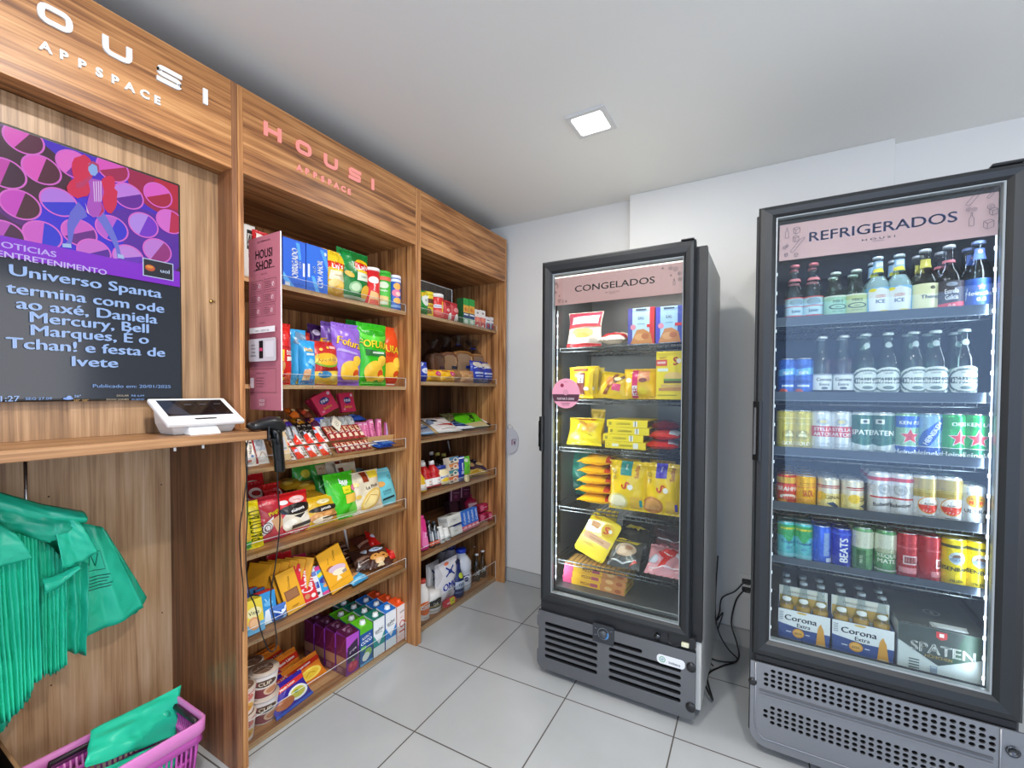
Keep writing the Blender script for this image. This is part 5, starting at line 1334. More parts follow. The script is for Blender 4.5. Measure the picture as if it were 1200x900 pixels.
WHT = [('l', [(.1, .2), (.4, .5), (.2, .8)], .003, 'c8b090'), ('e', .3, .7, .1, .05, '7a5a3a'), ('e', .6, .3, .1, .05, '6a88b8'), T('Nutty', .55, .55, .10, '4a3a30', 80, .02, .4), ('r', .82, .05, .98, .9, 'a83238'), ('e', .4, .15, .12, .04, 'c87a5a'), ('e', .7, .8, .1, .04, '5a4a40')]
ubag(286.5, 306, 514, Z3, -1.672, .03, 'ece6dc', WHT, 'white patterned snack pack leaning under the ledge end', lean=D(24))
ubag(302, 318.5, 512, Z3, -1.680, .03, 'd9d3cc', [('r', .1, .45, .8, .85, 'aab0b8'), ('l', [(.2, .2), (.5, .4), (.8, .2)], .003, 'b09a80'), ('r', 0, .05, .12, .9, 'b23a3c')], 'grey and white snack pack leaning behind the scanner handle', lean=D(24))
ubox(328, 342, 508, Z3, -1.674, .03, 'd2b484', [('r', .15, .35, .85, .85, 'b9bcc0'), ('r', .2, .40, .8, .45, '7a7a7a')], 'tan card box with a grey label right of the scanner handle', lean=D(22), name='snack_box')
MAR = [('r', .1, .55, .9, .86, 'd9b08a'), ('r', .2, .12, .8, .34, 'e8cdb0'), ('l', [(.05, .45), (.95, .50)], .004, 'e6d2c4'), T('Prestígio', .5, .45, .06, 'f2e6dc', 90, .02, .5), ('r', .35, .6, .65, .8, '7c1f24')]
tray('display_tray', 388, 438, 537, -1.664, -1.78, Z3, .060, .009, 'card tray holding the maroon bars on the third shelf')
bars('chocolate_bar', 6, 396, 437.5, 533, -1.681, Z3 + .004, .062, .016, D(46), '9c2a2a', MAR, [f'maroon chocolate bar in the lower row, {s_}' for s_ in ('first from the left', 'second from the left', 'third from the left', 'third from the right', 'second from the right', 'first from the right')], 'maroon bars')
bars('chocolate_bar', 6, 387, 429, 517, -1.732, Z3 + .046, .090, .016, D(46), '9c2a2a', MAR, [f'maroon chocolate bar in the upper row, {s_}' for s_ in ('first from the left', 'second from the left', 'third from the left', 'third from the right', 'second from the right', 'first from the right')], 'maroon bars')
for i, (dy, dz, rz) in enumerate(((0, 0, .06), (.018, .011, -.05), (.034, .0, .02), (.05, .011, .1))):
    flat('snack_pack', .062, .075, .012, '2458b8', [('p', [(0, .6), (1, .4), (1, .6), (0, .85)], 'dfe8f4'), ('r', .2, .1, .8, .3, '4a8ad8'), T('Halls', .5, .5, .16, 'f4f8fc', 0, .03, .7)], f'flat blue and white sweet pack at the right end of the third shelf, {("leftmost", "second", "third", "rightmost")[i]}', 'sweets', (-1.668, uy(449, 525, -1.668) + dy * 1.25, Z3 + .005 + dz), UNIT_X + rz, .2, 0, 31 + i, 'blue sweet packs')
tray('display_tray', 430, 464, 512, -1.745, -1.835, Z3, .05, .042, 'tan card box holding the pink packs on the third shelf', 'c69a62')
PKA = [('r', .12, .06, .88, .94, 'ee8fb8'), T('wafer', .5, .5, .2, 'b0326a', 90, .02, .7), ('r', .2, .1, .8, .16, 'f8d8e6'), ('r', .2, .84, .8, .9, 'f8d8e6')]
bars('wafer_pack', 4, 414, 438, 500, -1.80, Z3 + .002, .098, .02, D(12), 'e27aa8', PKA, [f'pink wafer pack behind the card box, {s_}' for s_ in ('first from the left', 'second from the left', 'third from the left', 'fourth from the left')], 'pink wafer packs', box=True, fin='satin')
for i, (u, rl, c_) in enumerate(((436.5, -.05, 'e27aa8'), (443.5, .10, 'e27aa8'), (452.5, .22, 'c9a8d8'))):
    w = .028; y = uy(u, 500, -1.79)
    put('wafer_pack', box_mesh('wafer_pack', w, .112, .02, c_, PKA if i < 2 else [('r', .5, .05, .95, .95, 'e6dcf0')], L=[('r', .1, .1, .9, .9, 'd86a9c')]), ('pink wafer pack standing upright in the tan box, left one', 'pink wafer pack tilting right in the tan box', 'lilac wafer pack leaning at the right end of the tan box')[i], 'wafer', (-1.785, y, on(Z3, -1.785) + .006), (-.2, rl, UNIT_X), 'pink wafer packs')
uflat(412, 430, 490, Z3, -1.86, .08, .03, '2f5fc0', [('r', .1, .4, .9, .6, '6a94e0')], 'blue sweet pack lying behind the pink wafer packs', 'sweets', dz=.10, pitch=.3)
bars('snack_pack', 5, 376, 417, 502, -1.80, Z3 + .088, .060, .024, D(38), 'c6cac2', [('r', .15, .2, .85, .7, 'd8dcd6'), ('l', [(.3, .3), (.5, .6), (.7, .3)], .003, '6a7068'), T('zero', .5, .8, .1, '5a605a', 0, .01, .5)], [f'silver grey snack pack on the third shelf, {s_}' for s_ in ('first from the left', 'second from the left', 'third from the left', 'fourth from the left', 'fifth from the left')], 'silver packs', cat='snack pack')
put('price_card', box_mesh('price_card', .058, .058, .002, 'e9e2cc', [('o', .5, .5, .010, .012, '4a463c'), ('r', .46, .46, .54, .54, '4a463c')]), 'cream price card tilted on a corner in front of the silver packs', 'card', (-1.752, uy(393, 500, -1.752), Z3 + .118), (-.5, .72, UNIT_X))
FINI = [('p', [(.05, .62), (.95, .62), (.95, .66), (.05, .66)], 'd83a5c'), ('e', .5, .60, .26, .17, '2b2a78'), T('FINI', .5, .60, .16, 'f2f0f8', 4, .06, .44), T('beijos', .5, .28, .14, 'f2c03a', 0, .04, .6), ('e', .85, .85, .08, .08, 'f6c8d4'), ('e', .2, .15, .08, .06, 'f08aa4')]
for i, (u, v, rl, w, h, x, lb) in enumerate(((386, 486, -.42, .105, .10, -1.86, 'crimson sweet pack tipped over to the left on the third shelf'), (408, 487, -.05, .085, .10, -1.88, 'crimson sweet pack standing right of the tipped one'), (378, 487, -.62, .06, .09, -1.90, 'crimson sweet pack edge showing behind the tipped one'))):
    put('sweet_pack', box_mesh('sweet_pack', w, h, .022, 'd92f58', FINI if i < 2 else [], fin='satin'), lb, 'sweets', (x, uy(u, v, x), at(u, 483, x=x).z), (-.25, rl, UNIT_X), 'crimson sweet packs')
put('sweet_pack', box_mesh('sweet_pack', .05, .05, .03, '2a2f9c', [('r', .1, .1, .9, .9, '3a3fc0'), T('bis', .5, .5, .3, 'e6e8fa', 0, .04, .6)]), 'small royal blue box standing left of the crimson packs', 'sweets', (-1.82, uy(374, 485, -1.82), Z3 + .115), (-.3, 0, UNIT_X))
rg = random.Random(5)
CANDY = [('purple and orange', '4a2f9c', 'e07a24'), ('orange and brown', 'c8641e', '4a2416'), ('gold and brown', 'b8791e', '5a2a18'), ('brown and red', '6a3020', 'b8402a'), ('plum and orange', '5a2448', 'd87a34')]
for i, (nm, a, b) in enumerate(CANDY):
    u = 334 + i * 8
    uflat(u, u + 11, 485, Z3 + .085, -1.80, .07, .03, a, [('p', [(0, .3), (1, .5), (1, .75), (0, .55)], b), ('e', .5, .5, .25, .12, 'e8c890')], f'{nm} chocolate pack in the heap at the back left of the third shelf', 'chocolate', pitch=.5 + .1 * (i % 2), rz=rg.uniform(-.4, .4), dz=.006 * (i % 2))
for i in range(3):
    u = 350 + i * 6.2
    uflat(u, u + 7, 495, Z3 + .065, -1.76, .075, .02, '2a2624', [('r', .1, .3, .9, .8, '171514'), T('70%', .5, .6, .13, 'b8b0a8', 0, .02, .6), ('l', [(.2, .2), (.8, .25)], .003, '8a8278')], f'black chocolate pack in the third shelf heap, {("left", "middle", "right")[i]} one', 'chocolate', pitch=.75, rz=-.12, group='black chocolate packs')
for i in range(2):
    uflat(339 + i * 7, 346 + i * 7, 497, Z3 + .058, -1.75, .075, .018, '9aa4ac', [('r', .55, 0, .75, 1, '3a2a24'), ('r', .1, .2, .4, .8, 'c2c8cc')], f'grey striped chocolate pack behind the red and white bars, {("left", "right")[i]} one', 'chocolate', pitch=.75, rz=-.25)
for i in range(4):
    u = 292 + i * 9
    uflat(u, u + 11, 497, Z3 + .075, -1.76, .07, .03, ('8a5a44', 'a8825c', '6a3a2c', '9c6a48')[i], [('e', .5, .5, .3, .15, ('d8b48c', 'e2c8a0', 'b8866a', 'd8c09a')[i]), ('l', [(.2, .3), (.8, .7)], .003, 'efe0cc')], f'{("dark brown", "tan", "deep brown", "light brown")[i]} sweet pack in the heap behind the scanner head', 'sweets', pitch=.35, rz=rg.uniform(-.4, .4))
# ---- fourth shelf: peanuts, biscuits
X = -1.680
L4 = D(14)
ubag(286, 300, 584, Z4, -1.668, .05, 'b8cf2c', [('r', 0, .62, 1, .98, '8fce2a'), ('e', .35, .40, .4, .18, 'e4c23c'), ('e', .5, .24, .3, .08, 'd8b040'), ('r', 0, .03, 1, .15, '4fae4a'), ('e', .6, .60, .3, .05, 'c8c838')], 'yellow and green snack bag at the far left of the fourth shelf', lean=L4)
ubag(297, 313, 588, Z4, -1.668, .045, 'efdb1e', [T('PACOTÃO', .48, .47, .34, '5a5a10', 90, .04, .62), ('r', .05, .92, .95, .97, 'e2cc18')], 'yellow bag with the word PACOTÃO running up it, fourth shelf', lean=L4)
ubag(305, 339, 583, Z4, X, .06, 'b62837', [('r', .3, .78, .7, .90, 'c83a48'), T('Pinga', .40, .84, .05, 'e8c8c8', 30, .01, .3), ('p', [(.0, .26), (.62, .50), (.92, .40), (.9, .06), (.2, .02)], 'c84a54'), ('p', [(0, .30), (.55, .52), (.50, .30), (.08, .10)], 'eee8e4'), ('p', [(.45, .44), (.95, .58), (.98, .32), (.66, .16)], 'e3b080'), T('Pingo', .60, .61, .095, '6a3a10', 20, .06, .8), T('Pingo', .59, .615, .09, 'f4cf1c', 20, .045, .78), ('o', .30, .30, .018, .021, '4a4644'), ('o', .30, .30, .010, .013, '4a4644'), ('r', .1, .04, .95, .09, 'd0606a')], 'dark red snack bag with slanted yellow lettering on the fourth shelf', lean=L4)
ubag(331, 371, 578, Z4, X, .07, 'd61f24', [('e', .20, .78, .12, .055, 'e8e4e0'), ('e', .58, .80, .22, .085, 'e4b8b4'), T('Santa', .58, .80, .05, 'a83a38', 0, .03, .3), ('e', .54, .30, .46, .30, 'e4d8c0'), ('e', .30, .26, .16, .10, 'f2ead8'), ('e', .72, .34, .18, .11, 'f2ead8'), ('e', .50, .16, .2, .07, 'd8c8a8'), ('e', .54, .58, .48, .13, '221c1a'), T('okinawa', .54, .57, .085, 'f2efea', 6, .06, .80), ('p', [(.38, .42), (.74, .45), (.56, .34)], '2a2422'), ('p', [(.34, .12), (.92, .16), (.92, .24), (.34, .20)], '4a4642'), ('r', .02, .02, .98, .10, 'd8434a')], 'bright red peanut bag with a black and white name band, fourth shelf', lean=L4)
ubag(364, 401.5, 582, Z4, X, .065, 'd3a71c', [('e', .52, .80, .2, .075, 'e4d8a4'), T('Santa', .52, .80, .045, '8a6a20', 0, .03, .26), ('e', .5, .30, .44, .20, 'c78a4e'), ('e', .3, .34, .12, .07, 'e0b070'), ('e', .6, .36, .12, .06, 'd89c5c'), ('e', .45, .20, .3, .10, 'efe0c0'), ('e', .52, .56, .46, .10, '2a2018'), T('JAPONÊS', .54, .555, .075, 'f0ece0', 3, .06, .78), ('r', .4, .22, .9, .27, '4a3a20'), ('r', .05, .02, .95, .08, 'e2bc3a')], 'golden peanut bag with a dark name band, fourth shelf', lean=L4)
ubag(393, 425.5, 555, Z4, X, .07, '3fb820', [('p', [(.62, .0), (1, .0), (1, .5), (.55, .2)], '6fd44a'), T('bus', .52, .80, .115, 'f4f6f2', -6, .06, .62), T('bus', .52, .74, .08, 'e6ece2', -6, .06, .5), ('r', .42, .52, .72, .68, 'e2dc2a'), T('sabor', .57, .60, .035, '6a7a18', 0, .02, .22), ('e', .86, .62, .12, .07, 'ee7a9c'), ('p', [(.48, .30), (.92, .32), (.90, .50), (.48, .49)], 'ecc24e'), ('r', .06, .03, .94, .11, '9ce884')], 'bright green snack bag with white bubble lettering, fourth shelf', lean=L4, seed=11)
ubag(419, 454, 553, Z4, X, .06, 'd9cdb0', [('r', .36, .72, .56, .98, '8a3418'), ('r', .60, .80, .92, .98, 'e8cc3a'), T('La Mole', .62, .60, .085, '4a3a30', 8, .015, .5), ('e', .55, .30, .38, .19, 'e0bc5e', 30), ('e', .55, .30, .32, .14, 'efd890', 30), ('l', [(.3, .2), (.5, .4), (.75, .35)], .003, 'b8862c'), ('e', .12, .7, .10, .05, 'e8d88a'), ('e', .15, .4, .08, .05, 'd8b44a'), ('r', .02, .02, .98, .06, 'e8dfc8')], 'cream biscuit bag with a brown tab on the fourth shelf', lean=L4)
ubag(441, 471, 550, Z4, -1.700, .05, '6cc4d0', [('r', .05, .88, .95, .97, '90dae2'), ('e', .36, .56, .17, .075, 'dfa65a'), T('ALÔ', .22, .78, .05, '3a5a64', 0, .02, .28), ('o', .74, .72, .009, .011, '3a5a64'), T('COOKIES', .54, .36, .055, '3a5a64', 4, .02, .55), T('DE COCO', .54, .29, .045, '3a5a64', 4, .015, .5), ('p', [(.34, .12), (.80, .16), (.80, .21), (.34, .17)], '22343a'), ('r', .88, .1, .93, .6, '3a5a64')], 'teal biscuit bag at the right end of the fourth shelf', lean=D(20))
for i, (u0, u1, vt, x, ln) in enumerate(((289, 322, 556, -1.86, 20), (286, 301, 560, -1.78, 20), (299, 326, 566, -1.79, 28), (322, 346, 567, -1.79, 26), (291, 311, 577, -1.735, 30), (326, 343, 574, -1.745, 26))):
    ubag(u0, u1, vt, Z4, x, .05, ('c22028', '9c1a26', 'a81d26', 'cf2226', 'a81828', 'b81c24')[i], [('e', .5, .72, .30, .12, 'd8c4c0'), ('e', .5, .72, .2, .06, '8a2a2c'), ('e', .3, .35, .2, .1, '5a1014')], f'red peanut bag at the back of the fourth shelf, {("topmost under the scanner", "at the left wall", "left of the cable", "right of the cable", "low at the left", "low beside the gold bags")[i]}', lean=D(ln), group='red peanut bags')
for i, (u0, u1, vt, x) in enumerate(((334, 362, 561, -1.83), (352, 382, 563, -1.80), (345, 385, 573, -1.76))):
    uflat(u0, u1, vt + 6, Z4, x, .12, .035, 'b3881e', [('e', .5, .6, .3, .16, '8a6420'), ('e', .3, .3, .2, .1, 'd8b44a'), ('l', [(.1, .4), (.9, .5)], .004, 'e8d080')], f'golden peanut bag lying in the pile behind the front row, {("top left", "top right", "bottom")[i]}', dz=(.085, .075, .035)[i], pitch=.22)
ubag(347, 369, 546, Z4, -1.90, .06, '3c9a38', [('p', [(.1, .5), (.9, .55), (.9, .62), (.1, .58)], '2a7a2c'), ('e', .55, .8, .25, .1, 'c8c23a'), ('p', [(.0, .2), (1, .25), (1, .40), (0, .36)], '55b84a')], 'green snack bag standing at the back of the fourth shelf, left one')
ubag(366, 392, 543, Z4, -1.90, .06, '44a83c', [('r', .25, .5, .72, .95, 'dcc49a'), T('VILA', .48, .86, .06, '8a3a2c', 0, .04, .4), ('p', [(0, .4), (1, .38), (1, .48), (0, .5)], '3a9434'), ('r', .3, .2, .7, .3, 'e8e8dc')], 'green snack bag with a cream window at the back of the fourth shelf')
ubag(380, 396.5, 557, Z4, -1.74, .06, '1f6a24', [('l', [(.1, .7), (.5, .8), (.9, .65)], .004, '8ac08a'), T('CO', .72, .48, .09, 'cfe0cc', 0, .03, .4), ('e', .4, .3, .3, .15, '18541c')], 'dark green snack bag behind the bright green one', lean=L4)
ubag(393, 411, 541, Z4, -1.84, .05, 'd8ccb0', [('r', .55, .78, .85, .98, '7a2a1c'), ('e', .25, .5, .2, .1, 'e0c060'), ('e', .7, .4, .2, .1, 'e8d89a')], 'cream biscuit bag at the back, left of its twin', lean=D(14), group='cream biscuit bags')
ubag(405, 427, 543, Z4, -1.80, .05, 'd8ccb0', [('r', .05, .55, .28, .90, '7a2a1c'), ('e', .66, .65, .22, .16, 'e4c64a'), ('e', .66, .65, .14, .10, 'eedc84')], 'cream biscuit bag behind the green lettered bag, with a yellow biscuit picture', lean=D(14), group='cream biscuit bags')
for i, (u0, u1, vt, x) in enumerate(((425, 442, 546, -1.86), (437, 449, 550, -1.80))):
    uflat(u0, u1, vt + 8, Z4, x, .12, .035, '74a8b0', [('p', [(0, .3), (1, .5), (1, .6), (0, .45)], '3a5a60'), ('r', .2, .7, .8, .85, 'a8d0d4')], f'teal biscuit bag lying at the back right of the fourth shelf, {("upper", "lower")[i]} one', 'biscuits', dz=.07 - .02 * i, pitch=.35, rz=.2)
# ---- fifth shelf: chocolate and biscuits
ubox(289, 311, 704, Z5, -1.668, .055, 'e4cf3e', [('r', 0, 0, 1, .30, '6ab0dc'), ('e', .5, .62, .42, .16, 'e9e2a8'), T('Vitta', .5, .62, .12, '3f4a2a', 0, .02, .76), ('e', .45, .30, .30, .20, 'dfa070', 20), ('e', .45, .30, .22, .13, 'e8ba8c', 20)], 'yellow and pale blue biscuit box at the far left of the fifth shelf', T=[('r', 0, 0, 1, 1, 'c8b832')], name='biscuit_box')
for i, (u0, u1, vt, x, nm) in enumerate(((294, 305, 690, -1.76, 'left'), (303, 314, 690, -1.745, 'right'))):
    ubox(u0, u1, vt, Z5, x, .05, '2c6c9c', [('r', 0, .75, 1, .8, '1c3a54'), ('l', [(.2, .3), (.5, .6), (.8, .3)], .004, '8ab8d8')], f'red topped blue biscuit box in the second row of the fifth shelf, {nm} one', T=[('r', 0, 0, 1, 1, 'c42a30')], L=[('r', 0, 0, 1, 1, '1c3a50')], name='biscuit_box', group='blue boxes with red tops')
ubox(308, 326, 694, Z5, -1.69, .05, '2f8fd0', [('p', [(.1, .0), (.9, .0), (.8, .48), (.25, .42)], 'dfe8f0'), ('l', [(.3, .8), (.5, .6), (.7, .85)], .004, 'a8d4f0'), ('e', .5, .62, .3, .08, '6ab4e4')], 'front blue biscuit box with a red top beside the yellow box', L=[('r', 0, 0, 1, 1, '1f4a68')], T=[('r', 0, 0, 1, 1, 'd22a30')], name='biscuit_box')
ubag(321, 340, 713, Z5, -1.670, .06, '4a7ac8', [('e', .4, .5, .25, .25, '1f4fb0'), ('e', .7, .4, .18, .2, '8ab0e0'), ('l', [(.1, .8), (.5, .6), (.9, .85)], .006, 'd8e6f6'), ('e', .6, .7, .1, .08, 'eef4fa')], 'crumpled blue cellophane sweet bag at the front of the fifth shelf', h=.062)
ubag(284, 294, 672, Z5, -1.74, .05, '243c8c', [('e', .5, .7, .3, .1, '6a84c8')], 'navy sweet bag at the left wall of the fifth shelf')
GOLD = [T('Chocolate', .50, .70, .055, '6a4010', 78, .015, .3), ('r', .14, .30, .86, .54, '8a5632'), ('r', .20, .33, .80, .51, '9c6840'), ('r', .3, .12, .7, .16, 'c88c14'), T('1,4', .52, .13, .05, '8a5a14', 0, .02)]
y0 = uy(292, 672, -1.80)
for i in range(6):
    y = y0 + i * .030
    put('chocolate_bar', box_mesh('chocolate_bar', .085, .185, .012, 'e0a01c', [('r', .1, .1, .9, .3, 'c88a14'), ('r', .15, .6, .85, .9, 'd89a1e')], L=[('r', 0, 0, 1, 1, '8a5a18')], fin='satin'), f'golden chocolate bar on edge at the back of the fifth shelf, {("first", "second", "third", "fourth", "fifth", "sixth")[i]} in line', 'chocolate', (-1.80 + .012 * i, y, on(Z5, -1.80 + .012 * i) + .010), (-.30, .12, UNIT_X - .95), 'golden chocolate bars on edge')
def lean_bar(u0, u1, ub0, ub1, vt, vb, x, d, base, art, label, side='8a5a18', name='chocolate_bar', cat='chocolate', L=D(18), T_=()):
    """bar leaning back and sideways: top edge seen from u0 to u1, bottom edge from ub0 to ub1"""
    a, b = at((u0 + u1) / 2, vt, x=x - .05), at((ub0 + ub1) / 2, vb, x=x)
    w = (abs(uy(ub1, vb, x) - uy(ub0, vb, x)) + abs(uy(u1, vt, x - .05) - uy(u0, vt, x - .05))) / 2
    zs = on(Z5, x - d / 2); hz = a.z - zs; roll = math.atan2(a.y - b.y, hz); h = math.hypot(hz / math.cos(L), a.y - b.y)
    lift = abs(math.sin(roll)) * w / 2 + math.sin(L) * d / 2
    return put(name, box_mesh(name, w, h - abs(math.sin(roll)) * w / 2, d, base, art, L=[('r', 0, 0, 1, 1, side)], fin='satin'), label, cat, (x - d / 2, b.y, zs + .001 + lift), (-L, roll, UNIT_X))
lean_bar(317, 338, 330, 351, 672, 728, -1.71, .014, 'd2961a', [('r', .1, .1, .9, .3, 'c88a14'), ('r', .15, .6, .85, .9, 'd89a1e')], 'golden chocolate bar leaning just behind the front golden one')
lean_bar(323, 344, 338, 360, 671, 734, -1.685, .015, 'e9a81e', GOLD, 'golden chocolate bar with a brown square pictured, leaning left of the red wafer box')
lean_bar(344, 360, 358, 375, 663, 725, -1.69, .03, 'd3202e', [('r', .06, .02, .94, .98, 'd8202e'), T('Calypso', .50, .52, .30, 'f6eef0', 80, .06, .52), ('r', .3, .82, .7, .88, 'f0d8dc'), ('e', .3, .17, .18, .06, 'c88a5a'), ('e', .7, .13, .16, .05, 'f2e4dc')], 'red wafer box with white script lettering on the fifth shelf', '8c141e')
lean_bar(357, 368, 369, 379, 667, 714, -1.70, .02, 'e8e8ee', [('r', .1, .3, .9, .5, '2f4fa8'), ('r', .1, .7, .9, .85, '6a84c8'), T('Oreo', .5, .4, .1, 'f2f4fa', 80, .03, .2), ('e', .5, .15, .3, .05, '3a3f50')], 'white and blue biscuit pack beside the red wafer box', '8a90a8', 'biscuit_pack', 'biscuits')
lean_bar(366, 380, 380, 393, 664, 708, -1.70, .03, '2f9ad8', [('r', 0, 0, 1, .10, 'e04a8c'), ('r', 0, .86, 1, 1, 'd83a88'), ('p', [(.0, .72), (.8, .84), (.9, .72), (.1, .60)], 'e2d82a'), ('e', .4, .48, .35, .10, '2a3a9c'), T('Trakinas', .45, .48, .09, 'f0a83c', 70, .04, .3), ('e', .5, .28, .3, .06, 'e8a04a')], 'sky blue biscuit pack with pink ends on the fifth shelf', '1f5f9c', 'biscuit_pack', 'biscuits')
lean_bar(371, 398, 390, 416, 646, 704, -1.685, .018, 'eeaa1a', [T('Chocolate', .60, .80, .06, '6a4010', 74, .015, .24), T('branco', .32, .74, .035, '6a4010', 74, .01, .2), ('e', .30, .56, .16, .05, 'b8682a'), ('e', .56, .48, .36, .085, 'd8b8c8', -12), ('e', .60, .38, .30, .075, 'f2e2c0', -14), ('r', .70, .30, .88, .37, '9a8a80'), ('r', .05, .16, .95, .17, 'd08c12'), ('p', [(.35, .22), (.6, .22), (.5, .36)], 'f6e4b0')], 'large golden chocolate bar leaning in the middle of the fifth shelf')
for i, (u0, u1, vt, c_, lb) in enumerate(((322, 338, 650, 'c81f2a', 'red sweet pack behind the golden bars, left one'), (332, 350, 648, 'd2242e', 'red sweet pack behind the wafer box, right one'), (345, 356, 652, 'b8386a', 'plum and white sweet pack behind the wafer box'), (353, 366, 650, 'c02a5c', 'magenta sweet pack behind the white biscuit pack'), (362, 376, 652, 'b86a1c', 'brown and gold bar behind the large golden bar'))):
    ubag(u0, u1, vt, Z5, -1.84, .05, c_, [('e', .5, .7, .3, .12, 'e8c8cc' if i < 4 else 'd8a04a'), ('e', .5, .5, .3, .08, '8a1420')], lb, 'sweets', lean=D(12))
for i, (u0, u1, vt, x) in enumerate(((386, 402, 650, -1.88), (395, 412, 644, -1.90), (400, 418, 652, -1.83), (394, 412, 662, -1.79))):
    uflat(u0, u1, vt + 4, Z5, x, .11, .035, '3a211a', [('p', [(0, .4), (1, .5), (1, .65), (0, .6)], '8a6a58'), ('l', [(.1, .2), (.9, .3)], .003, 'c8b0a0'), T('cacau', .5, .8, .1, 'b09888', 0, .02, .5)], f'dark brown biscuit bag in the back heap of the fifth shelf, {("leftmost", "topmost", "right", "lowest")[i]}', 'biscuits', dz=(.07, .085, .065, .055)[i], pitch=.45, rz=(.2, -.2, .1, .3)[i])
COOK = [('p', [(.0, .82), (1, .86), (1, 1), (0, 1)], '5a2c1a'), ('e', .5, .74, .3, .10, 'c4d4e4'), T('toddy', .5, .74, .08, '3a5a8a', 0, .06, .5), ('e', .32, .40, .20, .14, 'd89a4c'), ('e', .68, .38, .22, .15, 'cf8f42'), ('e', .45, .22, .20, .12, 'dfb47c'), ('e', .68, .38, .06, .04, '5a2c18'), ('e', .32, .42, .05, .03, '5a2c18'), ('p', [(.3, .03), (.62, .03), (.5, .2)], 'e8d2a4')]
uflat(436, 459, 683, Z5, -1.70, .13, .05, '45261c', COOK, 'brown cookie bag with cookies pictured at the right of the fifth shelf', 'biscuits', pitch=.62, rz=-.25)
uflat(420, 440, 686, Z5, -1.73, .13, .045, '3a221b', [('p', [(0, .3), (1, .45), (1, .55), (0, .45)], '7a5a48'), ('e', .6, .7, .2, .1, 'a8b4c0'), ('l', [(.2, .2), (.7, .3)], .003, 'd0b8a8')], 'brown cookie bag lying left of the pictured one', 'biscuits', pitch=.55, rz=-.35)
uflat(413, 434, 690, Z5, -1.675, .07, .03, '4aa4d4', [('e', .5, .75, .3, .15, 'd89a60'), ('p', [(0, .1), (1, .2), (1, .35), (0, .3)], '8accec'), ('e', .3, .6, .15, .1, 'e8b888')], 'light blue biscuit pack lying at the front of the fifth shelf', 'biscuits', pitch=.30, rz=.15)
RED = [('e', .5, .60, .26, .12, 'e4e0e8'), ('e', .5, .60, .16, .07, '3a4a98'), ('p', [(.3, .44), (.7, .48), (.6, .54), (.36, .5)], 'f0c23a'), ('e', .3, .25, .15, .08, 'e8584a')]
for i, (u0, u1, vt, x, p_, dz, rz, lb) in enumerate(((432, 448, 646, -1.86, .7, .07, -.6, 'red biscuit bag standing up at the back right of the fifth shelf'), (444, 468, 652, -1.80, .55, .05, -.3, 'red biscuit bag with a white and blue badge at the right of the fifth shelf'), (458, 477, 672, -1.72, .30, .0, -.2, 'red biscuit bag lying flat at the right end of the fifth shelf'))):
    uflat(u0, u1, vt + 6, Z5, x, .12, .045, 'd9201c', RED if i else RED[:1], lb, 'biscuits', pitch=p_, rz=rz, dz=dz)
uflat(425, 443, 660, Z5, -1.87, .12, .04, '54281f', [('p', [(0, .3), (1, .4), (1, .5), (0, .45)], 'b88a70')], 'maroon biscuit bag behind the pictured cookie bag', 'biscuits', pitch=.5, dz=.06)
# ---- bottom shelf: noodle cups, noodles, cartons
CUPA = [('r', 0, .44, 1, .97, 'f0e8e2'), ('r', 0, .02, 1, .42, '8a4048'), ('r', 0, .42, 1, .45, 'c8a898'), ('e', .52, .66, .14, .16, '5a4436'), T('CUP', .52, .66, .17, 'e8d8c0', 0, .06, .22), ('e', .60, .28, .10, .20, 'e2bc9c'), ('e', .60, .28, .07, .13, 'c8855c'), ('r', .30, .05, .36, .95, 'b87a7c'), ('r', .40, .60, .44, .80, '9a5058')]
CUPB = [('r', 0, .0, 1, 1, 'eed8cc'), ('e', .5, .70, .18, .18, 'd87868'), ('e', .5, .30, .2, .22, 'e4b058'), ('e', .52, .26, .13, .14, 'd08a34'), ('l', [(.3, .9), (.5, .82), (.7, .92)], .004, 'c05a58'), T('CUP', .5, .70, .14, 'f6ece4', 0, .04, .2)]
LID = [('d', .5, .5, .037, '7a5a48'), ('l', [(.2, .4), (.5, .6), (.8, .45)], .005, 'c8b09c'), ('l', [(.3, .25), (.6, .42), (.75, .3)], .004, 'a8907c'), T('CUP', .5, .62, .14, 'e0d0bc', 10, .04, .5)]
def cup(u0, u1, vt, vb, x, z, art, label):
    y0, y1 = uy(u0, vt, x), uy(u1, vt, x); r1 = (y1 - y0) / 2; h = .098
    put_kind(cup_kind(r1 * .76, r1 * .95, h, 'efe6df', art, LID), label, 'noodle cup', (x - r1, (y0 + y1) / 2, z + .0012), (0, 0, UNIT_X - .5), 'noodle cups')
cup(300.5, 334.5, 790, 0, -1.685, Z6, CUPA, 'brown and white noodle cup, lower of the stack at the front of the bottom shelf')
cup(300.5, 334.5, 790, 0, -1.685, Z6 + .1005, CUPA, 'brown and white noodle cup, upper of the stack at the front of the bottom shelf')
cup(289, 314.5, 775, 0, -1.785, Z6 + .1005, CUPA, 'brown and white noodle cup, upper of the stack at the back of the bottom shelf')
cup(289, 314.5, 775, 0, -1.785, Z6, CUPA, 'brown and white noodle cup, lower of the stack at the back of the bottom shelf')
def cup_left(z, lb):
    k = cup_kind(.033, .042, .098, 'efe0d6', CUPB, LID); put_kind(k, lb, 'noodle cup', (-1.702, Y0 + .0625, z + .0012), (0, 0, UNIT_X - .6), 'pink noodle cups')
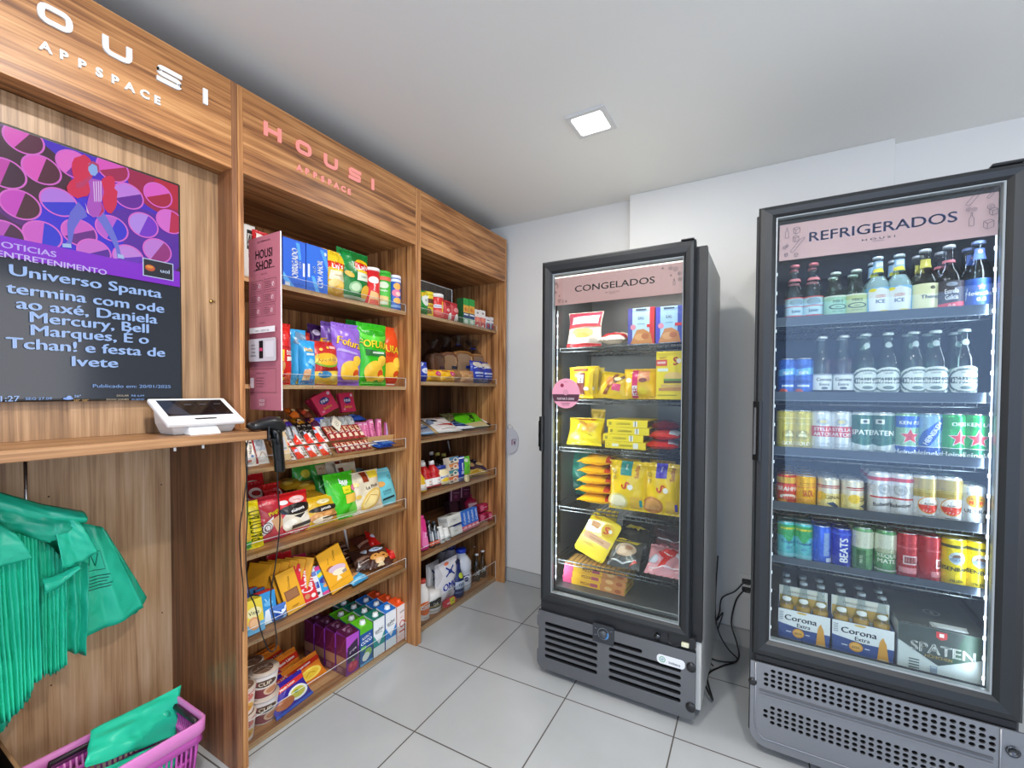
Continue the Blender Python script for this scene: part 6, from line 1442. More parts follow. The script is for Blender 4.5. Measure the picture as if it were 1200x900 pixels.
# the pink pair stands half behind the frame
cup_left(Z6, 'pink and orange noodle cup half hidden by the frame, lower one'); cup_left(Z6 + .1005, 'pink and orange noodle cup half hidden by the frame, upper one')
NOO = [('p', [(0, .60), (1, .66), (1, .84), (0, .80)], 'c8321e'), T('Nissin Lámen', .5, .73, .085, 'f6efe4', 3, .06, .86), ('e', .56, .34, .34, .20, 'f2d65a'), ('e', .56, .34, .26, .14, 'e8c23c'), ('l', [(.4, .3), (.55, .4), (.7, .3)], .004, 'c89a28'), ('r', .05, .03, .95, .09, 'e08a1c')]
NOP = [('p', [(0, .66), (1, .70), (1, .86), (0, .82)], 'd83a34'), T('Nissin Lámen', .5, .76, .085, 'f6efe4', 3, .06, .86), ('e', .66, .38, .28, .22, 'eef0ec'), ('e', .66, .38, .21, .16, 'c8c24a'), ('e', .62, .42, .07, .05, '6a8a34'), ('e', .28, .30, .24, .16, 'b8683a'), ('r', .0, .02, 1, .10, '3a62c8')]
for i, (u0, u1, vt, x, ln) in enumerate(((344, 387, 770, -1.745, 40), (331, 366, 764, -1.80, 42), (323, 350, 760, -1.85, 44), (316, 344, 758, -1.90, 44))):
    ubag(u0, u1, vt, Z6, x, .028, 'e8862a', NOO, f'orange noodle pack leaning back on the bottom shelf, {("front one with yellow noodles", "second", "third", "rearmost")[i]}' + ('' if i in (0, 3) else ' in the row'), 'noodles', lean=D(ln), name='noodle_pack', group='orange noodle packs', rz=.12)
for i, (u0, u1, vt, x, ln, lb) in enumerate(((325, 371, 793, -1.672, 42, 'blue and purple noodle pack leaning at the front of the bottom shelf'), (329, 349, 787, -1.745, 40, 'blue and purple noodle pack second in its row on the bottom shelf'), (326, 343, 782, -1.785, 40, 'blue and purple noodle pack third in its row on the bottom shelf'), (311, 324, 776, -1.86, 38, 'blue and purple noodle pack at the back beside the cups'))):
    ubag(u0, u1, vt, Z6, x, .028, '3a2a9c', NOP, lb, 'noodles', lean=D(ln), name='noodle_pack', group='blue noodle packs', rz=.12)
def carton_row(u0, u1, n, kind_args, lab, group, x0=-1.663, hh=.195, gap=.0012, v=790):
    y0, y1 = uy(u0, v, x0), uy(u1, v, x0); w = (y1 - y0) * .965; d = .068
    k = carton_kind(w, hh, d, *kind_args)
    for i in range(n):
        put_kind(k, lab + (', front of its row' if i == 0 else f', {ORD[i]} back in its row'), 'drink carton', (x0 - d / 2 - i * (d + .010), (y0 + y1) / 2, Z6 + .001), (0, 0, UNIT_X), group)
carton_row(405.5, 421, 4, ('7a2a86', '4e1238', '5c2446', [('r', 0, .62, 1, 1, 'b04ac0'), ('p', [(.1, .30), (.9, .36), (.9, .84), (.62, .80), (.1, .70)], '33203c'), T('grape', .5, .60, .07, 'd8c8dc', 14, .04, .7), ('e', .5, .18, .40, .13, 'b8324a'), ('e', .35, .22, .12, .05, 'd85a64'), ('e', .66, .2, .12, .05, 'd0485a'), ('e', .55, .33, .1, .03, '6a9a4a')],
           [('r', 0, .0, 1, .46, 'a8795c'), ('r', 0, 0, 1, .22, '7c4252'), ('r', 0, .46, 1, 1, '641440'), ('l', [(.1, .5), (.5, .62), (.9, .95)], .004, '8a2c60'), ('l', [(.5, .62), (.9, .5)], .003, '8a2c60'), ('r', .12, .06, .6, .18, '9a6a70')], [('r', .3, .55, .85, .85, 'a07890')]), 'purple grape drink carton on the bottom shelf', 'purple cartons')
carton_row(421.8, 437, 3, ('2a5a98', '5fb81e', 'e4ebe4', [('r', 0, .84, 1, 1, '57b41c'), ('r', 0, .42, 1, .82, '1c4f98'), T('KERO', .5, .72, .075, 'eef2f6', 6, .06, .8), T('COCO', .5, .60, .085, 'eef2f6', 6, .06, .86), ('r', .08, .40, .46, .50, '6cc04a'), ('e', .62, .28, .30, .12, '8fc24e', 30), ('e', .45, .20, .30, .10, 'e6efe2', 30), ('r', 0, 0, 1, .06, '6aa8d0')], [('r', 0, 0, 1, .8, '2f6a3a')], [('e', .4, .2, .2, .1, '8ad84a'), ('e', .8, .7, .15, .2, '3f9a18')]), 'green topped coconut water carton on the bottom shelf', 'green topped cartons')
ITA = lambda c1, nm: [('r', 0, 0, 1, .26, 'e8ecec'), ('p', [(.0, .26), (1, .26), (1, .60), (.5, .30), (0, .60)], c1), ('p', [(.02, .95), (.98, .95), (.98, .60), (.5, .32), (.02, .60)], 'eef2f2'), T('italac', .5, .70, .10, '2a3038', 12, .04, .8), ('r', .22, .60, .78, .62, '8a9298')]
carton_row(437.6, 451, 4, ('e4eaea', '17705f', 'e2e8e6', ITA('2a9c94', ''), [('r', 0, .0, 1, 1, '0f5a4c')]), 'teal topped milk carton on the bottom shelf', 'teal topped cartons', hh=.198)
carton_row(451.8, 464.6, 3, ('e4eaee', '1d6fc4', 'dfe8ee', ITA('2f8ad8', ''), [('r', 0, .0, 1, 1, '1a5aa8')]), 'blue topped milk carton on the bottom shelf', 'blue topped cartons', hh=.200)
carton_row(465.2, 477.2, 3, ('f0e6e2', 'e2511c', 'e8541c', [T('italac', .5, .82, .06, '3a3038', 12, .03, .7), ('o', .5, .46, .013, .019, 'c03a34'), ('r', .2, .24, .9, .28, 'c8483c'), T('zero', .45, .66, .04, 'd06a60', 10, .02, .5), ('r', 0, .0, 1, .18, 'efd4cc')], [('r', 0, 0, 1, 1, 'd89a84')]), 'orange topped milk carton on the bottom shelf', 'orange topped cartons', hh=.200)

# ================================================================== products on the grocery unit
G1, G2, G3, G4, G5, G6 = (SH3[i] for i in range(1, 7))
X = -1.676
def ujar(u0, u1, vt, z, x, name, prof, body, cap, art, label, cat, z0=.08, z1=.9, capz=None, fin='plastic', capr=None, rz=-.35, group=None):
    """prof: radii as shares of half width, heights as shares of the full height"""
    zb = on(z, x - .02); yc, w, h = on_unit(u0, u1, vt, zb, x); r = w / 2
    ch = capz or .02
    pf = [(a * r, b * (h - (ch if cap else 0))) for a, b in prof]; hb = pf[-1][1]
    k = jar_kind(name, pf, body, cap, art, z0 * hb, z1 * hb, ch, fin, capr * r if capr else None)
    return put_kind(k, label, cat, (x - r, yc, on(z, x - r) + .001), (-math.atan(slope(z)), 0, UNIT_X + rz * (not slope(z))), group)
TUB = [(.94, 0), (1, .02), (1, .97), (.96, 1)]
# ---- top grocery shelf
ubag(492, 504.5, 340, G1, -1.668, .05, '1f9a34', [('e', .6, .60, .4, .22, 'e8efe4'), ('p', [(.2, .7), (.95, .9), (.9, .98), (.3, .9)], 'e8c82a'), ('e', .5, .22, .5, .14, '138028'), T('Pó', .6, .6, .1, '2a6a34', 0, .03, .4)], 'green and white pouch at the left end of the top grocery shelf', 'pouch', name='pouch')
ujar(499.5, 512, 342, G1, -1.70, 'powder_jar', TUB, 'e6cf2a', 'f0d828', [('r', .25, .68, .75, .92, '5a2f16'), T('Toddy', .5, .56, .15, 'b8322a', 0, .06, .24), ('p', [(.44, .1), (.56, .1), (.54, .36), (.48, .42)], '6a4a1c')], 'yellow and brown powder jar with a yellow lid on the top grocery shelf', 'jar')
ujar(511.5, 523.5, 344.5, G1, -1.676, 'powder_can', TUB, 'd82420', 'f2f0ea', [('r', .38, .50, .62, .68, 'e8e6ee'), T('MUCILON', .5, .59, .09, '2a2f7a', 0, .03, .2), ('e', .5, .25, .12, .15, 'e86a5a'), ('r', .56, .3, .60, .9, 'f0c030')], 'red can with a white name panel on the top grocery shelf', 'can')
ubag(521.5, 531, 352, G1, -1.672, .04, 'c22a30', [('e', .7, .22, .25, .18, 'ece6dc'), ('r', .2, .7, .6, .9, '8c1a20'), ('e', .4, .5, .2, .08, 'e8a0a0')], 'red pouch beside the red can on the top grocery shelf', 'pouch', name='pouch')
ubag(530.5, 539, 355, G1, -1.672, .04, 'b83038', [('e', .6, .22, .3, .2, 'ece8e0'), ('e', .5, .6, .3, .12, 'd88a88')], 'red pouch next to the green boxes on the top grocery shelf', 'pouch', name='pouch')
for i, (u0, u1) in enumerate(((543, 549.4), (549.8, 556.2))):
    ubox(u0, u1, 350 + i * 1.2, G1, X, .05, '2f8a48', [('r', 0, .74, 1, 1, '2a9a40'), ('r', 0, .45, 1, .74, 'dfa63e'), ('e', .4, .58, .22, .08, 'c8742a'), ('e', .7, .56, .2, .08, 'd8862e'), ('r', 0, .24, 1, .45, '2c3f6c'), ('r', .1, .36, .9, .41, 'dfe4ec'), ('r', 0, 0, 1, .24, '8fc098'), ('e', .5, .12, .34, .08, 'dfe8dc')], f'green cereal box with orange rings pictured on the top grocery shelf, {("left", "right")[i]} one', L=[('r', 0, 0, 1, 1, '1f5a2c')], name='cereal_box', group='green cereal boxes')
for i, (u0, u1) in enumerate(((556.8, 562.4), (562.8, 568.8))):
    ubox(u0, u1, 363 + i * 1.0, G1, X, .04, 'ece6e2', [('r', 0, 0, 1, .58, 'd2463c'), ('e', .5, .45, .36, .14, 'e88a74'), ('e', .5, .82, .2, .06, '9a8a8a'), ('p', [(.1, .05), (.7, .05), (.6, .2)], 'f0dcd4')], f'white and red box on the top grocery shelf, {("left", "right")[i]} one', name='food_box', group='white and red boxes')
for i, (u0, u1) in enumerate(((569.4, 574.8), (575.2, 581))):
    ubox(u0, u1, 371.6 + i * .8, G1, X, .035, 'e6e6ea', [('r', .05, .05, .95, .52, '3f5a9c'), ('e', .5, .30, .28, .18, 'c83a44'), ('r', .2, .7, .8, .76, '5a5a68')], f'small white box with a red spot, right end of the top grocery shelf, {("left", "right")[i]} one', name='food_box', group='white and blue boxes')
# ---- second grocery shelf: bread
def loaf(u0, u1, vt, x, col, bag, label, tie):
    yc, w, h = on_unit(u0, u1, vt, G2, x); h2 = h * .66; d = .10
    t = thing('bread_loaf', label, 'bread', (x - d / 2, yc, G2 + .001), (-.06, 0, UNIT_X - .12), 'bagged loaves')
    mb = MB()
    prof = [(-w * .46, 0), (w * .46, 0), (w * .46, h2 * .62), (w * .50, h2 * .74), (w * .44, h2 * .93), (w * .2, h2), (-w * .2, h2), (-w * .44, h2 * .93), (-w * .50, h2 * .74), (-w * .46, h2 * .62)]
    mb.loft([[Vector((a, y, b + .003)) for a, b in prof] for y in (-d / 2, d / 2)], mat(col, 'matte'))
    A = plane_art(mb, (-w / 2, -d / 2 - .0003, 0), (1, 0, 0), (0, 0, 1))
    A.poly([(w / 2 + a * .84, b * .88 + .008) for a, b in prof], 'd0a878' if col != '5a3a26' else '7a543a')
    obj('bread', mb, t)
    mb = MB(); N = wob(int(u0))
    def fn(u, v):
        a = 2 * math.pi * u; s = 1 if v < .62 else max(.16, 1 - (v - .62) * 4.2) if v < .82 else .16 + (v - .82) * 2.6
        k = (abs(math.cos(a)) ** 4 + abs(math.sin(a)) ** 4) ** -.25
        return Vector((math.cos(a) * k * (w * .53) * s * (1 + .05 * N(u, v)), math.sin(a) * k * (d * .55) * s * (1 + .06 * N(v, u)), v * h + .0015))
    mb.surf(fn, 32, 22, glass(bag, .9, .12, 'clear_bag'))
    A = Art(mb, lambda u, v, o: fn(.625 + u * .25, v) * 1 + Vector((0, -o, 0)), w, h, 'foil', .012, .001)
    A.rect(.05, .02, .95, .20, tie); A.text('pullman', .5, .11, .05, 'e8e6f0', 0, .03, .7); A.rect(.55, .3, .95, .36, tie)
    obj('clear_wrap', mb, t)
    mb = MB(); mb.tube([(w * .1 * math.cos(a), d * .1 * math.sin(a), h * .815) for a in [2 * math.pi * i / 10 for i in range(11)]], .0035, mat(tie, 'plastic'), 6); obj('twist_tie', mb, t)
loaf(508.5, 522.5, 398, -1.77, '5a3a26', 'd8d0cc', 'dark bread loaf in a clear bag, leftmost of the four loaves', '3a1c28')
loaf(521.5, 537.5, 396, -1.77, '8a5836', 'd8d4d4', 'brown bread loaf in a clear bag, second of the four loaves', '1c2034')
loaf(535.5, 556, 393.5, -1.765, 'b07a3c', 'dcdce4', 'golden bread loaf in a clear bag with a blue twist, third of the four loaves', '2a3a8c')
loaf(552.5, 573, 399, -1.76, 'c08a50', 'd4d8ea', 'pale bread loaf in a clear bag with blue print, rightmost of the four loaves', '2f48b0')
ubag(492, 503.5, 424, G2, -1.668, .05, '2f48b4', [('e', .6, .55, .35, .14, 'dfe4f0'), ('p', [(.2, .75), (.7, .95), (.4, .98)], 'c8d2ec'), T('Pão', .6, .54, .08, '2a3a8c', 0, .03, .5), ('r', .1, .1, .9, .3, '2438a0')], 'blue and white bread bag at the left end of the bread shelf', 'bread bag', name='bread_bag')
for i, (u0, u1, vt, lb) in enumerate(((501, 520, 433.5, 'yellow cake pack with a pink badge, left one on the bread shelf'), (518.5, 536, 434, 'yellow cake pack with a pink badge, right one on the bread shelf'))):
    ubag(u0, u1, vt, G2, X, .05, 'e9b012', [('e', .72, .72, .2, .2, 'd8407a'), T('bolo', .72, .72, .12, 'f6e6ee', 0, .03, .3), ('l', [(.2, .4), (.6, .45)], .003, 'a87410'), ('r', .1, .88, .5, .95, 'c83a3a'), ('l', [(.3, .3), (.65, .33)], .003, 'a87410')], lb, 'cake', name='cake_pack')
for i, (u0, u1, vt, lb) in enumerate(((529, 544, 434, 'tan paper cake pack on the bread shelf, left one'), (542.5, 558, 434.5, 'tan paper cake pack with red lettering on the bread shelf, right one'))):
    ubag(u0, u1, vt, G2, X - .01 * (1 - i), .05, ('a8794a', 'bd8e5c')[i], [T('BOLO', .6, .84, .10, 'a83a24', 0, .04, .5), ('e', .6, .4, .3, .2, 'cda274'), ('l', [(.3, .5), (.9, .55)], .003, '8a6236')] if i else [('e', .5, .5, .3, .3, '8f6438')], lb, 'cake', name='cake_pack', fin='soft')
for i, (u0, u1, vt, lb) in enumerate(((557, 571, 423, 'blue bread roll bag on the bread shelf, left one'), (567, 582.5, 425, 'blue bread roll bag at the right end of the bread shelf'))):
    ubag(u0, u1, vt, G2, X, .06, '2b3fa6', [('r', .15, .40, .8, .48, 'b8c8e8'), ('r', .2, .28, .75, .33, '9ab0e0'), ('e', .5, .82, .4, .14, 'd8cfc0'), ('l', [(.1, .65), (.5, .75), (.9, .62)], .005, 'c8d4f0'), T('2 un', .6, .08, .08, 'f0f2f8', 0, .04, .5), ('r', .05, .02, .95, .16, '3a4878')], lb, 'bread bag', name='bread_bag', lean=.12)
# ---- third grocery shelf: flat packs
def gflat(u0, u1, v, x, l, t, base, art, label, pitch, rz, dz=0, seed=1, cat='food pack', name='food_pack'):
    return uflat(u0, u1, v, G3, x, l, t, base, art, label, cat, pitch, rz, name, seed, dz=dz)
gflat(494, 514, 513, -1.672, .19, .03, '8a8f9c', [('r', .75, 0, .92, 1, 'c8a86a'), ('p', [(.0, .6), (.7, .7), (.7, .9), (0, .8)], '1a1c26'), ('p', [(.0, .2), (.7, .3), (.7, .36), (0, .28)], '2f4a78'), ('l', [(.1, .45), (.6, .5)], .008, 'e6e8ee'), ('e', .3, .8, .15, .08, 'e0d8c8'), ('r', .0, .0, .7, .08, '7aa0c8')], 'grey food pack with a gold band at the left of the third grocery shelf', .36, -.15, 0, 3)
gflat(496, 512, 500, -1.80, .14, .025, 'd8d0d0', [('p', [(0, .5), (1, .6), (1, .7), (0, .65)], 'c84a5a'), ('r', .1, .1, .9, .3, 'b8a0a8')], 'pale pink and white pack behind the gold banded one', .3, .1, .06, 5)
gflat(517, 540, 510, -1.674, .20, .028, 'e4dfda', [T('S·P', .60, .82, .10, 'c22a34', 0, .06, .7), ('p', [(.10, .38), (.90, .46), (.82, .28), (.62, .34)], 'b8242c'), ('e', .2, .72, .2, .1, '5a6478'), ('e', .25, .66, .16, .07, '2a3040'), ('r', .2, .12, .8, .15, 'a8a0a0'), ('r', .0, .5, .16, .75, '7a88a0')], 'white food pack with red marks leaning on the third grocery shelf', .38, -.2, .01, 7)
gflat(533, 556, 507, -1.69, .17, .028, '22357c', [('p', [(.1, .75), (.9, .80), (.9, 1), (.1, 1)], 'd8c49a'), ('p', [(.0, .0), (1, .0), (1, .14), (0, .2)], 'dfe2e8'), ('l', [(.1, .4), (.5, .6), (.9, .4)], .006, 'a8b4d0'), ('r', .3, .3, .8, .36, '6a7cb0')], 'navy food pack lying beneath the green pack', .25, -.1, 0, 9)
gflat(526, 540, 497, -1.84, .10, .05, '6a6a44', [('e', .5, .5, .3, .2, '8a8a5c'), ('p', [(.1, .7), (.9, .8), (.5, .95)], '4a4a30')], 'olive clear food bag standing at the back of the third grocery shelf', .5, .2, .06, 11)
gflat(546, 569, 502, -1.70, .20, .03, '5fc41c', [('p', [(0, 0), (1, 0), (1, .30), (0, .12)], 'b8a878'), T('Camil', .56, .50, .22, '14301c', 70, .06, .5), ('r', .05, .9, .95, .97, '7ad838'), ('e', .25, .8, .15, .08, '3f9a14')], 'bright green food pack lying slanted on the third grocery shelf', .45, -.35, .03, 13)
gflat(562, 583, 500, -1.71, .17, .035, 'e2e0dc', [('p', [(.05, .5), (.45, .6), (.40, 1), (.02, .9)], '17181c'), ('p', [(.50, .30), (.92, .42), (.90, .54), (.50, .42)], '3a3a68'), ('p', [(0, .0), (.2, .05), (.3, .5), (0, .4)], '1f2024')], 'white and black food pack on top at the right of the third grocery shelf', .35, -.45, .05, 15)
gflat(557, 581, 507, -1.70, .18, .03, 'd6d2cc', [('p', [(.4, .0), (1, .0), (1, .2), (.4, .14)], '2a2824'), ('l', [(.1, .3), (.9, .4)], .006, '5a544c')], 'white and brown food pack lying lowest at the right of the third grocery shelf', .12, -.2, 0, 17)
# ---- fourth grocery shelf: sauces
SQ = [(.92, 0), (1, .03), (1, .40), (.86, .55), (1, .62), (.9, .72), (.5, .90), (.36, 1)]
LB = lambda c, t: [('r', .30, .05, .70, .62, 'ece8e2'), T(t, .5, .42, .13, c, 0, .05, .26), T('TRAD', .5, .20, .1, '3a2a20', 0, .04, .22), ('r', .30, .05, .70, .12, c)]
ujar(494.5, 503, 552, G4, -1.668, 'sauce_bottle', SQ, 'eab916', 'f0eee8', LB('c8961a', 'hei'), 'yellow mustard bottle with a white cap at the left of the sauce shelf', 'sauce', .02, .62, .02, capr=.42)
ujar(500, 511, 543.5, G4, -1.685, 'sauce_bottle', SQ, 'b8181a', 'e4e4e2', LB('b8242a', 'hei'), 'red ketchup bottle with a white cap, left one at the front of the sauce shelf', 'sauce', .02, .62, .022, capr=.42, group='ketchup bottles')
ujar(510.5, 521, 541.5, G4, -1.68, 'sauce_bottle', SQ, 'b8181a', 'e4e4e2', LB('b8242a', 'hei'), 'red ketchup bottle with a white cap, right one at the front of the sauce shelf', 'sauce', .02, .62, .022, capr=.42, group='ketchup bottles')
ujar(498.5, 508.5, 541, G4, -1.75, 'sauce_bottle', SQ, 'a8181a', 'd8d8d6', LB('a8242a', 'hei'), 'red ketchup bottle standing behind the front pair', 'sauce', .02, .62, .022, capr=.42, group='ketchup bottles')
DARKB = [(.9, 0), (1, .02), (1, .55), (.8, .66), (.34, .78), (.30, 1)]
for i, (uc, vt, cc, lb) in enumerate(((514.5, 530.5, 'cfcac0', 'dark bottle with a silver cap behind the ketchup'), (521.5, 531.5, 'd8c860', 'dark bottle with a gold cap behind the mayonnaise, left one'), (528.5, 532.5, 'd8c860', 'dark bottle with a gold cap behind the mayonnaise, right one'))):
    ujar(uc - 4.2, uc + 4.2, vt, G4, -1.80, 'sauce_bottle', DARKB, '17120e', cc, [('r', .3, .1, .7, .7, '3a2a1c'), ('e', .5, .45, .1, .12, 'b8a060')], lb, 'sauce', .05, .55, .018, 'gloss', capr=.42, group='dark sauce bottles')
ujar(518.5, 530.5, 548, G4, -1.672, 'mayonnaise_jar', [(.92, 0), (1, .04), (1, .80), (.85, .94), (.82, 1)], 'e8d8a8', '24388c', [('r', .26, .30, .74, .60, 'dfe0e2'), ('r', .28, .38, .72, .54, '3a4a8c'), ('e', .5, .24, .12, .16, 'e4c02a'), T('maio', .5, .46, .1, 'f2f2f6', 0, .04, .2)], 'cream mayonnaise jar with a navy lid on the sauce shelf', 'jar', capr=.9)
for i in range(4):
    ubox(527.3, 538, 546, G4 + i * .0405, -1.676, .05, 'd8c8b0', [('r', 0, .5, 1, 1, ('e0703a', '3f8a8c', 'd8884a', '4a7a98')[i]), ('e', .65, .5, .24, .34, 'e8e0d0'), ('e', .65, .5, .16, .2, ('c85a2a', '2f6a6c', 'c8703a', '3a5a78')[i]), ('r', .1, .15, .4, .4, '5a4a3a')], f'small flat carton in the stack on the sauce shelf, {("lowest", "second from below", "third from below", "topmost")[i]}', name='tuna_carton', group='stacked cartons', h=.039)
ubag(537.8, 546, 535.5, G4, -1.676, .03, '1f3aa0', [('r', .35, .3, .75, .42, 'b8c8e8'), ('r', .45, .45, .6, .75, 'e8ecf4'), ('r', .1, .02, .9, .18, '7a8ac0'), ('r', .05, .92, .95, .97, 'dfe6f2')], 'tall blue macaroni bag on the sauce shelf', 'pasta', name='pasta_bag')
ubag(545, 552.3, 535, G4, -1.680, .03, '5fb82a', [('r', .6, .1, .9, .9, '7fd048'), ('e', .3, .85, .25, .08, 'cfe0c0'), ('r', .05, .02, .95, .25, 'b0a048')], 'tall green macaroni bag beside the blue one on the sauce shelf', 'pasta', name='pasta_bag')
k = jar_kind('round_tin', [(.022, 0), (.0225, .002), (.0225, .013), (.021, .015)], 'dccb98', None, ())
put_kind(k, 'round cream tin lid leaning against the blue and green pasta bags', 'tin', (-1.663, uy(545.8, 562, -1.664), G4 + .026), (0, D(80), .1))
for i, (u0, u1, v, dz) in enumerate(((551.5, 571, 562.5, 0), (552, 570, 557, .026), (553, 571.5, 551, .052))):
    uflat(u0, u1, v, G4, -1.680, .12, .026, 'b8922c', [('p', [(0, .2), (1, .3), (1, .5), (0, .4)], 'e0c060'), ('e', .4, .7, .2, .12, '8a6a1c'), ('r', .6, .1, .9, .2, 'f0dc98')], f'golden seasoning pack in the pile at the right of the sauce shelf, {("lowest", "middle", "topmost")[i]}', 'seasoning', .08, -.15 + .12 * i, 'seasoning_pack', 21 + i, 'golden seasoning packs', dz=dz)
for i, (u0, u1, v, dz, c_, rz) in enumerate(((552, 567, 545, .10, '33244a', .2), (563, 582, 553, .06, '8a7a54', -.5), (561, 577, 547, .095, '2c2440', -.4))):
    uflat(u0, u1, v, G4, -1.73, .13, .018, c_, [('r', .0, .0, .06, 1, 'd8c8a0'), ('r', .94, 0, 1, 1, 'd8c8a0'), ('e', .5, .5, .3, .2, 'b89a6a'), ('l', [(.2, .8), (.8, .85)], .004, 'd8d0e0')], f'{("dark purple pack leaning at the back", "tan edged pack sloping to the right end", "dark violet pack under the tan edged one")[i]} of the sauce shelf', 'food pack', .5, rz, 'food_pack', 31 + i, dz=dz)
# ---- fifth grocery shelf: toiletries
ujar(495.5, 506.8, 607.5, G5, -1.668, 'shampoo_bottle', [(.85, 0), (1, .03), (1, .90), (.82, .98), (.7, 1)], 'e62f86', 'ee4a9a', [('p', [(.38, .1), (.6, .1), (.56, .5), (.44, .6)], 'f07ab4'), T('Seda', .5, .46, .07, 'f8e4f0', 80, .04, .3), ('e', .58, .42, .05, .05, '7a1444'), ('e', .58, .56, .04, .04, '8a1a50'), ('r', .4, .05, .6, .10, 'f0a0cc')], 'tall hot pink shampoo bottle at the left of the toiletries shelf', 'bottle', .05, .95, .012, capr=.86)
for i, (u0, u1, vt) in enumerate(((506.5, 512.2, 611), (512.4, 518.4, 612))):
    ujar(u0, u1, vt, G5, -1.672, 'spray_can', [(.92, 0), (1, .02), (1, .66), (.86, .74), (.7, .78), (.66, 1)], '5c6064', '3c4044', [('r', .30, .06, .70, .30, 'd8562a'), ('r', .35, .36, .65, .8, '8a9094'), ('r', .46, .3, .52, .9, 'e6e8ea'), T('men', .5, .18, .08, 'f4e8e0', 0, .04, .2)], f'grey spray can with an orange label on the toiletries shelf, {("left", "right")[i]} one', 'spray can', .03, .7, .014, 'metal', capr=.5, group='grey spray cans')
for i, (u0, u1, vt) in enumerate(((518, 523.7, 618), (524, 530, 619.5))):
    ujar(u0, u1, vt, G5, -1.670, 'roll_on_bottle', [(.9, 0), (1, .03), (1, .50), (.9, .56), (.88, 1)], 'e2e2dc', 'f0f0ea', [('r', .3, .1, .7, .4, 'b8b8b0'), ('e', .5, .32, .1, .1, '6a6a66'), ('r', .38, .72, .62, .9, 'f4f4f0')], f'small white roll-on bottle on the toiletries shelf, {("left", "right")[i]} one', 'bottle', .05, .6, .010, capr=.8, group='white roll-on bottles')
SOAP = [('e', .45, .5, .3, .26, 'cfcfc6'), T('Dove', .45, .5, .16, '6a6a62', 0, .03, .4), ('r', .75, .2, .9, .8, 'd8d6c8')]
ubox(530, 542.5, 629, G5, -1.68, .07, 'deddd4', SOAP, 'white soap carton, lower of the two stacked on the toiletries shelf', L=[('r', .1, .2, .9, .8, 'c4c3ba')], name='soap_box', h=.058)
ubox(526, 542.5, 612, G5 + .062, -1.69, .08, 'e0dfd6', SOAP, 'white soap carton, upper of the two stacked on the toiletries shelf', L=[('r', .1, .4, .9, .8, 'bdbcb2')], T=[('r', .3, .2, .6, .6, '3a3a38')], name='soap_box', h=.060)
put('soap_box', box_mesh('soap_box', .08, .003, .07, '2a357c'), 'thin navy card between the two white soap cartons', 'card', (-1.715, uy(536, 625, -1.69), on(G5, -1.715) + .0582), (-math.atan(SLOPE), 0, UNIT_X))
PB = [('r', .1, .1, .9, .9, 'd8707c'), ('r', .2, .4, .8, .6, 'e8b0a8')]
for i, (u0, u1) in enumerate(((544, 548.7), (549, 553.3), (553.6, 557.7), (558, 562))):
    ubox(u0, u1, 617, G5, -1.672, .09, 'cc5a68', PB, f'coral soap box under the blue toothpaste boxes, {("first", "second", "third", "fourth")[i]} from the left', name='soap_box', group='coral soap boxes', h=.040)
    ubox(u0 - 1, u1 - 1, 594, G5 + .042, -1.676, .035, '2566c4', [T('Colgate', .5, .5, .22, 'eaf0fa', 90, .04, .76), ('r', .8, .05, .95, .95, '4a8ae0')], f'blue toothpaste box standing on end, {("first", "second", "third", "fourth")[i]} from the left', L=[('r', .1, .1, .9, .9, '1c4f9c')], T=[('r', .1, .1, .9, .9, '5aa0e8')], name='toothpaste_box', group='blue toothpaste boxes', h=.093)
for i, (u0, u1, v, z, x, h) in enumerate(((563, 573, 625, 0, -1.70, .05), (573.3, 581.5, 612, 0, -1.675, .055), (563, 572.5, 606, .052, -1.72, .05), (572.8, 581.5, 599, .057, -1.71, .045))):
    ubox(u0, u1, v, G5 + z, x, .06, 'b01e4a', [('r', .1, .15, .45, .85, 'd86a8c'), T('sabonete', .62, .5, .2, 'f0c8d4', 0, .03, .6)], f'crimson soap box at the right of the toiletries shelf, {("lower left", "lower right", "upper left", "upper right")[i]}', L=[('r', .0, 0, 1, 1, '80142f')], name='soap_box', group='crimson soap boxes', h=h)
ujar(554.5, 565.5, 582, G5, -1.80, 'lotion_bottle', [(.9, 0), (1, .03), (1, .7), (.8, .82), (.4, .9), (.36, 1)], 'a82048', 'c83a5c', [('r', .32, .35, .68, .75, 'e8c0cc'), T('HIDRA', .5, .55, .1, '8a1a3c', 0, .04, .24)], 'crimson bottle with a pale label at the back of the toiletries shelf', 'bottle', .05, .8, .016, capr=.4)
for i, (u0, u1, vt) in enumerate(((527.5, 539, 582.5), (539.5, 551, 583))):
    yc, w, h = on_unit(u0, u1, vt, G5, -1.86)
    put('hanging_pack', box_mesh('hanging_pack', w, .078, .012, '5c1a3c', [('r', .04, .05, .14, .95, 'd8b0c4'), ('e', .55, .4, .2, .16, '8a3a64'), ('r', .3, .7, .9, .76, 'b88aa4')]), f'dark plum razor pack standing high at the back of the toiletries shelf, {("left", "right")[i]} one', 'pack', (-1.866, yc, on(G5, -1.866) + .1165), (-.1, .16, UNIT_X), 'plum packs')
for i, (u0, u1, vt) in enumerate(((529, 539.5, 612), (541, 551, 612))):
    yc, w, h = on_unit(u0, u1, vt, G5, -1.86)
    put('hanging_pack', box_mesh('hanging_pack', w * .9, .114, .05, '33141f', [('r', .1, .1, .9, .9, '431a2a')]), f'dark box at the back of the toiletries shelf under the plum razor pack, {("left", "right")[i]} one', 'box', (-1.885, yc, on(G5, -1.885) + .001), (-math.atan(SLOPE), 0, UNIT_X), 'dark boxes')
